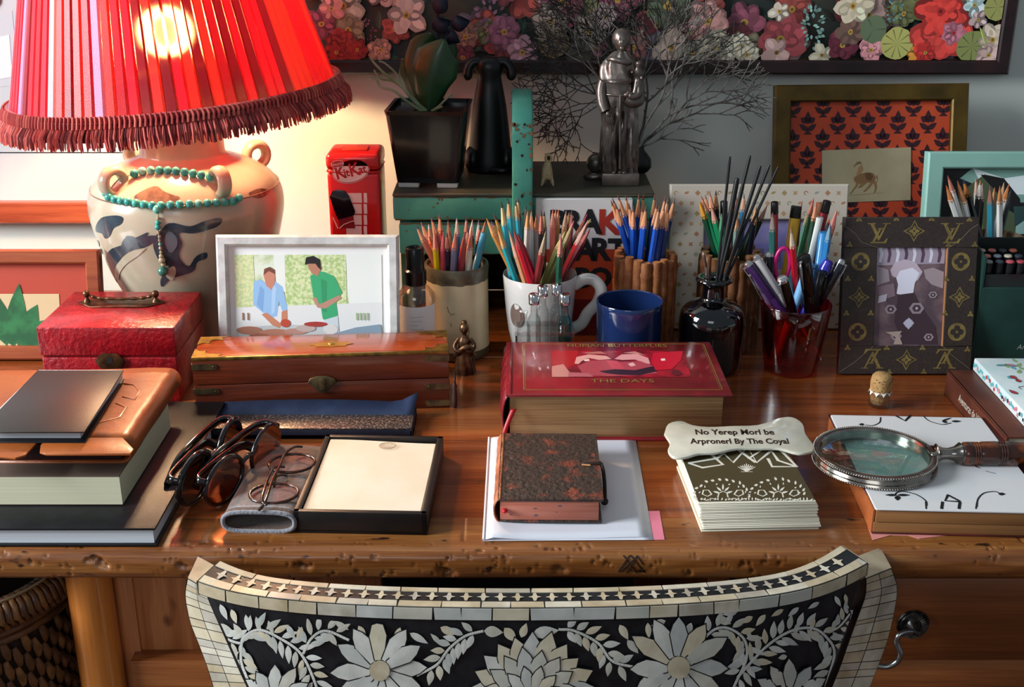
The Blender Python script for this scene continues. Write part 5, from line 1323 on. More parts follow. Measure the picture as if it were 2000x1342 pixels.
fill('cream crock', 'coloured pencils in the cream crock', crock_c, .0345, .112, [
    pz(812, 439, -.1, 'salmon pink', 'b86452', '5a5a5c'), pz(822, 433, .3, 'dusty pink', 'b06068', '8a5a5c'), pz(826, 442, .0, 'dull rose', '9c4450', '6a4a50'),
    pz(837, 438, -.1, 'bright red', 'c02a22', 'd8c0c0'), pz(842, 425, .7, 'brick red', 'b04438', 'a04038'), pz(858, 419, .6, 'brick red', 'ae3c34', 'a03a38'),
    pz(825, 461, -.75, 'peach', 'd08a58', 'd08a58', 'd09060'), pz(838, 461, -.8, 'greyish brown', '84604c', 'c06030', 'cc7040'), pz(848, 447, -.9, 'bright yellow', 'd6d41c', 'd07848', 'cc8070', cone=.024),
    pz(866, 454, -.7, 'rose pink', 'b84656', 'b84656', 'b04c50'), pz(875, 431, .5, 'slate blue', '34466a', 'b06858'), pz(873, 454, -.8, 'navy', '16182c', '5c3c38', 'a86450'),
    pz(878, 451, .1, 'rose pink', 'b05058'), pz(892, 426, .3, 'mid blue', '4878b8', 'e0c8b8', 'd8b8a4'), pz(890, 452, -.85, 'grey violet', '5c5a74', 'b45c48', 'b46450'),
    pz(911, 422, .6, 'navy', '1a2036', '54403c', 'c08070'), pz(908, 454, -.75, 'crimson', 'a83c44', '9c3840', 'ac5048'), pz(915, 445, -.1, 'dark brown', '4c3026', '3a2a26', 'b0806c'),
    pz(921, 442, -.7, 'ivory', 'd8ccb8', 'c87860', 'c87864', cone=.026), pz(923, 429, .4, 'navy', '1c2440', 'b89c90', 'd0b0a0'), pz(935, 430, .55, 'pale grey', '8c8c90', '6c6c70', 'b8b0ac'),
    pz(938, 440, 0, 'black', '141416', '303034', 'b0604c'), pz(948, 432, -.1, 'navy', '141a30', 'c06c4c', 'c07858', cone=.03), ft(946, 455, -.3, 'teal blue', '2f84a0', r=.0042)], ratio=.8)
fill('white mug', 'coloured pencils in the white mug', mug_c, .0405, .103, [
    pz(950, 426, .2, 'ochre', 'a8743c', 'b07840', 'c8905c'), pz(959, 432, .4, 'ochre', 'a06c3c', '6c5a80', 'c08858'), pz(964, 417, .5, 'navy', '1a1c2c', '5c4038', 'b8843c', cone=.03),
    pz(971, 443, -.6, 'turquoise', '1e9aa4', 'b08038', 'c8935c', -.031, .024), pz(979, 394, .1, 'light cyan', '36b0c8', '4c2c24', 'd8b884', cone=.026), pz(992, 389, .5, 'light cyan', '36b0c8', '3c3430', 'cc9c6c'),
    pz(1007, 393, .45, 'light cyan', '3ab2ca', '2c3838', 'd0a070'), pz(1012, 386, .8, 'dark teal', '2e6470', '3c3c38', 'c0a070'), pz(1027, 399, .5, 'greyish teal', '4a7880', '3e5c60', '7c8c84'),
    pz(1031, 412, .0, 'pale grey', 'bcbab4', 'b07038', 'c08850'), pz(1038, 413, .4, 'pale grey', 'a8a8a6', '988070'), pz(994, 451, -.8, 'tan', 'c89468', 'c89a80', 'cc9c80', -.026, .03),
    pz(1004, 451, -.85, 'scarlet', 'b8122a', '9c3838', 'a04040', -.016), pz(1010, 455, -.6, 'crimson', '98102a', '7c1828', '883038', -.002), pz(1048, 417, .6, 'white', 'c8c8c8', 'b06050'),
    pz(1057, 410, .3, 'black', '1a1618', '4c3834', 'b06858', cone=.026), pz(1063, 413, .6, 'slate', '48566c', '20242c', 'b09c70'), pz(1080, 408, .2, 'pink', 'b86058', 'a04c40', 'c47c64'),
    pz(1086, 408, .5, 'mustard', 'b07c34', 'b0603c', 'c88868'), pz(1091, 409, .8, 'mustard', 'a87430', 'b0603c', 'c88868'), pz(1106, 411, .5, 'tan', '9c6c48', '7c6858', 'b08868'), pz(1112, 415, .8, 'tan', 'a07044', '8c6040', 'b08858'),
    pz(1117, 410, .4, 'dark pink', '9c4c48', '3c3434', 'b87060'), pz(1066, 452, -.85, 'brick red', 'a03436', '8c8464', 'a09078', -.014, .026, .0046), pz(1096, 458, -.6, 'dark green', '16503c', 'b06460', 'c07c70', .019, .024, .0042),
    pz(1121, 432, .1, 'olive', '6c6c3a', 'c06074', 'a89068', .022, .026), pz(1104, 452, -.2, 'olive', '707038', 'a09850', 'a8a060', .012), ft(1119, 488, -.7, 'teal', '2a7670', .031, r=.0042),
    pz(1147, 418, .5, 'pale grey', '9ca8a8', 'c03c4c', 'c08078', .030, .03), pz(1149, 430, .0, 'bright red', 'bc2020', 'd89080', 'd8a490', .033, .03), pz(1154, 428, .4, 'black', '20201c', 'a88c38', '6c5c30', .034), pz(1153, 446, -.2, 'maroon', '6c1820', '8c3030', 'a05048', .035)], ratio=.72, z0=.024, rbot=.0315)
BL = dict()
fill('light bark holder', 'blue pencils in the light bark holder', bh1, BR * .80, BH, [
    pz(x, y, d, w, hx, '6c4438', 'cd9068', cone=.026) for x, y, d, w, hx in (
        (1193, 391, -.1, 'blue', '1450b4'), (1196, 386, .3, 'blue', '1450b4'), (1206, 380, .6, 'blue', '1648a4'), (1202, 397, -.5, 'blue', '1450b4'), (1222, 380, .8, 'black', '17181c'),
        (1228, 397, -.2, 'blue', '1450b4'), (1237, 402, -.8, 'blue', '1450b4'), (1248, 378, .3, 'blue', '1648a4'), (1257, 379, .8, 'blue', '163c8c'), (1255, 402, -.1, 'blue', '163c8c'),
        (1262, 401, -.85, 'blue', '1450b4'), (1279, 379, .5, 'blue', '163c8c'), (1284, 396, .0, 'navy', '182a50'), (1288, 402, -.7, 'blue', '1450b4'), (1300, 382, .5, 'blue', '16449c'),
        (1305, 386, .1, 'black', '17181c'), (1298, 400, -.4, 'blue', '163c8c'), (1306, 404, -.5, 'navy', '16326c'), (1318, 386, .1, 'blue', '14367c'))], ratio=.84)
fill('dark bark holder', 'pencils in the darker bark holder', bh2, BR * .80, BH, [
    pz(1366, 393, -.2, 'dark green', '124a32', 'd8881c', 'd8902c'), pz(1369, 382, .4, 'mid green', '1c7850', 'b06850'), pz(1377, 380, .6, 'black', '16161a', '9c6850', 'd09070'), pz(1386, 375, .4, 'black', '16161a', '9c6850'),
    pz(1398, 372, .5, 'black', '16161a', '3c3c38', 'cc9064'), pz(1376, 398, -.6, 'bright green', '1e8a56', 'b06858', 'd09080'), pz(1389, 401, -.7, 'bright green', '1e8a56', 'c07860', 'd09080'), pz(1409, 417, -.7, 'bright green', '1e7a50', '5c8c60', '4c9068'),
    ft(1414, 393, .2, 'black', '14181c', r=.0045), pz(1438, 381, .7, 'grey', '7c7c78', 'a08070'), pz(1453, 378, .3, 'light blue', '3c88b4', '6c6c70', 'd09c7c'), pz(1440, 413, -.7, 'grey green', '6c8478', 'b07050', 'c08860'),
    pz(1477, 402, -.3, 'navy', '101a2a', 'b07040', 'c88a58'), pz(1486, 394, .4, 'dark olive', '28341f', '2c2c28', '54483c'), pz(1499, 398, -.1, 'dark olive', '26381f', 'a07c70', 'b88c80')], ratio=.84)
# tall sticks in the black bottle
def rd(px, py, d, r, rim): return (px, py, d, 'reed', 'thin black' if r < .0022 else 'thick black', dict(r=r, hx='18181a', noun='stick'), rim)
fill('black bottle', 'black sticks in the black bottle', bot_c, .0105, .106, [
    rd(1426, 306, -.9, .0016, -.0050), rd(1440, 348, .3, .0030, -.0020), rd(1465, 304, .9, .0019, .0), rd(1452, 357, 1.3, .0022, .0040), rd(1485, 324, -.6, .0021, .0035), rd(1503, 322, .1, .0017, .0064), rd(1520, 326, .6, .0015, .0075),
    (1375, 496, -.2, 'brush', 'short dark', dict(r=.0017, noun='paintbrush'), -.0075), (1386, 512, 1.0, 'brush', 'short dark', dict(r=.0015, noun='paintbrush'), -.0066)], name='stick', cat='stick', z0=.03)
def pn(px, py, d, word, hx, top='d0d0d0', rim=None, r=.0050, clip='c8c8c8', noun='pen'):
    t = (px, py, d, 'pen', word, dict(hx=hx, top=top, r=r, clip=clip, noun=noun)); return t if rim is None else t + (rim,)
fill('red glass', 'pens and pencils in the red glass', rg_c, .0375, .0815, [
    ft(1513, 394, .5, 'red', 'a8121c', -.012, end='0c0c0e', r=.0042, noun='felt_pen'), pz(1509, 415, .3, 'dark teal', '2c6860', '7c7468', 'a08c80', -.017, .02), pz(1545, 446, -.1, 'scarlet', 'b01828', 'a07c6c', 'c0a890', .004, .022),
    ft(1556, 402, .2, 'yellow', 'c89a20', -.001, end='101010', r=.0062, noun='marker'), pz(1567, 392, .6, 'lime olive', '8c9428', 'c05860', '4c3038', .003, .05, .0050), pz(1582, 403, .7, 'sea green', '3c8868', '9c8c60', 'b09c6c', .008),
    pz(1589, 387, .9, 'leaf green', '2f7040', 'c04840', 'c87860', .012), pz(1595, 394, .5, 'forest green', '24402c', 'c46440', 'cc8460', .014), ft(1603, 397, .9, 'brown', '9c6440', .018, r=.0045, noun='pencil'),
    ft(1600, 424, .0, 'white', 'd8d8d0', .010, r=.0050, noun='marker'), ft(1616, 392, .7, 'dark red', '8c1020', .022, end='0e0e12', r=.0048, noun='marker'), pz(1620, 426, .4, 'black', '16181c', 'c06030', '20242c', .018),
    ft(1609, 454, -.15, 'sky blue', '2f80b8', .017, r=.0052, noun='marker'), pz(1622, 436, .1, 'bright blue', '2f7cb8', '5c7c90', '7898a8', .027), pz(1635, 409, .6, 'rose brown', '9c5048', 'b07868', 'b86c60', .029),
    pn(1458, 512, -.1, 'purple', '3c2050', rim=-.033), pn(1475, 499, .3, 'silver', 'b8b4b4', rim=-.026, r=.0045), pn(1469, 526, -.3, 'violet and silver', '705878', rim=-.029, r=.0045), pn(1503, 492, .2, 'black and silver', '141416', rim=-.020, r=.0055),
    pn(1527, 542, -.8, 'short black', '100c0c', rim=-.013, r=.0058), ft(1550, 514, -.3, 'white and blue', '7cc4d8', -.006, end='d8dce4', r=.0055, noun='glue_pen'), pn(1571, 498, -.85, 'glossy black', '0c0c0e', '141414', .002, .0066),
    pn(1583, 512, -.4, 'sky blue', '7cb0d8', '7cb0d8', .006, .0048), pn(1606, 528, -.8, 'matt black', '101216', '101216', .013, .0060, '303034'), pn(1619, 508, -.3, 'blue violet', '2f2c98', '3c34a0', .020, .0060), pn(1646, 506, -.2, 'dark silvery', '24242c', rim=.032, r=.0050),
    pn(1604, 517, .1, 'brown black', '2a2020', rim=.016, r=.0045)], ratio=.7, z0=.0165, rbot=.031)
fill('beige pot', 'pencils in the beige pot', bj_c, .034, .133, [
    pz(x, y, d, w, hx, ld, wd, cone=.02) for x, y, d, w, hx, ld, wd in (
        (1848, 362, -.2, 'white', 'd4d2cc', 'b8602c', 'c07440'), (1851, 343, .5, 'white', 'c8c8c4', '9c5040', 'b0705c'), (1870, 353, .8, 'grey', '9c9c98', 'a06030', 'b87c48'), (1876, 365, -.5, 'white', 'd8d6d0', '9c6040', 'b87c50'),
        (1881, 350, .3, 'black', '101114', '1c2c50', 'a86830'), (1906, 347, .8, 'white', 'd0d0cc', 'b07060', 'c8a088'), (1915, 352, -.2, 'black', '0f1013', 'b0703c', 'c8c0b8'), (1919, 358, .5, 'black', '0f1013', 'a08070', 'b89c88'),
        (1934, 363, -.6, 'teal blue', '2c7c90', '6c4038', '8c5c4c'), (1943, 366, .3, 'grey', '8c8c86', 'a8642c', 'b87c48'), (1953, 363, -.6, 'white', 'd8d8d2', 'a85c2c', 'b87444'), (1961, 356, .7, 'grey', '84807a', '9c7c60', 'b08c6c'),
        (1971, 359, -.3, 'white', 'd0d0ca', '9c4c20', 'b0703c'), (1975, 370, .2, 'black', '0f1013', '1c1c20', '2c2c30'))], ratio=.62)
# magenta scissors handle standing in the red glass
scx = P(1530, 512, 1.312)
scs = thing('scissors', 'scissors with a magenta loop handle standing in the red glass', 'scissors', (rg_c[0] - .012, rg_c[1] + .006, D + .02), 0)
m_mag = mat('b8126c', .35, coat=.3)
b = MB()
lz = scx.z - D - .02; lx = scx.x - rg_c[0] + .012
b.tube([(lx + .0085 * cos(R(a)), .001, lz - .003 + .019 * sin(R(a))) for a in range(0, 360, 15)], .0024, m_mag, 8, closed=True); b.build('loop_handle', scs, 80)
b = MB(); b.tube([(lx, .001, lz - .022), (lx * .5, .0005, lz * .45), (.002, 0, .002)], [.003, .0028, .0006], m_chrome, 8, flat=.35); b.build('blade', scs, 80)

# ---------------- dark green box of markers ----------------
gb = thing('green_box', 'open dark green cardboard box of black markers at the right edge', 'box', (.59, 1.306, D))
m_gb = mat('16352f', .55, hx2='1c4038', ns=20); m_gi = mat('0c1614', .6)
b = MB(); x0, x1 = .536 - .59, .66 - .59
b.prism([(0, 0), (.052, 0), (.052, .146), (.0495, .146), (0, .136)], x0, x0 + .0022, m_gb, M=Matrix(((0, 0, 1, 0), (1, 0, 0, 0), (0, 1, 0, 0), (0, 0, 0, 1))))
b.box(x1 - .002, x1, 0, .052, 0, .136, m_gb); b.box(x0 + .0022, x1 - .002, .0495, .052, 0, .146, m_gi); b.box(x0 + .0022, x1 - .002, 0, .052, 0, .002, m_gb)
b.box(x0 + .0022, x1 - .002, 0, .0018, .002, .101, m_gb, .0004, 1)
b.build('box_body', gb)
b = MB(); b.box(x0 + .004, x1 - .004, .002, .0036, .05, .116, mat('241417', .5, hx2='16352f', ns=6, lo=.45, hi=.55)); b.build('inner_flap', gb)
b = MB(); q = P(1991, 678, 1.306); b.text('Art', mat('9ca8a0', .5), .0085, q.x - .59 - .003, q.z - D, .0004, UP, align='LEFT', shear=.2); b.M = Matrix.Translation((0, -.0004, 0)) @ UP; b.rect(q.x - .594, q.x - .588, q.z - D - .0205, q.z - D - .0195, mat('9ca8a0', .5))
b.build('lettering', gb, 0, label='pale handwritten-style lettering')
caps = [['8c8c88', '3c4450', 'c05058', 'a83c48'], ['c87c70', '7c8898', 'c8c0a8', '2c3440'], ['b0a8a0', 'c07068', '3c3c44', 'b0604c']]
n_ = 0
for rrow in range(3):
    for ccol in range(4):
        px, py = [(1924, 498), (1946, 500), (1967, 500), (1986, 501)][ccol] if rrow == 0 else ([(1918, 490), (1938, 491), (1957, 490), (1977, 490)][ccol] if rrow == 1 else [(1913, 483), (1936, 483), (1966, 482), (1986, 483)][ccol])
        Y = 1.3165 + rrow * .0125; q = P(px, py, Y)
        if rrow == 2: q.x = .5435 + ccol * .0125
        q.x = .5445 + ccol * .0122 + (.002 if rrow == 1 else 0)
        w = {'8c8c88': 'grey', '3c4450': 'slate', 'c05058': 'pink', 'a83c48': 'rose', 'c87c70': 'salmon', '7c8898': 'pale blue', 'c8c0a8': 'cream', '2c3440': 'navy', 'b0a8a0': 'beige', 'c07068': 'coral', '3c3c44': 'charcoal', 'b0604c': 'rust'}[caps[rrow][ccol]]
        o = thing('marker', 'black marker with a %s end in the green box, %s row' % (w, ('front', 'middle', 'back')[rrow]), 'marker', (q.x, Y, D + .002), group='markers in the green box')
        L = .128 + rrow * .003
        child('barrel', part_mesh(('barrel', 'mk'), lambda b: b.lathe([(0, 0), (.0052, 0), (.0052, 1), (0, 1)], mat('0e0f11', .35), 16)), o, (0, 0, 0), (1, 1, L - .002))
        child('end_plug', part_mesh(('end_plug', caps[rrow][ccol]), lambda b: b.lathe([(.0046, 0), (.0046, .0012), (.0036, .0022), (0, .0022)], mat(caps[rrow][ccol], .4), 16)), o, (0, 0, L - .002))
# ---------------- boxes behind ----------------
# red leather box with a handle on the lid
q0 = G(76, 786, 0); xr_ = P(346, 700, 1.211).x; xl_ = P(78, 700, 1.211).x
RW = xr_ - xl_; rb_ = thing('red_box', 'red textured leather box with a worn brass handle on its lid', 'box', ((xl_ + xr_) / 2, 1.211, D))
m_rl = mat('a8101c', .32, hx2='8c0c18', ns=60, bump=.75, bs=190, coat=.35); m_rl2 = mat('8c0c18', .5)
b = MB(); b.box(-RW / 2 + .0015, RW / 2 - .0015, .001, .121, 0, .0525, m_rl, .0018); b.build('box_base', rb_)
b = MB(); b.box(-RW / 2, RW / 2, 0, .1225, .0545, .0875, m_rl, .0022); b.box(-RW / 2 + .003, RW / 2 - .003, .003, .119, .052, .055, m_rl2); 
ld = b.build('lid', rb_)
m_br2 = mat('7c5638', .32, .8, hx2='4c3424', ns=80, lo=.35, hi=.65, bump=.2, bs=150)
hc = G(238, 592, .0875); hcx = hc.x - (xl_ + xr_) / 2; hcy = hc.y - 1.211
b = MB(); b.prism(tr2([(-.050, 0), (-.031, -.0165), (.032, -.0165), (.050, 0), (.033, .0165), (-.032, .0165)], hcx, hcy), .0877, .0889, m_br2, bev=.0005)
b.build('handle_plate', ld)
b = MB()
for s_ in (-1, 1):
    b.lathe([(0, .0885), (.0045, .0885), (.004, .091), (.0022, .093), (.0022, .096), (0, .096)], m_br2, 16, T(hcx + s_ * .039, hcy, 0)); b.ball((hcx + s_ * .039, hcy, .0985), .0042, m_br2, 12, 8)
pa = bez([(hcx - .039, hcy, .098), (hcx - .028, hcy - .001, .0945), (hcx - .012, hcy - .002, .0935), (hcx + .012, hcy - .002, .0935), (hcx + .028, hcy - .001, .0945), (hcx + .039, hcy, .098)], 8)
b.tube(pa, [.0017 + .0005 * sin(i * 1.3) for i in range(len(pa))], m_br2, 8); b.build('handle', ld, 80)
b = MB(Matrix.Translation((P(216, 712, 1.21).x - (xl_ + xr_) / 2, -.0006, .048)) @ UP)
b.prism([(-.013, .006), (-.016, .001), (-.012, -.006), (-.004, -.010), (.004, -.010), (.012, -.006), (.016, .001), (.013, .006), (.008, .010), (-.008, .010)], 0, .0016, m_br2, bev=.0004); b.flat(rrect(-.003, .003, -.001, .006, .001, 2), m_dark, .0018); b.build('clasp', rb_)

# long rosewood box with brass corners
BX = [G(385, 812, 0), G(878, 796, 0)]
dirv = (BX[1] - BX[0]); ang = math.degrees(math.atan2(dirv.y, dirv.x)); BL_ = dirv.length
m_rose = wood('rosewood_front', '2a0e06', '5c2412', '84381c', 'x', 1.5, .3, .4, .3); m_rtop = wood('rosewood_top', '70260e', '9c4018', 'b85824', 'x', 1.0, .2, .6, .1)
wb = thing('wooden_box', 'long low rosewood box with brass corners and clasp', 'box', BX[0], ang); BW = .062
b = MB(); b.box(0, BL_, 0, BW, 0, .0345, m_rose, .0008); b.build('box_base', wb)
b = MB(); b.box(0, BL_, 0, BW, .0353, .0645, m_rose, .0008); b.box(.0005, BL_ - .0005, .0005, BW - .0005, .0645, .0662, m_rtop, .0006)
wl_ = b.build('lid', wb)
b = MB(); b.box(-.0003, BL_ + .0003, -.0006, .0028, .0628, .0667, m_brass, .0006); b.build('brass_edge', wl_)
m_brd = mat('5a4a38', .4, .8, hx2='7c6848', ns=70)
for (xa, xb) in ((-.0008, .026), (BL_ - .026, BL_ + .0008)):
    for z in (.058, .0255, .006) if xa > 0 else (.056, .028):
        b = MB(); s_ = 1 if xa > 0 else -1
        b.M = UP.copy(); b.prism(rrect(xa, xb, z - .0032, z + .0032, .003, 4), -.0002, .0011, m_brd); b.ball((xa + .004 if s_ > 0 else xb - .004, z, .0011), (.0011, .0011, .0005), m_brass, 8, 5)
        b.M = Matrix.Identity(4); b.box(xb - .001 if s_ > 0 else xa, xb if s_ > 0 else xa + .001, -.001, .02, z - .0032, z + .0032, m_brd)
        b.build('brass_strap', wb)
for (cx, cy, a) in ((0, 0, 0), (0, BW, -90), (BL_, 0, 90), (BL_, BW, 180)):
    b = MB(); pts = [(0, 0), (.036, 0), (.027, .004), (.031, .008), (.016, .010), (.012, .015), (.013, .020), (.005, .019), (0, .026)] if a in (0, 180) else [(0, 0), (.024, 0), (.018, .006), (.020, .012), (.012, .013), (.009, .018), (.011, .026), (.004, .024), (0, .034)]
    b.prism(tr2(pts, cx, cy, 1, a), .0664, .0669, m_brass); b.build('brass_corner', wl_)
ip = G(647, 673, .066); M_i = wb.matrix_basis.inverted() if False else (Matrix.Translation(BX[0]) @ Matrix.Rotation(R(ang), 4, 'Z')).inverted()
li = M_i @ ip
b = MB(); b.prism(tr2([(-.024, 0), (-.017, -.003), (-.016, -.007), (-.006, -.007), (0, -.0085), (.006, -.007), (.016, -.007), (.017, -.003), (.024, 0), (.016, .003), (.014, .006), (.005, .006), (0, .008), (-.005, .006), (-.014, .006), (-.016, .003)], li.x, li.y), .0664, .0668, mat('c08038', .35, .75)); b.ball((li.x, li.y, .067), (.004, .004, .0008), m_brass, 12, 6); b.build('inlaid_plate', wl_)
b = MB(Matrix.Translation(((M_i @ P(632, 758, 1.195)).x, -.0012, .0345)) @ UP)
b.prism([(-.013, .005), (-.0155, 0), (-.009, -.005), (-.004, -.011), (.004, -.011), (.009, -.005), (.0155, 0), (.013, .005), (.006, .008), (-.006, .008)], 0, .0014, m_brd, bev=.0004); b.box(-.003, .003, -.008, .006, .0014, .003, m_brd, .0006); b.build('clasp', wb)

# small bell-shaped bronze figurine
bf = thing('bronze_figurine', 'small bronze figurine in a wide robe beside the rosewood box', 'figurine', (*G(908, 728, 0).xy, D)); bf.location.z = D
m_brz = mat('8c6848', .38, .75, hx2='4c3020', ns=70, lo=.3, hi=.6, bump=.3, bs=200)
vs = []; pr = [(0, .0125, .010), (.004, .0122, .0095), (.015, .0108, .0082), (.026, .0085, .007), (.034, .0062, .0058), (.040, .0075, .0062), (.044, .0055, .005), (.047, .0028, .0028)]
pr2 = []
for i in range(len(pr) - 1):
    for k in range(3): pr2.append([pr[i][q] + (pr[i + 1][q] - pr[i][q]) * k / 3 for q in range(3)])
pr2.append(list(pr[-1])); NA = 36
for z, rx, ry in pr2:
    for k in range(NA):
        a = 2 * pi * k / NA; w_ = .0009 * sin(a * 7 + z * 90) * (1 if z < .035 else .3); vs.append(((rx + w_) * cos(a), (ry + w_) * sin(a), z))
b = MB(); b.add(vs, [(i * NA + k, i * NA + (k + 1) % NA, (i + 1) * NA + (k + 1) % NA, (i + 1) * NA + k) for i in range(len(pr2) - 1) for k in range(NA)] + [list(range(NA))[::-1]], m_brz)
b.build('robe', bf, 70)
b = MB(); b.ball((.0, -.001, .0555), (.0056, .0058, .0068), m_brz, 16, 12); b.tube([(0, 0, .045), (0, 0, .052)], .0028, m_brz, 8)
b.ball((0, -.0064, .0548), (.0009, .0014, .0014), m_brz, 8, 6)
for s_ in (-1, 1): b.ball((s_ * .002, -.0062, .0568), (.0009, .0005, .0005), m_dark, 6, 5)
b.ball((0, .001, .062), (.0035, .0035, .003), m_brz, 12, 8); b.build('head', bf, 80)
for s_ in (-1, 1):
    b = MB(); b.tube(bez([(s_ * .0065, 0, .0425), (s_ * .0115, -.003, .035), (s_ * .008, -.0075, .0295), (s_ * .001, -.010, .031)], 5), [.0026 - .00005 * i for i in range(16)], m_brz, 8); b.build('arm', bf, 80)
b = MB(); b.tube(bez([(-.012, .001, .02), (-.004, -.0105, .033), (.006, -.0095, .036), (.012, -.002, .022)], 5), .0016, m_brz, 6, flat=1.6); b.build('scarf', bf, 80)
# tiny dark tassel key by the box end
kt = G(884, 760, 0)
kk = thing('tassel', 'short dark knotted tassel hanging at the right end of the rosewood box', 'tassel', (BX[1].x + .006, BX[1].y - .002, D))
b = MB(); b.tube([(0, 0, .044), (.001, -.001, .036), (0, -.001, .030)], .0010, m_dark, 6); b.lathe([(0, 0), (.0022, .001), (.0030, .010), (.0022, .022), (.0028, .026), (.0012, .031), (0, .032)], mat('3c2016', .7), 10); b.build('tassel_cord', kk, 80)

# navy case with speckled band (open shallow lid)
A = G(411, 858, 0); Bp = G(806, 858, 0); nv = thing('navy_box_lid', 'long navy paper tray with a glittery speckled band across it', 'box lid', A, math.degrees(math.atan2(Bp.y - A.y, Bp.x - A.x)))
Lnv = (Bp - A).length; m_nv = mat('141a2c', .6, hx2='1c2338', ns=40); m_nvl = mat('26324c', .5, hx2='303c58', ns=30)
m_spk = bpy.data.materials.new('speckled_band'); m_spk.use_nodes = True
nt = m_spk.node_tree; pb = nt.nodes['Principled BSDF']; tc = nt.nodes.new('ShaderNodeTexCoord'); vn = nt.nodes.new('ShaderNodeTexNoise'); vn.inputs['Scale'].default_value = 420; vn.inputs['Detail'].default_value = 2
rr_ = nt.nodes.new('ShaderNodeValToRGB'); rr_.color_ramp.elements[0].position = .52; rr_.color_ramp.elements[1].position = .66; rr_.color_ramp.elements[0].color = lin('4a403e'); rr_.color_ramp.elements[1].color = lin('b89c88')
nt.links.new(tc.outputs['Object'], vn.inputs['Vector']); nt.links.new(vn.outputs['Fac'], rr_.inputs['Fac']); nt.links.new(rr_.outputs['Color'], pb.inputs['Base Color']); pb.inputs['Roughness'].default_value = .35; pb.inputs['Metallic'].default_value = .35
b = MB(); b.box(0, Lnv, 0, .012, 0, .0105, m_nv, .001); b.box(0, Lnv, 0, .058, 0, .0055, m_nv, .001); b.box(0, .003, 0, .058, 0, .0105, m_nv, .0008); b.box(Lnv - .003, Lnv, 0, .058, 0, .0105, m_nv, .0008)
b.build('tray', nv)
b = MB(); b.box(.001, Lnv - .001, .0005, .034, .0106, .0122, m_spk, .0005); b.build('speckled_band', nv, label='glittering speckled band')
b = MB(); n = 24; vs = []
for i in range(n + 1):
    x = .001 + (Lnv - .002) * i / n; k = i / n
    vs += [(x, .034, .0118), (x, .046, .0135 + .0012 * sin(k * 5)), (x + .003 * (k > .9), .058, .0160 + .0030 * sin(k * 3.3) + (.012 * max(0, (k - .9) / .1)))]
b.add(vs, [(3 * i + j, 3 * i + 3 + j, 3 * i + 4 + j, 3 * i + 1 + j) for i in range(n) for j in range(2)], m_nvl); b.build('raised_flap', nv, 60, solid=.0008)

# ---------------- book pile at left ----------------
def slab(name, label, cat, fr, fl_x, Yb, h0, h1, cover, pages, ct=.0022, inset=.003, spine='left', rz=0, group=None, r=.0006):
    """closed hardback; fr = front right bottom corner on plane h0"""
    o = thing(name, label, cat, (fr.x, fr.y, D + h0), rz, group); W_ = fr.x - fl_x; d = Yb - fr.y; H_ = h1 - h0
    b = MB(); b.box(-W_, 0, 0, d, 0, ct, cover, r); b.build('back_cover', o)
    b = MB(); b.box(-W_, 0, 0, d, H_ - ct, H_, cover, r); b.build('front_cover', o)
    b = MB(); b.box(-W_ + .004, -inset, inset, d - inset, ct, H_ - ct, pages); b.build('page_block', o)
    if spine == 'left': b = MB(); b.box(-W_ - .001, -W_ + .004, 0, d, 0, H_, cover, .001); b.build('spine', o)
    return o
m_blk = mat('0e0f12', .42, hx2='14151a', ns=60, bump=.15, bs=900); m_pgw = mat('dfe2e6', .6, hx2='c4cad2', ns=1, st=(3, 3, 900), lo=.3, hi=.7, bump=.2, bs=1, bst=(2, 2, 900))
m_pgc = mat('e4dec2', .65, hx2='d4cda8', ns=1, st=(3, 3, 700), lo=.3, hi=.7)
k0 = G(307, 1068, 0)
slab('black_book', 'large thin black hardback at the bottom of the left book pile', 'book', k0, -.60, 1.172, 0, .018, m_blk, m_pgw)
k1 = G(240, 988, .018)
o = slab('cream_book', 'thick cream-paged book under the tan leather journal', 'book', Vector((k1.x + .0, k1.y, 0)), -.56, k1.y + .160, .0183, .0475, mat('5c4a40', .6), m_pgc, ct=.0012, inset=.0)
# leather journal
jr0 = G(262, 905, .0475)
jl = thing('leather_journal', 'tan leather wrap journal with two strap loops under the small black notebook', 'journal', (jr0.x, jr0.y, D + .0478), 0)
m_tan = mat('a4541c', .42, hx2='843c14', ns=9, lo=.35, hi=.7, bump=.3, bs=90, coat=.08); m_tani = mat('5c4034', .8, hx2='6c5044', ns=60); m_wine = mat('3a1218', .6, hx2='2c0c12', ns=1, st=(3, 3, 800))
JD = 1.135 - jr0.y; jw = jr0.x + .56; JH = .0225
b = MB(); b.box(-jw, -.011, .002, JD - .002, .002, .0175, m_wine, .0006); b.build('page_block', jl)
# cover: bottom, wraps round the right side, top
vs = []; sect = [(-jw, 0)] + [(-.012, 0)] + [(-.011 + .011 * cos(R(a)) * .9, JH / 2 + JH / 2 * sin(R(a))) for a in range(-80, 81, 20)] + [(-.012, JH), (-.03, JH + .0004), (-.06, JH - .001), (-.1, JH - .002), (-jw, JH - .003)]
b = MB(); ns_ = 12; K = len(sect)
for j in range(ns_ + 1):
    y = JD * j / ns_; rr = .0006 * sin(j * 1.1)
    e = 0
    for (x, z) in sect: vs.append((x + (0 if x < -.02 else rr), y, z + rr * .5))
b.add(vs, [(j * K + k, j * K + k + 1, (j + 1) * K + k + 1, (j + 1) * K + k) for j in range(ns_) for k in range(K - 1)], m_tan); b.build('leather_cover', jl, 50, solid=.0024)
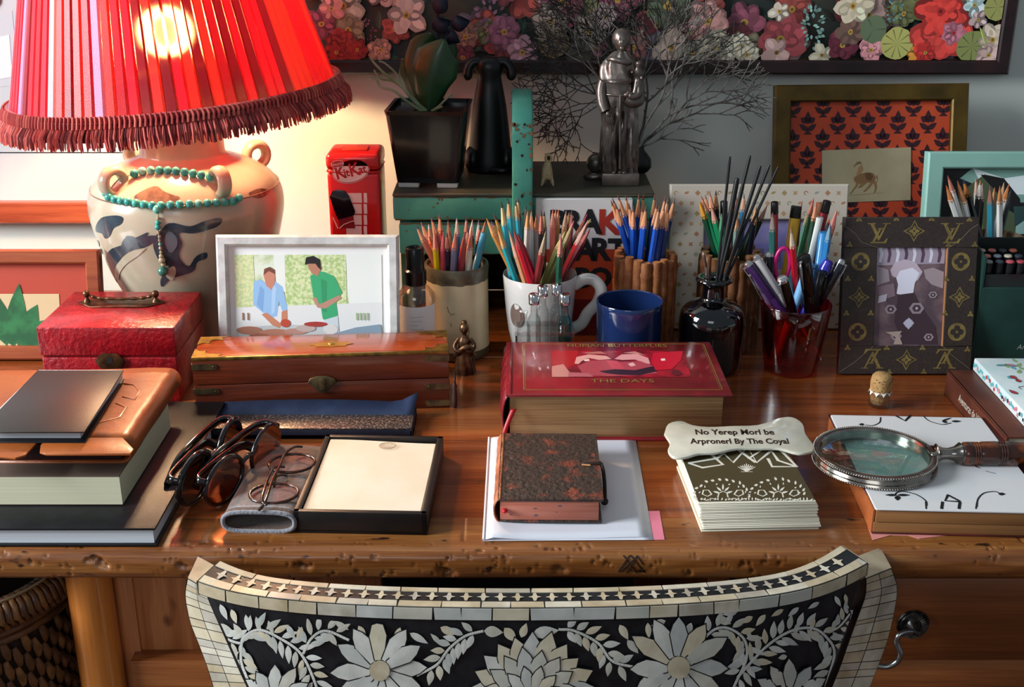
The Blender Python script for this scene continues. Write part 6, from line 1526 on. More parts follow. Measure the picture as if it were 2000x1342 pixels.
# front overlapping flaps with rounded corners and a gap for the strap
fz = JH + .0008
def g_l(px, py, h=.0705): q = G(px, py, h); return (q.x - jr0.x, q.y - jr0.y)
for pts in ([g_l(78, 886), g_l(80, 872), g_l(95, 858), g_l(240, 858), g_l(262, 880), g_l(255, 890), g_l(90, 890)], [g_l(-60, 890), g_l(-60, 862), g_l(66, 858), g_l(74, 866), g_l(50, 892), g_l(30, 898)]):
    b = MB(); b.prism(pts[::1] if sum((pts[i][0] * pts[(i + 1) % len(pts)][1] - pts[(i + 1) % len(pts)][0] * pts[i][1]) for i in range(len(pts))) > 0 else pts[::-1], fz - .001, fz + .0012, m_tan, bev=.0006); b.build('strap_flap', jl)
for (pa_, ) in (([(243, 748), (262, 751), (272, 763), (262, 781), (240, 775)],), ([(228, 787), (246, 795), (232, 815), (206, 822), (190, 826)],)):
    b = MB(); pp_ = [Vector((*g_l(*p_, h=.072), fz + .0006)) for p_ in pa_]; b.tube(pp_, .0016, m_tan, 6, flat=.6); b.build('strap_loop', jl, 60)
# small black notebook
nb0 = G(166, 867, .0722)
nb = thing('black_notebook', 'small black softcover notebook on top of the leather journal', 'notebook', (nb0.x, nb0.y, D + .0722), 0)
nbk = [G(166, 866, .0722), G(243, 742, .0722), G(76, 742, .0722), G(-40, 866, .0722)]
def quad(b, pts, z0, z1, m, bev=0): b.prism([(p.x - nb0.x, p.y - nb0.y) for p in pts], z0, z1, m, bev=bev)
b = MB(); quad(b, nbk, 0, .0012, m_blk, .0004); b.build('back_cover', nb)
n2 = [G(158, 858, .0722), G(240, 740, .0722), G(78, 740, .0722), G(-40, 858, .0722)]
b = MB(); quad(b, n2, .0012, .0095, m_pgw); b.build('page_block', nb)
m_soft = mat('17110f', .38, hx2='241a16', ns=8, bump=.1, bs=900)
n3 = [G(168, 866, .0722), G(244, 743, .0722), G(76, 743, .0722), G(-40, 866, .0722)]
n3 = [Vector((p.x, p.y, 0)) for p in n3]
b = MB(); quad(b, n3, .0097, .0110, m_soft, .0005); b.build('front_cover', nb)

# ---------------- stationery tray ----------------
t0 = G(575, 1041, 0); t1 = G(835, 1043, 0); tr_ = thing('stationery_tray', 'black open tray box holding cream writing paper', 'tray', t0, math.degrees(math.atan2(t1.y - t0.y, t1.x - t0.x)) + .0)
TWd = (t1 - t0).length; tr_.rotation_euler = (0, 0, R(-2.2)); TD = .157; w_ = .0055; th = .0215
m_tb = mat('0e0d0d', .45, hx2='1c1412', ns=30)
b = MB(); b.box(0, TWd, 0, TD, 0, .004, m_tb, .0006); b.box(0, TWd, 0, w_, 0, th, m_tb, .0009); b.box(0, TWd, TD - w_, TD, 0, th, m_tb, .0009); b.box(0, w_, 0, TD, 0, th, m_tb, .0009); b.box(TWd - w_, TWd, 0, TD, 0, th, m_tb, .0009); b.build('tray_box', tr_)
ppr = tag(None, '', '') if False else None
ps = thing('writing_paper', 'stack of cream writing paper with a small oval brown crest in the black tray', 'paper', t0, -2.2); ps.rotation_euler = tr_.rotation_euler; ps.location = (t0.x, t0.y, D + .0041)
m_cp = mat('ddd0b8', .6, hx2='e4d8c4', ns=14); m_crest = mat('a07850', .6)
b = MB(); b.box(w_ + .001, TWd - w_ - .001, w_ + .0008, TD - w_ - .004, 0, .0135, m_cp, .0003, 1); b.build('paper_stack', ps)
b = MB(); n = 10; vs = []
for i in range(n + 1):
    for j in range(n + 1):
        x = w_ + .001 + (TWd - 2 * w_ - .002) * i / n; y = w_ + .0008 + (TD - 2 * w_ - .0045) * j / n; vs.append((x, y, .0142 + .0010 * sin(i / n * 4 + 1) * (j / n) + .0012 * (j / n) ** 3 * (1 - i / n)))
b.add(vs, [(i * (n + 1) + j, (i + 1) * (n + 1) + j, (i + 1) * (n + 1) + j + 1, i * (n + 1) + j + 1) for i in range(n) for j in range(n)], m_cp)
tl_ = (Matrix.Translation(t0) @ Matrix.Rotation(R(-2.2), 4, 'Z')).inverted() @ G(757, 872, .019)
b.M = Matrix.Translation((tl_.x, tl_.y, .0158)); b.tube([(.0082 * cos(R(a)), .0066 * sin(R(a)), 0) for a in range(0, 360, 15)], .0003, m_crest, 4, closed=True); b.tube([(.0068 * cos(R(a)), .0050 * sin(R(a)), 0) for a in range(0, 360, 15)], .00015, m_crest, 4, closed=True)
b.text('10-A 99', m_crest, .0034, 0, .0008, 0); b.tube([(-.004, -.0024, 0), (0, -.0032, 0), (.004, -.0024, 0)], .00022, m_crest, 4)
b.build('top_sheet', ps, 60)

# ---------------- glasses case and folded spectacles ----------------
c0, c1, c2, c3 = G(436, 1022, .008), G(574, 1030, .008), G(640, 880, .008), G(508, 872, .008)
gcs = thing('glasses_case', 'grey felt glasses slip case lying open end forward left of the tray', 'glasses case', (c0.x, c0.y, D))
ax = ((c2 - c1) + (c3 - c0)).normalized(); ax.z = 0; ax.normalize(); wx = Vector((ax.y, -ax.x, 0)); gw = (c1 - c0).dot(wx); gl = (c3 - c0).dot(ax)
gcs.rotation_euler = (0, 0, math.atan2(wx.y, wx.x))
m_felt = mat('6c6c74', .95, hx2='8c8c92', ns=300, lo=.3, hi=.7, sheen=.6, bump=.5, bs=500); m_felt2 = mat('584238', .9, hx2='6c5446', ns=200, sheen=.5, bump=.4, bs=500); m_felti = mat('44464e', .95, sheen=.5, hx2='5c5e66', ns=300)
vs = []; n = 14; S = 28
for j in range(n + 1):
    k = j / n; y = gl * k; hh = .0125 - .0035 * k; hw = gw / 2 * (1 + .02 * sin(k * 6))
    for s_ in range(S):
        a = 2 * pi * s_ / S; ca, sa = cos(a), sin(a); x = gw / 2 + hw * (abs(ca) ** .5) * (1 if ca > 0 else -1); z = hh * .82 + hh * .78 * (abs(sa) ** .8) * (1 if sa > 0 else -1)
        if j == n: x = gw / 2 + (x - gw / 2) * .97; z = .007 + (z - .0075) * .2
        vs.append((x, y, max(.0008, z)))
b = MB(); b.add(vs, [(j * S + s_, j * S + (s_ + 1) % S, (j + 1) * S + (s_ + 1) % S, (j + 1) * S + s_) for j in range(n) for s_ in range(S)] + [[n * S + s_ for s_ in range(S)]], m_felt2)
b.build('felt_body', gcs, 60, solid=.0014)
b = MB(); b.tube([Vector(vs[s_]) + Vector((0, -.001, 0)) for s_ in range(S)], .0021, m_felt, 8, closed=True)
b.add([(gw / 2 + (v[0] - gw / 2) * .96, .030, .0085 + (v[2] - .0085) * .8) for v in vs[:S]], [list(range(S))], m_felti)
b.add([Vector(vs[s_]) + Vector((0, -.0005, 0)) for s_ in range(S)] + [Vector(vs[s_ + S]) + Vector((0, -.0005 + .0, 0)) * 1.0 + Vector((0, 0, .0009 if vs[s_ + S][2] > .009 else 0)) for s_ in range(S)], [(s_, (s_ + 1) % S, S + (s_ + 1) % S, S + s_) for s_ in range(S)], m_felt)
b.build('open_mouth', gcs, 80, label='pale grey felt opening')
sp_ = thing('eyeglasses', 'thin brown-rimmed eyeglasses folded on top of the grey glasses case', 'eyeglasses', (c0.x, c0.y, D + .0195))
sp_.rotation_euler = (0, 0, math.atan2(wx.y, wx.x))
Mi = (Matrix.Translation((c0.x, c0.y, D + .0195)) @ Matrix.Rotation(math.atan2(wx.y, wx.x), 4, 'Z')).inverted()
m_tort = mat('4a2414', .2, hx2='241008', ns=90, coat=.6); m_lens = pane('clear_lens', (.96, .94, .92), .01, span=.12)
def rim(cpx, cpy, rx, ry, a, name='rim', z=.0225, n=22):
    c = Mi @ G(cpx, cpy, z); pts = [(c.x + rx * cos(t) * cos(R(a)) - ry * sin(t) * sin(R(a)), c.y + rx * cos(t) * sin(R(a)) + ry * sin(t) * cos(R(a)), .0022 + .0012 * sin(t)) for t in [2 * pi * i / n for i in range(n)]]
    b = MB(); b.tube(pts, .0015, m_tort, 8, closed=True); b.build(name, sp_, 80); return pts
r1_ = rim(570, 903, .0215, .0170, 10); r2_ = rim(535, 962, .0215, .0165, 8)
for r__ in (r1_, r2_):
    b = MB(); b.add(r__, [list(range(len(r__)))], m_lens); b.build('lens', sp_, 0)
def gl_arc(pixs, r, name, z0=.004, lift=.004):
    pts = []
    for i, (x, y) in enumerate(pixs): q = Mi @ G(x, y, .026); pts.append((q.x, q.y, z0 + lift * sin(pi * i / (len(pixs) - 1))))
    b = MB(); b.tube(bez(pts, 5), r, m_tort, 7, flat=.7); b.build(name, sp_, 80)
gl_arc([(590, 868), (575, 872), (556, 888), (545, 915), (532, 940), (522, 970), (514, 985), (505, 992)], .0016, 'temple_arm')
gl_arc([(556, 910), (536, 915), (526, 935), (518, 958), (512, 978), (520, 985)], .0015, 'temple_arm', .0055)
gl_arc([(560, 921), (548, 924), (538, 930), (535, 942)], .0014, 'bridge', .002, .003)

# ---------------- two pairs of sunglasses ----------------
m_sun = mat('120808', .12, coat=.8); m_slens = pane('dark_lens', (.22, .09, .06), .05); m_slens2 = pane('brown_lens', (.75, .42, .28), .05)
def sunglasses(label, base, rz, tilt, lens, rx=.026, ry=.024, r=.0024, spread=1.0):
    o = thing('sunglasses', label, 'sunglasses', base, rz)
    M_ = Matrix.Translation((0, 0, ry + r * .8)) @ Matrix.Rotation(R(tilt), 4, 'X') @ UP
    for s_ in (-1, 1):
        cx = s_ * (rx + .009)
        pts = [(cx + rx * (1 + .05 * cos(2 * t)) * cos(t), ry * sin(t) + .0025 * s_ * 0, -.004 * (abs(cx + rx * cos(t)) / .06) ** 2) for t in [2 * pi * i / 26 for i in range(26)]]
        b = MB(M_.copy()); b.tube(pts, r, m_sun, 8, closed=True); b.build('rim', o, 80)
        b = MB(M_.copy()); b.flat([(p[0], p[1]) for p in pts], lens, -.001); b.build('lens', o, 0, solid=.0012)
    b = MB(M_.copy()); b.tube(bez([(-.011, .006, 0), (0, .0095, .001), (.011, .006, 0)], 5), r * 1.1, m_sun, 8); b.build('bridge', o, 80)
    for s_ in (-1, 1):
        x0 = s_ * (2 * rx + .010)
        b = MB(M_.copy())
        dz_ = -.016 if s_ < 0 else -.024
        pts = [(x0, .010, -.004), (x0, .0102, dz_ * .7), (x0 - s_ * .010, .010, dz_), (x0 - s_ * .05, .009, dz_ - .002), (x0 - s_ * .085, .004, dz_ - .003), (x0 - s_ * .108, -.010, dz_ - .002)]
        pa = bez(pts, 5); b.tube(pa, [.0026 + .0016 * max(0, (i / len(pa) - .5)) for i in range(len(pa))], m_sun, 8, flat=1.7); b.build('temple_arm', o, 80)
    return o
g1 = G(398, 1000, 0); g2 = G(452, 1002, 0)
sunglasses('dark sunglasses standing on edge against the large black book', (g1.x, g1.y + .052, D), 78, 6, m_slens, .0275, .0235, .0029, .35)
sunglasses('brown-lensed sunglasses standing on edge left of the grey glasses case', (g2.x + .006, g2.y + .050, D), 70, 6, m_slens2, .0265, .0225, .0021, .35)
# ---------------- vial rack ----------------
m_cl = pane('clear_glass', (.90, .92, .92), .12); m_acr = pane('acrylic', (.92, .94, .94), .07, span=.3); m_tq = pane('teal_glass', (.16, .66, .60), .10)
rx = P(1063, 640, 1.288).x
rk = thing('vial_stand', 'clear acrylic stand holding small glass vials before the white mug', 'stand', (rx, 1.288, D))
b = MB(); b.box(-.034, .034, -.0185, .0185, 0, .003, m_acr, .0008); b.build('base_plate', rk)
b = MB()
for (xa, xb, ya, yb) in ((-.034, .034, -.0185, -.0165), (-.034, .034, .0165, .0185), (-.034, -.032, -.0165, .0165), (.032, .034, -.0165, .0165)): b.box(xa, xb, ya, yb, .0545, .0605, m_acr)
b.build('upper_rail', rk)
for sx in (-1, 1):
    for sy in (-1, 1):
        b = MB(); b.tube([(sx * .032, sy * .0172, .003), (sx * .032, sy * .0172, .055)], .0011, m_dark if sx < 0 and sy < 0 else m_acr, 6); b.build('stand_post', rk)
VL = (('left front vial of cloudy glass with no cap', 1022, -.0085, .085, m_cl, 0), ('clear glass vial with chrome cap, front row of the acrylic stand', 1043, -.0085, .094, m_cl, 1), ('clear glass vial with chrome cap, left in the back row of the acrylic stand', 1060, .0085, .098, m_cl, 1),
      ('clear glass vial with chrome cap, right in the back row of the acrylic stand', 1087, .0085, .100, m_cl, 1), ('teal-filled glass vial with chrome cap in the acrylic stand', 1103, -.0085, .094, m_tq, 1))
for lb, px, dy, h, m, cap in VL:
    Y = 1.288 + dy; x = P(px, 600, Y).x; x = max(rx - .0235, min(rx + .0235, x))
    o = thing('glass_vial', lb, 'vial', (x, Y, D + .0032), group='glass vials in the acrylic stand')
    b = MB(); r = .0078; hb = h - .018; b.lathe([(0, 0), (r * .85, 0), (r, .0015), (r, hb - .012), (r * .9, hb - .006), (r * .5, hb), (r * .5, h - .009), (r * .62, h - .008), (r * .62, h - .0065), (0, h - .0065)], m, 24); b.build('vial_glass', o, 50)
    if m is m_tq: 
        b = MB(); b.lathe([(r * .3, hb - .004), (r * .6, hb - .002), (r * .55, h - .009), (0, h - .009)], m_cl, 20); b.build('vial_neck', o, 50)
    if cap:
        b = MB(); b.lathe([(0, h - .0066), (r * .78, h - .0066), (r * .82, h + .004), (r * .7, h + .0052), (0, h + .0056)], m_chrome, 24); b.build('chrome_cap', o, 40)

# ---------------- thick red book ----------------
a0 = G(988, 862, 0); a1 = G(1405, 862, 0); RB = thing('red_gilt_book', 'very thick red hardback with gilt page edges and a picture set into its cover', 'book', (a0.x, a0.y, D))
bw = a1.x - a0.x + .004; bd = .1475; bh = .0525; ct = .003
m_rc = mat('8a1a24', .3, hx2='70161e', ns=20, coat=.4, bump=.08, bs=300); m_gd = mat('b08c60', .32, .5, hx2='8c6644', ns=1, st=(8, 8, 500), lo=.3, hi=.7, bump=.25, bs=1, bst=(4, 4, 900)); m_gl2 = mat('b89c50', .35, .6)
b = MB(); b.box(0, bw + .004, 0, bd, 0, ct, m_rc, .0008); b.build('back_cover', RB)
b = MB(); b.box(.004, bw - .002, .004, bd - .004, ct, bh - ct, m_gd, .0006); b.build('gilt_page_block', RB, label='gilded page block')
b = MB(); n = 12; pr = []
for i in range(n + 1):
    a = R(-90 + 180 * i / n); pr.append((.006 - .0095 * cos(a), bh / 2 + bh / 2 * sin(a)))
b.add([(x, y, z) for y in (0, bd) for x, z in pr], [(i, i + 1, n + 2 + i, n + 1 + i) for i in range(n)], m_rc)
for k in (.2, .4, .6, .8): b.tube([(x * 1.0 - .0006, bd * k, z) for x, z in pr[1:-1]], .0011, m_rc, 6)
b.build('rounded_spine', RB, 60, solid=.0016)
b = MB(); x0, x1 = .0, bw + .006; b.box(x0, x1, -.001, bd, bh - ct, bh, m_rc, .0008)
zt = bh + .0002
def strip(x0, y0, x1, y1, w): 
    for (xa, xb, ya, yb) in ((x0, x1, y0, y0 + w), (x0, x1, y1 - w, y1), (x0, x0 + w, y0, y1), (x1 - w, x1, y0, y1)): b.rect(xa, xb, ya, yb, m_gl2, zt)
strip(.018, .010, x1 - .008, bd - .006, .0008); strip(.0200, .012, x1 - .010, bd - .008, .0004)
def rb(px, py): q = G(px, py, bh); return (q.x - a0.x, q.y - a0.y)
pts = [rb(1077, 737), rb(1350, 737), rb(1336, 686), rb(1078, 686)]
b.flat(pts, mat('a8162c', .35, hx2='6c1020', ns=50), zt + .0001)
Z = [zt + .0002]
def rp(pts, hx): Z[0] += .00002; b.flat([rb(*p) for p in pts][::-1], mat(hx, .35), Z[0])
rp([(1080, 686), (1130, 686), (1124, 712), (1098, 724), (1078, 712)], 'a8141c'); rp([(1078, 716), (1100, 712), (1120, 737), (1078, 737)], 'c08078')
rp([(1122, 711), (1126, 698), (1150, 693), (1184, 696), (1194, 702), (1170, 704), (1150, 700), (1136, 706), (1130, 712)], 'd89c98'); rp([(1200, 702), (1214, 693), (1244, 692), (1266, 700), (1270, 712), (1258, 710), (1240, 703), (1216, 704)], 'd8989c')
rp([(1136, 690), (1172, 687), (1186, 692), (1150, 692)], 'b8706c'); rp([(1216, 690), (1240, 687), (1262, 695), (1240, 692)], 'c0807c')
rp([(1128, 716), (1150, 706), (1184, 704), (1210, 708), (1250, 706), (1276, 716), (1284, 730), (1250, 734), (1190, 736), (1140, 734)], 'a84450'); rp([(1184, 704), (1206, 706), (1220, 720), (1196, 724)], 'c04858')
rp([(1170, 726), (1200, 722), (1240, 724), (1276, 716), (1284, 726), (1250, 734), (1210, 733), (1184, 730)], '301828'); rp([(1276, 690), (1334, 687), (1330, 705), (1312, 722), (1280, 724), (1272, 705)], 'c01430'); rp([(1110, 728), (1150, 730), (1160, 737), (1110, 737)], 'b06068')
rp([(1290, 702), (1298, 701), (1300, 705), (1292, 706)], 'e8d8d4'); rp([(1314, 722), (1326, 724), (1334, 732), (1320, 735), (1312, 730)], '5c1824'); rp([(1226, 712), (1236, 709), (1242, 715), (1232, 717)], 'e0b0b0'); rp([(1140, 704), (1150, 702), (1152, 706), (1142, 707)], 'eccac4')
c_ = rb(1205, 676); b.text('HUMAN BUTTERFLIES', m_gl2, .0125, c_[0], c_[1], zt + .0003, sx=.92); c_ = rb(1216, 745); b.text('THE DAYS', m_gl2, .0125, c_[0], c_[1], zt + .0003, sx=1.15)
b.build('front_cover', RB, 40)
m_rib = mat('b00c18', .4)
b = MB(); p_ = [G(998, 797, .045), G(990, 815, .035), G(983, 832, .018), G(978, 850, .0), G(975, 872, .0)]
pl_ = [(.008, -.0005, .036), (.005, -.004, .030), (.0, -.009, .018), (-.003, -.013, .006), (-.0045, -.021, .002)]
pa = bez(pl_, 5); vs = []
for i, p in enumerate(pa): w = .0032 * (1 - .5 * i / len(pa)); vs += [p + Vector((-w, 0, 0)), p + Vector((w, 0, .0006))]
b.add(vs, [(2 * i, 2 * i + 1, 2 * i + 3, 2 * i + 2) for i in range(len(pa) - 1)], m_rib); b.build('ribbon_marker', RB, 60, solid=.0004)

# ---------------- folded sheet, pink note, ornate old book ----------------
m_pap = mat('dcdce4', .55)
s0, s1, s2, s3 = G(944, 1058, 0), G(1276, 1056, 0), G(1238, 842, 0), G(955, 858, 0)
pk = thing('pink_note', 'pink sticky note poking out under the folded white sheet', 'note', (*G(1280, 1030, 0).xy, D + .0002))
o0 = pk.location; b = MB(); b.prism([((q := G(px, py, 0)).x - o0.x, q.y - o0.y) for px, py in ((1240, 1056), (1298, 1055), (1288, 999), (1235, 999))], 0, .0003, mat('d87c94', .6)); b.build('note_sheet', pk, 0)
fs_ = thing('folded_paper', 'folded sheet of plain white paper under the ornate old book', 'paper', (s0.x, s0.y, D + .0005))
def sheet(b, cs, zf, m, n=16):
    vs = []
    for i in range(n + 1):
        for j in range(n + 1):
            u_, v_ = i / n, j / n; p = (cs[0] * (1 - u_) + cs[1] * u_) * (1 - v_) + (cs[3] * (1 - u_) + cs[2] * u_) * v_
            vs.append((p.x - s0.x, p.y - s0.y, zf(u_, v_)))
    b.add(vs, [(i * (n + 1) + j, (i + 1) * (n + 1) + j, (i + 1) * (n + 1) + j + 1, i * (n + 1) + j + 1) for i in range(n) for j in range(n)], m)
b = MB(); sheet(b, (s0, s1, s2, s3), lambda u, v: .0002, m_pap)
t1_ = s1 + Vector((-.004, .004, 0)); sheet(b, (s0, t1_, s2 + Vector((-.003, -.001, 0)), s3), lambda u, v: .0007 + .0035 * (max(0, 1 - u / .22)) * min(1, u * 25 + .35) * (1 - v * .5) * (1 if u > 0 else .3) + .0003 * (1 - v) * sin(u * 9), m_pap)
b.tube([(s0.x - s0.x + .0002, 0 + 0.0, .0014), ((s3.x - s0.x) + .0002, s3.y - s0.y, .0012)], .0011, m_pap, 8)
b.build('sheet', fs_, 60, solid=.00018)
ob0 = G(972, 1022, .002)
ob = thing('ornate_old_book', 'small old book with mottled dark embossed cover and worn pink page edges', 'book', (ob0.x, ob0.y, D + .0026), -1)
m_oc = mat('3a2e28', .5, hx2='9c4830', ns=52, lo=.54, hi=.78, bump=1.0, bs=230, detail=6, coat=.15); m_oc2 = mat('b4704c', .6, hx2='8c4c30', ns=70, bump=.8, bs=200); m_pk = mat('c47c66', .65, hx2='b4604c', ns=1, st=(20, 20, 500), lo=.3, hi=.7)
ow, od, oh = .0895, .136, .0235
b = MB(); b.box(0, ow + .003, 0, od, 0, .0022, m_oc, .0007); b.build('back_cover', ob)
b = MB(); b.box(.002, ow, .0012, od - .002, .0022, oh - .0022, m_pk, .0006)
for (x, z, r) in ((.033, .014, .0016), (.034, .007, .0022), (.052, .0105, .0010), (.012, .0075, .0014), (.055, .0165, .0018)): b.flat([(x + p, .0, z + q) and (x + p, z + q) for p, q in blob(rnd, 0, 0, r, 8, .3, .4)], mat('5c5660', .6), 0, Matrix.Translation((0, .0010, 0)) @ UP)
b.build('page_block', ob)
b = MB(); pr = [(.003 - .0062 * cos(R(-90 + 180 * i / 10)), oh / 2 + oh / 2 * sin(R(-90 + 180 * i / 10))) for i in range(11)]
vs = []; 
for j in range(25):
    for (x, z) in pr: vs.append((x - .0004 * sin(j * 1.9) * (abs(z - oh / 2) < oh * .45), od * j / 24, z))
b.add(vs, [(j * 11 + i, j * 11 + i + 1, (j + 1) * 11 + i + 1, (j + 1) * 11 + i) for j in range(24) for i in range(10)], m_oc2); b.build('worn_spine', ob, 60, solid=.0012, label='pale worn leather spine')
b = MB(); N1, N2 = 60, 84; vs = []
for i in range(N1 + 1):
    for j in range(N2 + 1):
        x = (ow + .004) * i / N1; y = od * j / N2; e = min(x, ow + .004 - x, y, od - y)
        vs.append((x, y, oh + (.0007 * mnoise.noise(Vector((x * 260, y * 260, 1))) + .0004 * mnoise.noise(Vector((x * 600, y * 600, 4)))) * min(1, e / .003)))
b.box(0, ow + .004, 0, od, oh - .0022, oh - .0002, m_oc, .0006); b.add(vs, [(i * (N2 + 1) + j, (i + 1) * (N2 + 1) + j, (i + 1) * (N2 + 1) + j + 1, i * (N2 + 1) + j + 1) for i in range(N1) for j in range(N2)], m_oc)
b.build('embossed_cover', ob, 60)
b = MB(); q = G(1176, 925, .024); kx = ow + .003
b.box(kx - .014, kx + .0015, .068, .073, oh, oh + .0012, m_dark, .0004); b.tube([(kx - .016, .066, oh + .0012), (kx - .008, .065, oh + .0012)], .0009, mat('c8905c', .4), 6)
b.build('clasp_strap', ob)
b = MB(); b.tube(bez([(kx + .0005, .074, oh), (kx + .0035, .066, oh - .002), (kx + .0045, .050, oh - .008), (kx + .0045, .034, .004)], 5), .0018, m_dark, 8); b.ball((kx + .004, .0325, .0045), (.0035, .004, .0035), m_dark, 12, 8); b.ball((kx + .002, .072, oh - .0005), (.0022, .0022, .0015), m_brd, 10, 6); b.build('clasp_hook', ob, 60)
b = MB(); b.ball((.0062, -.0012, .0125), (.0026, .0032, .0022), mat('c01420', .5), 10, 7); b.build('bookmark_knot', ob)

# ---------------- pack of patterned cards ----------------
k0 = G(1372, 1040, 0); k1 = G(1603, 1037, 0); kw = (k1 - k0).length
m_card = mat('e2dcc8', .6); m_card2 = mat('ccc6b0', .6); m_olv = mat('4a4026', .5); m_wht = mat('dedacb', .5)
rc = random.Random(14); zz = 0; 
grp = 'patterned cards in the pack'
cards = []
for i in range(9):
    hgt = .0028; off = (rc.uniform(-.0012, .0012) + (-.0013 * i * .28), rc.uniform(-.001, .001) + .0008 * i)
    lbx = ['lowest', 'second lowest', 'third lowest', 'fourth lowest', 'middle', 'fourth highest', 'third highest', 'second highest', 'topmost'][i]
    o = thing('folded_card', (lbx + ' cream folded card in the pack right of centre') if i < 8 else 'topmost card of the pack, olive with white arabesque pattern and star lines', 'card', (k0.x + off[0], k0.y + off[1], D + zz + .0001), 2.5 + rc.uniform(-.6, .6), group=grp)
    b = MB(); b.box(0, kw, 0, .124, 0, .0012, m_card, .0003, 1); b.box(0, kw - .0006, .0006, .124, .0015, hgt - .0002, m_card if i % 3 else m_card2, .0003, 1); b.tube([(0.0006, .001, hgt / 2), (.0006, .123, hgt / 2)], .0012, m_card, 6)
    b.build('card_sheet', o); zz += hgt; cards.append(o)
top = cards[-1]; Mt = (Matrix.Translation(top.location) @ top.rotation_euler.to_matrix().to_4x4()).inverted(); ch_ = zz
b = MB()
def cd_(px, py): q = Mt @ G(px, py, zz); return (q.x, q.y)
b.box(.0004, kw - .001, .0035, .1235, .0027, .0029, m_olv)
Zc = .0030
def cl(pts, w=.0009, m=m_wht): b.tube([(*cd_(*p), Zc) for p in pts], w, m, 4, flat=.12, up=(0, 0, 1))
def cp(pts, m=m_wht): b.flat([cd_(*p) for p in pts], m, Zc + .0001)
for pts in ([(1345, 905), (1400, 896), (1432, 872), (1462, 896), (1500, 872), (1520, 900), (1556, 912)], [(1345, 905), (1372, 914), (1412, 908), (1385, 885), (1365, 878)], [(1500, 896), (1508, 912), (1556, 912), (1530, 885), (1520, 878)], [(1405, 878), (1432, 904), (1460, 874), (1478, 904), (1510, 878)], [(1385, 885), (1400, 896)], [(1440, 878), (1476, 904)]): cl(pts, .0016)
for i in range(-4, 5): cl([(1458, 922), (1458 + i * 4.2, 906 + abs(i) * 1.6)], .00045)
for y in (912, 917, 922): cl([(1447, y), (1470, y)], .0004)
for cx in (1412, 1520):
    for (dx, dy, L, W, a) in ((0, -8, 9, 3, 90), (-3, -6, 9, 3, 140), (3, -6, 9, 3, 40), (-6, -2, 10, 3, 165), (6, -2, 10, 3, 15)):
        cp([(cx + dx + (p - 0), 966 + dy - q_) for p, q_ in leaf2(0, 0, L * 1.4, W * 1.3, a)])
    cl([(cx - 10, 972), (cx - 8, 964), (cx, 960), (cx + 8, 964), (cx + 10, 972)], .0006)
    for s_ in (-1, 1):
        cl([(cx + s_ * 22, 966), (cx + s_ * 28, 958), (cx + s_ * 38, 958), (cx + s_ * 40, 966), (cx + s_ * 30, 970), (cx + s_ * 22, 966)], .0007)
        cl([(cx + s_ * 12, 976), (cx + s_ * 24, 974), (cx + s_ * 32, 978), (cx + s_ * 44, 974)], .0007)
    for k in range(13):
        a = R(180 * k / 12); x = cx + 52 * cos(a); y = 968 - 29 * sin(a); cp([(x + p, y - q_) for p, q_ in leaf2(-3, 0, 8, 4.5, math.degrees(a) + 60 + rc.uniform(-30, 30))])
        if k % 2: x = cx + 47 * cos(a); y = 970 - 23 * sin(a); cp([(x + p, y - q_) for p, q_ in leaf2(-2, 0, 5, 2.5, rc.uniform(0, 180))])
for k in range(34):
    x = 1364 + k * 6.7; cp([(x + p, 978 - q_) for p, q_ in leaf2(-2, 0, 6, 3, rc.choice([30, 150, 90, 60]))]); 
b.build('printed_cover', top, 30)

# ---------------- shell sign ----------------
sg0 = G(1440, 858, .03)
sg = thing('shell_sign', 'bone-shaped mother-of-pearl plaque with handwritten brown words lying on the card pack', 'sign', (sg0.x, sg0.y, D + .0285), 0)
out = [(1297, 848), (1305, 828), (1330, 822), (1352, 830), (1385, 834), (1430, 832), (1480, 830), (1520, 817), (1548, 815), (1568, 828), (1574, 848), (1590, 870), (1590, 880), (1560, 886), (1520, 876), (1480, 876), (1440, 876), (1400, 884), (1365, 886), (1340, 893), (1315, 893), (1304, 880), (1308, 866)]
m_shell = mat('dedccc', .18, hx2='bcbcac', ns=22, lo=.35, hi=.65, coat=.7, sub=.0)
def sgp(px, py): q = G(px, py, .031); return (q.x - sg0.x, q.y - sg0.y)
pts = [sgp(*p) for p in out]; pts = [(v.x, v.y) for v in bez([(p[0], p[1], 0) for p in pts + [pts[0]]], 3)][:-1]
if sum(pts[i][0] * pts[(i + 1) % len(pts)][1] - pts[(i + 1) % len(pts)][0] * pts[i][1] for i in range(len(pts))) < 0: pts = pts[::-1]
b = MB(); b.prism(pts, 0, .0028, m_shell, bev=.0009, seg=3)
m_pen = mat('2e1c10', .5)
c1_ = sgp(1434, 846); c2_ = sgp(1444, 863)
b.text('No Yerep Morl be', m_pen, .0165, c1_[0], c1_[1] + .001, .0030, T(0, 0, 0, 0, 0, 0), sx=.62, bold=.0004, shear=.1)
b.text('Arpronerl By The Coyal', m_pen, .0160, c2_[0], c2_[1], .0030, T(0, 0, 0, 0, 0, 0), sx=.60, bold=.0004, shear=.1)
b.build('plaque', sg, 50)

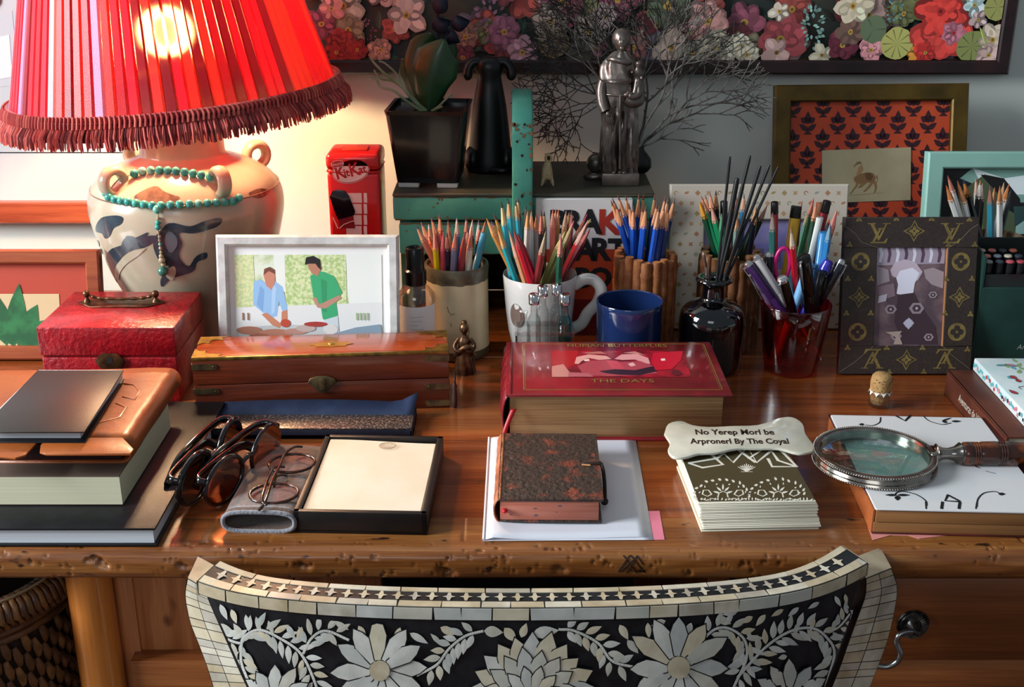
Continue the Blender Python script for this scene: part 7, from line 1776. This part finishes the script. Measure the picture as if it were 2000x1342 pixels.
# ---------------- white notebook over brown book, with pink slips ----------------
n0 = G(1705, 1044, 0)
u0, u1, u2, u3 = G(1710, 1042, 0), G(2060, 1046, 0), G(1905, 812, .0238), G(1630, 818, .0238)
angn = math.degrees(math.atan2((u3 - u0).y, (u3 - u0).x)) - 90
angn = max(-6, min(6, angn))
pn_ = thing('pink_slips', 'pink paper slips sticking out under the notebook at right', 'paper', (n0.x, n0.y, D + .0001))
b = MB(); b.prism([((q := G(px, py, 0)).x - n0.x, q.y - n0.y) for px, py in ((1672, 960), (1704, 1056), (1740, 1046), (1775, 1047), (1795, 1053), (1850, 1046), (1850, 960))], 0, .0004, mat('d88c84', .6)); b.build('slip', pn_, 0)
wn = thing('brown_notebook', 'thick tan-paged book under the white patterned notebook', 'book', (n0.x, n0.y, D + .0006), angn)
m_tp = mat('96683c', .6, hx2='845830', ns=1, st=(10, 10, 400), lo=.3, hi=.7); m_bur = mat('3c1414', .4, hx2='5c2020', ns=20, coat=.3); m_sd = mat('a85c30', .5, hx2='8c4c28', ns=8)
NW, ND, NH = .150, .198, .0225
b = MB(); b.box(-.001, NW + .012, .0, ND + .002, 0, .0012, m_bur, .0004); b.box(-.0015, .0, .002, ND, 0, NH, m_sd); b.build('burgundy_cover', wn)
b = MB(); b.box(.0, NW, .001, ND, .0012, NH * .5 - .0003, m_tp, .0004); b.box(.0008, NW, .0004, ND, NH * .5 + .0003, NH, m_tp, .0004); b.build('page_block', wn)
b = MB(); b.box(-.002, NW + .012, .03, ND + .004, NH, NH + .0008, m_bur, .0003, 1); b.build('top_cover', wn)
wt = thing('white_notebook', 'white notebook with black vine drawings under the magnifying glass', 'notebook', (n0.x, n0.y, D + NH + .0016), angn)
b = MB(); b.prism(rrect(-.0005, NW + .001, -.0005, ND - .001, .0015, 3), 0, .0016, mat('dcdcdc', .45), bev=.0003, seg=1)
Mw = (Matrix.Translation(wt.location) @ wt.rotation_euler.to_matrix().to_4x4()).inverted(); HN = NH + .0034
m_vn = mat('101012', .5)
def wv(pts, w=.0007): b.tube(bez([(*((Mw @ G(*p, HN)).xy), .0018) for p in pts], 4), w, m_vn, 4, flat=.15, up=(0, 0, 1))
def wl(cx, cy, L, W, a): b.flat([tuple((Mw @ G(cx + p, cy - q_ * .55, HN)).xy) for p, q_ in leaf2(0, 0, L, W, a)], m_vn, .0019)
wv([(1720, 815), (1718, 825), (1705, 831), (1690, 830)]); wl(1688, 829, -11, 8, 0); wv([(1803, 812), (1815, 822), (1840, 829), (1858, 826)]); wl(1858, 823, 20, 7, 0); wl(1850, 826, 14, 8, 140); wl(1840, 822, 22, 5, 30)
for pp2 in ([(1750, 812), (1768, 822), (1779, 811)],): b.tube([(*((Mw @ G(*p, HN)).xy), .0018) for p in pp2], .0016, m_vn, 4, flat=.1, up=(0, 0, 1))
wv([(1810, 988), (1808, 978), (1790, 966), (1765, 960), (1752, 962), (1748, 967)]); wl(1752, 967, 26, 8, 0); wl(1752, 967, 24, 8, 180); wl(1753, 968, 18, 12, 270)
wv([(1908, 990), (1910, 975), (1922, 963), (1944, 960), (1954, 965)]); wl(1950, 965, 14, 10, 0)
for pp2 in ([(1852, 966), (1846, 978), (1876, 980)], [(1852, 967), (1875, 979)], [(1841, 980), (1839, 994)], [(1875, 980), (1873, 994)], [(1808, 980), (1809, 994)], [(1908, 981), (1906, 994)]): b.tube([(*((Mw @ G(*p, HN)).xy), .0018) for p in pp2], .0013 if pp2[0][0] > 1830 and pp2[0][0] < 1880 else .0007, m_vn, 4, flat=.12, up=(0, 0, 1))
wv([(1900, 904), (1908, 912), (1914, 914)]); wv([(1925, 920), (1945, 925)], .0004)
b.build('cover', wt, 40)

# ---------------- magnifying glass ----------------
hM = NH + .0036
mc_ = G(1708, 893, hM + .006)
mg_ = thing('magnifying_glass', 'large magnifying glass with beaded silver rim and tortoise handle on the white notebook', 'magnifying glass', (mc_.x, mc_.y, D + hM), 0)
m_sil = mat('b8b0a6', .16, 1, hx2='8c847c', ns=40); RM = .0560
b = MB(); b.lathe([(RM - .0075, .0105), (RM - .006, .0125), (RM - .0035, .0118), (RM - .002, .0125), (RM, .0105), (RM - .001, .0085), (RM + .0004, .006), (RM - .001, .0038), (RM, .002), (RM - .002, 0), (RM - .0065, .0008), (RM - .0075, .003), (RM - .0075, .0105)], m_sil, 96); b.build('silver_rim', mg_, 50)
b = MB()
for k in range(150):
    a = 2 * pi * k / 150; b.ball(((RM - .0005) * cos(a), (RM - .0005) * sin(a), .0115), .0010, m_sil, 6, 4); b.ball(((RM + .0002) * cos(a), (RM + .0002) * sin(a), .0014), .0010, m_sil, 6, 4)
b.build('beading', mg_, 80)
m_ml = pane('teal_lens', (.80, .95, .92), .10, .02); b = MB(); n = 8
pr = [(0, .0020)] + [((RM - .0072) * i / n, .0020 + .0034 * (i / n) ** 2) for i in range(1, n + 1)] + [((RM - .0072) * i / n, .0108 - .0034 * (i / n) ** 2) for i in range(n, 0, -1)] + [(0, .0108)]
b.lathe(pr, m_ml, 64); b.build('lens', mg_, 80)
e1 = G(2040, 884, hM + .0105); ha = math.atan2(e1.y - mc_.y, e1.x - mc_.x)
MH = Matrix.Rotation(ha, 4, 'Z') @ T(RM - .001, 0, .0095, 0, 90, 0) @ Matrix.Diagonal((1.12, 1.12, 1, 1))
m_tor = mat('34160a', .22, hx2='8c4418', ns=45, lo=.45, hi=.66, coat=.5)
b = MB(); b.lathe([(0, 0), (.0065, 0), (.0085, .002), (.007, .004), (.0052, .008), (.0048, .013), (.0062, .019), (.0085, .0225), (.0095, .024), (.0085, .0255), (.0085, .027), (0, .027)], m_sil, 32, MH, sx=1, sy=1); b.box(-.004, .004, -.009, .009, -.006, .003, m_sil, .0015, M=MH); b.build('silver_ferrule', mg_, 50)
b = MB(); pr = [(0, .0262), (.0085, .0262), (.0098, .028)] 
for k in range(4): pr += [(.0100, .034 + k * .0022), (.0093, .035 + k * .0022)]
pr += [(.0102, .045), (.0104, .056)] + sum([[(.0104, .058 + k * .0024), (.0097, .0592 + k * .0024)] for k in range(4)], []) + [(.0104, .07), (.0096, .09), (.0088, .105), (.0095, .108), (.007, .114), (0, .116)]
b.lathe(pr, m_tor, 36, MH); b.build('handle', mg_, 50)

# ---------------- books at the far right ----------------
bb_ = thing('brown_spine_book', 'brown hardback with pale spine lettering beneath the floral notebook', 'book', (.482, 1.062, D)); 
m_bb = mat('4a241a', .45, hx2='5c3022', ns=20); HB = .029
b = MB(); b.box(0, .15, 0, .172, 0, .0022, m_bb, .0006); b.box(0, .15, 0, .172, HB - .0022, HB, m_bb, .0006); b.box(0, .003, 0, .172, 0, HB, m_bb, .001)
b.text('Aventuras de Villa Morla', mat('c8c0b0', .5), .0125, .088, .0145, 0, Matrix.Translation((-.0002, .172, 0)) @ Matrix.Rotation(R(-90), 4, 'Z') @ UP, sx=.72, shear=.1)
b.build('cover', bb_); b = MB(); b.box(.003, .147, .003, .169, .0022, HB - .0022, m_pgc); b.build('page_block', bb_)
fn = thing('floral_notebook', 'notebook printed with red flowers and green leaves, at the right edge', 'notebook', (.507, 1.068, D + HB + .0002), -1)
m_fn = mat('c8dcdc', .4, hx2='dce4e4', ns=30); HF = .0145
b = MB(); b.box(0, .13, 0, .166, 0, HF, m_fn, .0018, 2)
rf = random.Random(31); zt = HF + .0002; fc = {k: pc_(v) for k, v in dict(g='8cac74', r='b83440', k='30343c', t='5cacb0', p='c87c8c').items()}
for i in range(60):
    x, y = rf.uniform(.008, .12), rf.uniform(.008, .158); c_ = rf.choice('gggrtpkk')
    if c_ == 'k': b.tube(bez([(x, y, zt), (min(.128, x + rf.uniform(-.006, .01)), y + .006, zt), (min(.128, x + rf.uniform(.0, .014)), min(.164, y + rf.uniform(-.004, .012)), zt)], 4), .0004, fc['k'], 4)
    else:
        pts = leaf2(x, y, rf.uniform(.008, .014), rf.uniform(.004, .008), rf.uniform(0, 360)); pts = [(min(.128, max(.002, p)), min(.164, max(.002, q))) for p, q in pts]; b.flat(pts, fc[c_], zt + i * 2e-6)
        if rf.random() < .6: b.tube([(p[0], p[1], zt + .0001) for p in pts], .00025, fc['k'], 4, closed=True)
for i in range(34):
    y = .006 + i * .0047; m = fc[rf.choice('tkprt')]; MS = Matrix(((0, 0, -1, 0), (-1, 0, 0, 0), (0, 1, 0, 0), (0, 0, 0, 1)))
    b.flat([(-(y + p), HF / 2 + q) for p, q in blob(rf, 0, rf.uniform(-.003, .003), .0024, 8, .4)], m, .0003, MS)
b.build('cover', fn, 40)
ck = G(1722, 800, 0); co_ = thing('cork_stopper', 'little cork standing in a clear glass cup on the desk', 'cork', (ck.x, ck.y + .011, D))
m_ck = mat('b4905c', .8, hx2='9c7848', ns=120, lo=.35, hi=.65, bump=.5, bs=300)
b = MB(); b.lathe([(0, 0), (.0105, 0), (.0118, .004), (.0112, .010), (.0125, .016), (.0118, .0165), (.0102, .010), (.0105, .003), (0, .003)], m_cl, 10); b.build('glass_cup', co_, 20)
b = MB(); b.lathe([(0, .004), (.0094, .004), (.0112, .018), (.0116, .028), (.0105, .0345), (.008, .0375), (0, .038)], m_ck, 32)
for i in range(30):
    a = rf.uniform(200, 340); z = rf.uniform(.017, .034); b.ball((.0113 * cos(R(a)), .0113 * sin(R(a)), z), (.0006, .0006, .0006), mat('4a3018', .9), 5, 4)
b.build('cork', co_, 60)
b = MB(); 
for i in range(10):
    a0_ = 2 * pi * i / 10; b.add([(.0112 * cos(a0_), .0112 * sin(a0_), .0195), (.0128 * cos(a0_ + .31), .0128 * sin(a0_ + .31), .0145), (.0112 * cos(a0_ + .63), .0112 * sin(a0_ + .63), .0195), (.0106 * cos(a0_ + .31), .0106 * sin(a0_ + .31), .0215)], [(0, 1, 2, 3)], mat('e8e8e4', .5))
b.build('paper_ruffle', co_, 0)
# ---------------- inlaid chair ----------------
HC = .020; ZR = D + HC                      # height of the rail top
def Yc(x): return .7795 + .25 * x * x + 4.5 * abs(x) ** 4 + (1.5 * max(0, abs(x) - .20) ** 2)
CZ = Matrix.Translation((0, -.80, 0))
chair = thing('inlaid_chair', 'curved-back chair clad in black and mother-of-pearl floral inlay, tucked at the desk', 'chair', (0, .80, 0))
m_grout = mat('121316', .38, hx2='1c1e22', ns=60); 
pearl = [mat(h, .2, hx2=h2, ns=45, coat=.6, lo=.3, hi=.7) for h, h2 in (('cfcabb', 'b4b0a2'), ('c8c4b4', 'b0b2a8'), ('d8d0b8', 'bcae90'), ('c8c8c0', 'aaaea8'), ('dcdad0', 'b8b8b0'))]
bone = [mat(h, .3, coat=.4, hx2=h2, ns=40) for h, h2 in (('cdc0a4', 'b4a68a'), ('c4b498', 'a89878'), ('d4ccb8', 'b8ae98'), ('c0b8a8', 'a49c8c'))]
XL, XR = -.247, .287
def rl(x, d, dz=0):           # point on the rail: d = distance behind the front arris, dz above the top
    e = .0008; sl = (Yc(x + e) - Yc(x - e)) / (2 * e); n = Vector((-sl, 1, 0)).normalized()
    rise = .0045 * max(0, (abs(x - .02) - .20) / .07) ** 2
    return Vector((x, Yc(x), ZR + dz + rise * (.3 + d / .026))) + n * d
# structural slab of the back (rail + panel), one continuous curved body
DR = .0265
def edgeL(z): return P(399, 1158, .82).x + 0 
b = MB(CZ); nx = 80; rows = [(0, -.0115), (0, 0), (DR, 0), (DR, -.05)]
vs = []
for i in range(nx + 1):
    x = XL + (XR - XL) * i / nx
    for d, dz in rows: vs.append(rl(x, d, dz))
K = len(rows)
b.add(vs, [(i * K + k, (i + 1) * K + k, (i + 1) * K + k + 1, i * K + k + 1) for i in range(nx) for k in range(K - 1)] + [[0, 1, 2, 3], [nx * K + 3, nx * K + 2, nx * K + 1, nx * K]], m_grout)
for i_, sg_ in ((0, -1), (nx, 1)): b.add([vs[i_ * K + q_] + Vector((sg_ * .0008, 0, 0)) for q_ in range(4)], [(0, 1, 2, 3)], mat('cdc0a4', .3, coat=.4, hx2='b4a68a', ns=40))
rc2 = random.Random(40)
def tiles(dA, dB, zA, zB, off, mats, L0=.022, L1=.034, gap=.0005, lift=.0006, vert=False):
    x = XL + .0005
    while x < XR - .001:
        L = rc2.uniform(L0, L1); xe = min(XR - .0005, x + L); m = rc2.choice(mats); n = 4; pts = []; j = rc2.uniform(-.0007, .0007)
        for k in range(n + 1):
            xx = x + gap + (xe - x - 2 * gap) * k / n
            A = rl(xx, dA, zA); B = rl(xx + j, dB, zB); pts.append((A, B))
        nrm = Vector((0, -1, 0)) if vert else Vector((0, 0, 1))
        vs = []
        for A, B in pts: vs += [A + nrm * lift, B + nrm * lift, A - nrm * .0005, B - nrm * .0005]
        fs = []
        for k in range(n): a = 4 * k; c = a + 4; fs += [(a, c, c + 1, a + 1), (a, a + 2, c + 2, c), (a + 1, c + 1, c + 3, a + 3)]
        fs += [(0, 1, 3, 2), (4 * n, 4 * n + 2, 4 * n + 3, 4 * n + 1)]
        b.add(vs, fs, m); x = xe
tiles(.0004, .0078, 0, 0, 0, bone); tiles(.0205, .0262, 0, 0, 0, bone, .026, .040); tiles(0, 0, -.0006, -.0106, 0, bone + pearl, .020, .034, vert=True)
x = XL + .012; 
while x < XR - .01:     # crosses set into the black band of the rail
    w = .0052; h_ = .0054; c = .0142; s = .0012; j = rc2.uniform(-.0003, .0003)
    pts = [(-w, 0), (-s * 1.6, s * 1.0), (-s * .8, h_), (s * .8, h_), (s * 1.6, s * 1.0), (w, 0), (s * 1.6, -s * 1.0), (s * .8, -h_), (-s * .8, -h_), (-s * 1.6, -s * 1.0)]
    b.add([rl(x + p, c + q + j, .0007) for p, q in pts], [list(range(10))], rc2.choice(bone)); x += .0133
b.build('top_rail', chair, 30)
# front panel
b = MB(CZ)
def SP(px, py, off=0):
    Y = .80
    for _ in range(8): q = P(px, py, Y); Y = Yc(q.x)
    e = .0008; sl = (Yc(q.x + e) - Yc(q.x - e)) / (2 * e); n = Vector((-sl, 1, 0)).normalized()
    return Vector((q.x, Yc(q.x), q.z)) - n * off
Lp = lambda py: 399 + (py - 1158) * (84 / 184); Rp = lambda py: 1692 - (py - 1137) * (77 / 205)
NU, NV_ = 70, 10; vs = []
pl0 = [rl(XL + .004 + (XR - XL - .008) * i / NU, .001, -.0105) for i in range(NU + 1)]
for j in range(NV_ + 1):
    for i in range(NU + 1):
        u_ = i / NU; top_ = pl0[i]
        if j == 0: vs.append(top_); continue
        py = 1400; a = SP(Lp(py), py); c = SP(Rp(py), py); x = a.x + (c.x - a.x) * u_; zb = a.z
        t = j / NV_; xx = top_.x + (x - top_.x) * t; vs.append(Vector((xx, Yc(xx) + .001, top_.z + (zb - top_.z) * t)))
fs = [(j * (NU + 1) + i, (j + 1) * (NU + 1) + i, (j + 1) * (NU + 1) + i + 1, j * (NU + 1) + i + 1) for j in range(NV_) for i in range(NU)]
b.add(vs, fs, m_grout); b.add([v + Vector((0, .016, 0)) for v in vs], [f[::-1] for f in fs], m_grout)
lift = -.0004
def bandy(px):       # lower edge of the tile band in the photo
    tab = [(395, 1150), (455, 1176), (549, 1200), (700, 1214), (930, 1212), (1150, 1210), (1350, 1200), (1510, 1178), (1600, 1160), (1692, 1136)]
    for (x0, y0), (x1, y1) in zip(tab, tab[1:]):
        if x0 <= px <= x1: return y0 + (y1 - y0) * (px - x0) / (x1 - x0)
    return 1150
def inl(pts, m, o=.0002, jit=.00008):
    q = []
    for (x, y) in pts: 
        y = max(y, bandy(x) + 3); x = min(Rp(y) - 5, max(Lp(y) + 5, x)); q.append((x, y))
    cx = sum(p[0] for p in q) / len(q); cy = sum(p[1] for p in q) / len(q)
    ar = abs(sum(q[i][0] * q[(i + 1) % len(q)][1] - q[(i + 1) % len(q)][0] * q[i][1] for i in range(len(q)))) / 2
    if ar < 8: return
    lay_ = rc2.uniform(0, jit); v = [SP(x, y, o + lay_) for x, y in q] + [SP(cx, cy, o + lay_ + .0001)]; n = len(q)
    b.add(v, [(i, (i + 1) % n, n) for i in range(n)], m)
def lf(cx, cy, L, W, a, o=.0002): inl([(x, y) for x, y in leaf2(cx, cy, L, W, a, 6)], rc2.choice(pearl), o)
def petal(cx, cy, r0, r1, W, a, o=.0003):
    ca, sa = cos(R(a)), sin(R(a)); pts = [(r0, -W * .25), (r0 + (r1 - r0) * .55, -W / 2), (r0 + (r1 - r0) * .8, -W * .32), (r1, 0), (r0 + (r1 - r0) * .8, W * .32), (r0 + (r1 - r0) * .55, W / 2), (r0, W * .25)]
    big = [(x - 1 if x < r0 + 1 else x + (4 if x >= r1 - 1 else 0), y * 1.0 + (2.2 if y > 0 else -2.2 if y < 0 else 0)) for x, y in pts]
    inl([(cx + x * ca - y * sa, cy + x * sa + y * ca) for x, y in big], m_grout, o - .00002, 0)
    inl([(cx + x * ca - y * sa, cy + x * sa + y * ca) for x, y in pts], rc2.choice(pearl), o, 0)
def vine(pts, w=5, leaves=True, L=34, W=12.5, step=14, skip=()):
    pa = bez([(x, y, 0) for x, y in pts], 8)
    for i in range(len(pa) - 1):
        d = (pa[i + 1] - pa[i]); n = Vector((-d.y, d.x, 0)).normalized() * w / 2
        inl([(pa[i] + n)[:2], (pa[i + 1] + n)[:2], (pa[i + 1] - n)[:2], (pa[i] - n)[:2]], pearl[4], .0003)
    acc = 0; sd = 1
    for i in range(1, len(pa) - 1):
        acc += (pa[i] - pa[i - 1]).length
        if acc > step and leaves:
            acc = 0; d = pa[i + 1] - pa[i - 1]; a = math.degrees(math.atan2(d.y, d.x))
            for sd in (-1, 1):
                aa = a + sd * rc2.uniform(46, 56); LL = L * rc2.uniform(.85, 1.1); ex, ey = pa[i].x + LL * cos(R(aa)), pa[i].y + LL * sin(R(aa))
                if min(math.hypot(ex - 742, ey - 1308), math.hypot(ex - 1325, ey - 1302)) < 92 or math.hypot(ex - 1040, ey - 1362) < 118: continue
                lf(pa[i].x + 5 * cos(R(aa)), pa[i].y + 5 * sin(R(aa)), LL, W * rc2.uniform(.9, 1.1), aa)
def flw(cx, cy, r, n, W, c=20, inner=True):
    for k in range(n): petal(cx, cy, c, r * rc2.uniform(.88, 1.05), W, 360 * k / n + rc2.uniform(-4, 4), .0005 + k * .00005)
    inl([(cx + c * cos(R(a)), cy + c * sin(R(a))) for a in range(0, 360, 24)], bone[0], .0014)
vine([(412, 1205), (430, 1239), (469, 1256), (480, 1241), (507, 1230), (546, 1246), (588, 1277), (616, 1335), (625, 1380)]); vine([(592, 1277), (609, 1246), (637, 1232), (682, 1250)]); vine([(472, 1256), (472, 1295), (490, 1342), (500, 1385)])
vine([(944, 1232), (909, 1242), (877, 1267), (853, 1298), (814, 1319)], L=32, W=14); vine([(1091, 1229), (1122, 1232), (1168, 1256), (1196, 1291), (1245, 1304)], L=32, W=14)
vine([(1370, 1250), (1398, 1228), (1426, 1228), (1454, 1250), (1457, 1288), (1433, 1342), (1420, 1385)]); vine([(1440, 1323), (1496, 1263), (1545, 1232), (1587, 1227), (1615, 1246), (1629, 1277), (1612, 1342)]); vine([(1608, 1234), (1636, 1226), (1662, 1196)], 4, L=24, W=10, step=12)
lf(1040, 1238, 52, 24, -8); lf(945, 1232, 38, 22, 5); lf(985, 1226, 36, 20, 50); lf(1018, 1245, 30, 16, -70)
for (x, y, L, W, a) in ((700, 1222, 30, 13, 60), (742, 1220, 30, 14, 80), (782, 1225, 34, 13, 110), (800, 1236, 42, 14, 30), (860, 1225, 34, 16, 25), (1210, 1220, 34, 16, 60), (1265, 1216, 32, 12, 85), (1300, 1212, 30, 14, 160), (1350, 1216, 30, 14, 110), (1225, 1250, 34, 16, 50), (770, 1248, 26, 12, 100), (430, 1180, 34, 12, 65), (452, 1190, 30, 12, 70), (480, 1200, 34, 10, 80), (500, 1204, 36, 10, 75), (524, 1212, 30, 10, 70), (560, 1220, 34, 12, 60), (590, 1224, 28, 12, 110), (655, 1215, 30, 12, 30), (1470, 1204, 26, 12, 150), (1495, 1200, 30, 12, 130), (1530, 1190, 28, 10, 150), (1560, 1186, 28, 10, 140), (1600, 1176, 26, 9, 150), (1630, 1164, 24, 9, 60), (1650, 1160, 22, 8, 80), (1560, 1215, 30, 10, 110), (1590, 1205, 30, 10, 105), (1440, 1195, 30, 12, 170), (1400, 1205, 28, 12, 20)): lf(x, y, L, W, a)
for i in range(26):
    x = rc2.uniform(430, 1660); y = rc2.uniform(bandy(x) + 14, 1390)
    if min(math.hypot(x - 740, y - 1308), math.hypot(x - 1325, y - 1302), math.hypot(x - 1040, y - 1345)) < 118: continue
    lf(x, y, rc2.uniform(18, 28), rc2.uniform(8, 12), rc2.uniform(0, 360), .0001)
flw(742, 1308, 104, 12, 33); flw(1325, 1302, 106, 12, 34, 22); flw(1545, 1362, 74, 12, 26, 14); flw(538, 1368, 74, 12, 26, 14)
for r, n, o in ((128, 11, .0005), (98, 8, .0011), (64, 6, .0016)):
    for k in range(n): petal(1040, 1362, 12, r * rc2.uniform(.92, 1.05), r * .38, -180 + 180 * (k + .5) / n, o + k * .00005)
for k in range(5): petal(1671, 1200, 2, 16, 8, 72 * k, .0004)
b.build('inlaid_back_panel', chair, 0, label='black panel with pearl flowers and leaves')
# side posts, clad in bone tiles
def post(outer, inner, name):
    b = MB(CZ); rows = []
    n = 14; po = bez([(x, y, 0) for x, y in outer], 6); pi_ = bez([(x, y, 0) for x, y in inner], 6); m_ = min(len(po), len(pi_))
    idx = [int(i * (m_ - 1) / (3 * n)) for i in range(3 * n + 1)]
    def pt(v, back):
        q = P(v.x, v.y, .82); 
        for _ in range(5): q = P(v.x, v.y, Yc(q.x) + .0)
        return Vector((q.x, Yc(q.x) + (.034 if back else .0015), q.z))
    for i in idx: rows.append([pt(po[i], 0), pt(pi_[i], 0), pt(pi_[i], 1), pt(po[i], 1)])
    vs = sum(rows, []); fs = []
    for r in range(len(rows) - 1):
        for k in range(4): fs.append((4 * r + k, 4 * r + (k + 1) % 4, 4 * r + 4 + (k + 1) % 4, 4 * r + 4 + k))
    b.add(vs, fs, m_grout); b.add(vs[:4], [[0, 3, 2, 1]], bone[0]); b.add([vs[q_] + Vector((0, 0, .0006)) for q_ in range(4)], [[0, 3, 2, 1]], bone[0])
    r = 0
    while r < len(rows) - 1:      # tiles on front and sides
        e = min(len(rows) - 1, r + rc2.choice([2, 3, 3]))
        for (k0, k1, nr) in ((0, 1, Vector((0, -1, 0))), (1, 2, Vector((1, 0, 0))), (3, 0, Vector((-1, 0, 0)))):
            for (s0, s1) in (((.02, .49), (.51, .98)) if k0 == 0 else ((.03, .97),)):
                A, B, C_, D_ = rows[r][k0], rows[r][k1], rows[e][k1], rows[e][k0]
                w0, w1 = .04, .96
                def mixp(u_, v_): return (A.lerp(B, u_)).lerp(D_.lerp(C_, u_), v_) + nr * .0007
                b.add([mixp(s0, w0), mixp(s1, w0), mixp(s1, w1), mixp(s0, w1)], [(0, 1, 2, 3)], rc2.choice(bone))
        r = e
    b.build(name, chair, 0)
post([(366, 1132), (361, 1165), (370, 1215), (388, 1262), (404, 1305), (420, 1360), (430, 1410)], [(398, 1150), (412, 1185), (432, 1230), (452, 1275), (468, 1312), (490, 1360), (508, 1410)], 'side_post')
post([(1742, 1112), (1754, 1150), (1748, 1200), (1736, 1250), (1718, 1300), (1700, 1345), (1684, 1410)], [(1692, 1132), (1690, 1165), (1672, 1215), (1655, 1262), (1640, 1305), (1622, 1350), (1600, 1410)], 'side_post')
m_seat = mat('2a2420', .7)
b = MB(CZ); b.box(-.22, .24, .83, 1.20, .40, .455, m_grout, .006); b.build('seat', chair)
for (x, y) in ((-.19, .86), (.21, .86), (-.19, 1.17), (.21, 1.17)):
    b = MB(CZ); b.lathe([(.016, 0), (.021, .40)], rc2.choice(bone), 16, Matrix.Translation((x, y, 0))); b.build('leg', chair)
for x in (-.19, .21):
    b = MB(CZ); b.tube([(x, .855, .45), (x * 1.0, .83, .62), (x * 1.02, Yc(x) + .02, .70)], .018, bone[1], 10); b.build('back_support', chair)

# ---------------- wicker basket ----------------
bk_ = thing('wicker_basket', 'tall brown wicker basket under the left end of the desk', 'basket', (-.524, .985, 0))
m_wk = mat('6e4424', .5, hx2='4a2a14', ns=80, lo=.35, hi=.7, coat=.2); m_wk2 = mat('8a5a30', .5, hx2='64401f', ns=80); hb = .695; rb2 = .104
b = MB(); b.lathe([(0, 0), (rb2 - .006, 0), (rb2 - .003, hb - .01), (rb2 - .010, hb - .01), (rb2 - .012, .01), (0, .01)], mat('2a170c', .8), 40); b.build('basket_wall', bk_)
b = MB(); rows = 34
for r_ in range(rows):
    z = .30 + r_ * (hb - .335) / rows * 1.0
    for k in range(34):
        a = 2 * pi * (k + (.5 if r_ % 2 else 0)) / 34
        b.tube([(rb2 * .985 * cos(a - .018), rb2 * .985 * sin(a - .018), z + .010), (rb2 * 1.012 * cos(a), rb2 * 1.012 * sin(a), z), (rb2 * .985 * cos(a + .018), rb2 * .985 * sin(a + .018), z - .010)], [.0025, .0042, .0025], m_wk if (k + r_) % 3 else m_wk2, 5)
b.build('woven_strands', bk_, 70, kind='stuff')
b = MB(); b.tube([(rb2 * cos(R(a)), rb2 * sin(R(a)), hb - .026) for a in range(0, 360, 8)], .004, m_wk, 6, closed=True); b.tube([(rb2 * cos(R(a)), rb2 * sin(R(a)), hb - .034) for a in range(0, 360, 8)], .004, m_wk, 6, closed=True)
for k in range(110):
    a = 2 * pi * k / 110; pts = [((rb2 + .013 * cos(t)) * cos(a + .0 + t * .01), (rb2 + .013 * cos(t)) * sin(a + t * .01), hb - .008 + .013 * sin(t)) for t in [R(q) for q in range(0, 360, 45)]]
    b.tube(pts, .0032, m_wk2 if k % 2 else m_wk, 5, closed=True)
b.tube([((rb2 + .002) * cos(R(a)), (rb2 + .002) * sin(R(a)), hb + .0065) for a in range(0, 360, 8)], .0016, mat('a88c6c', .6), 5, closed=True)
b.build('wrapped_rim', bk_, 70)
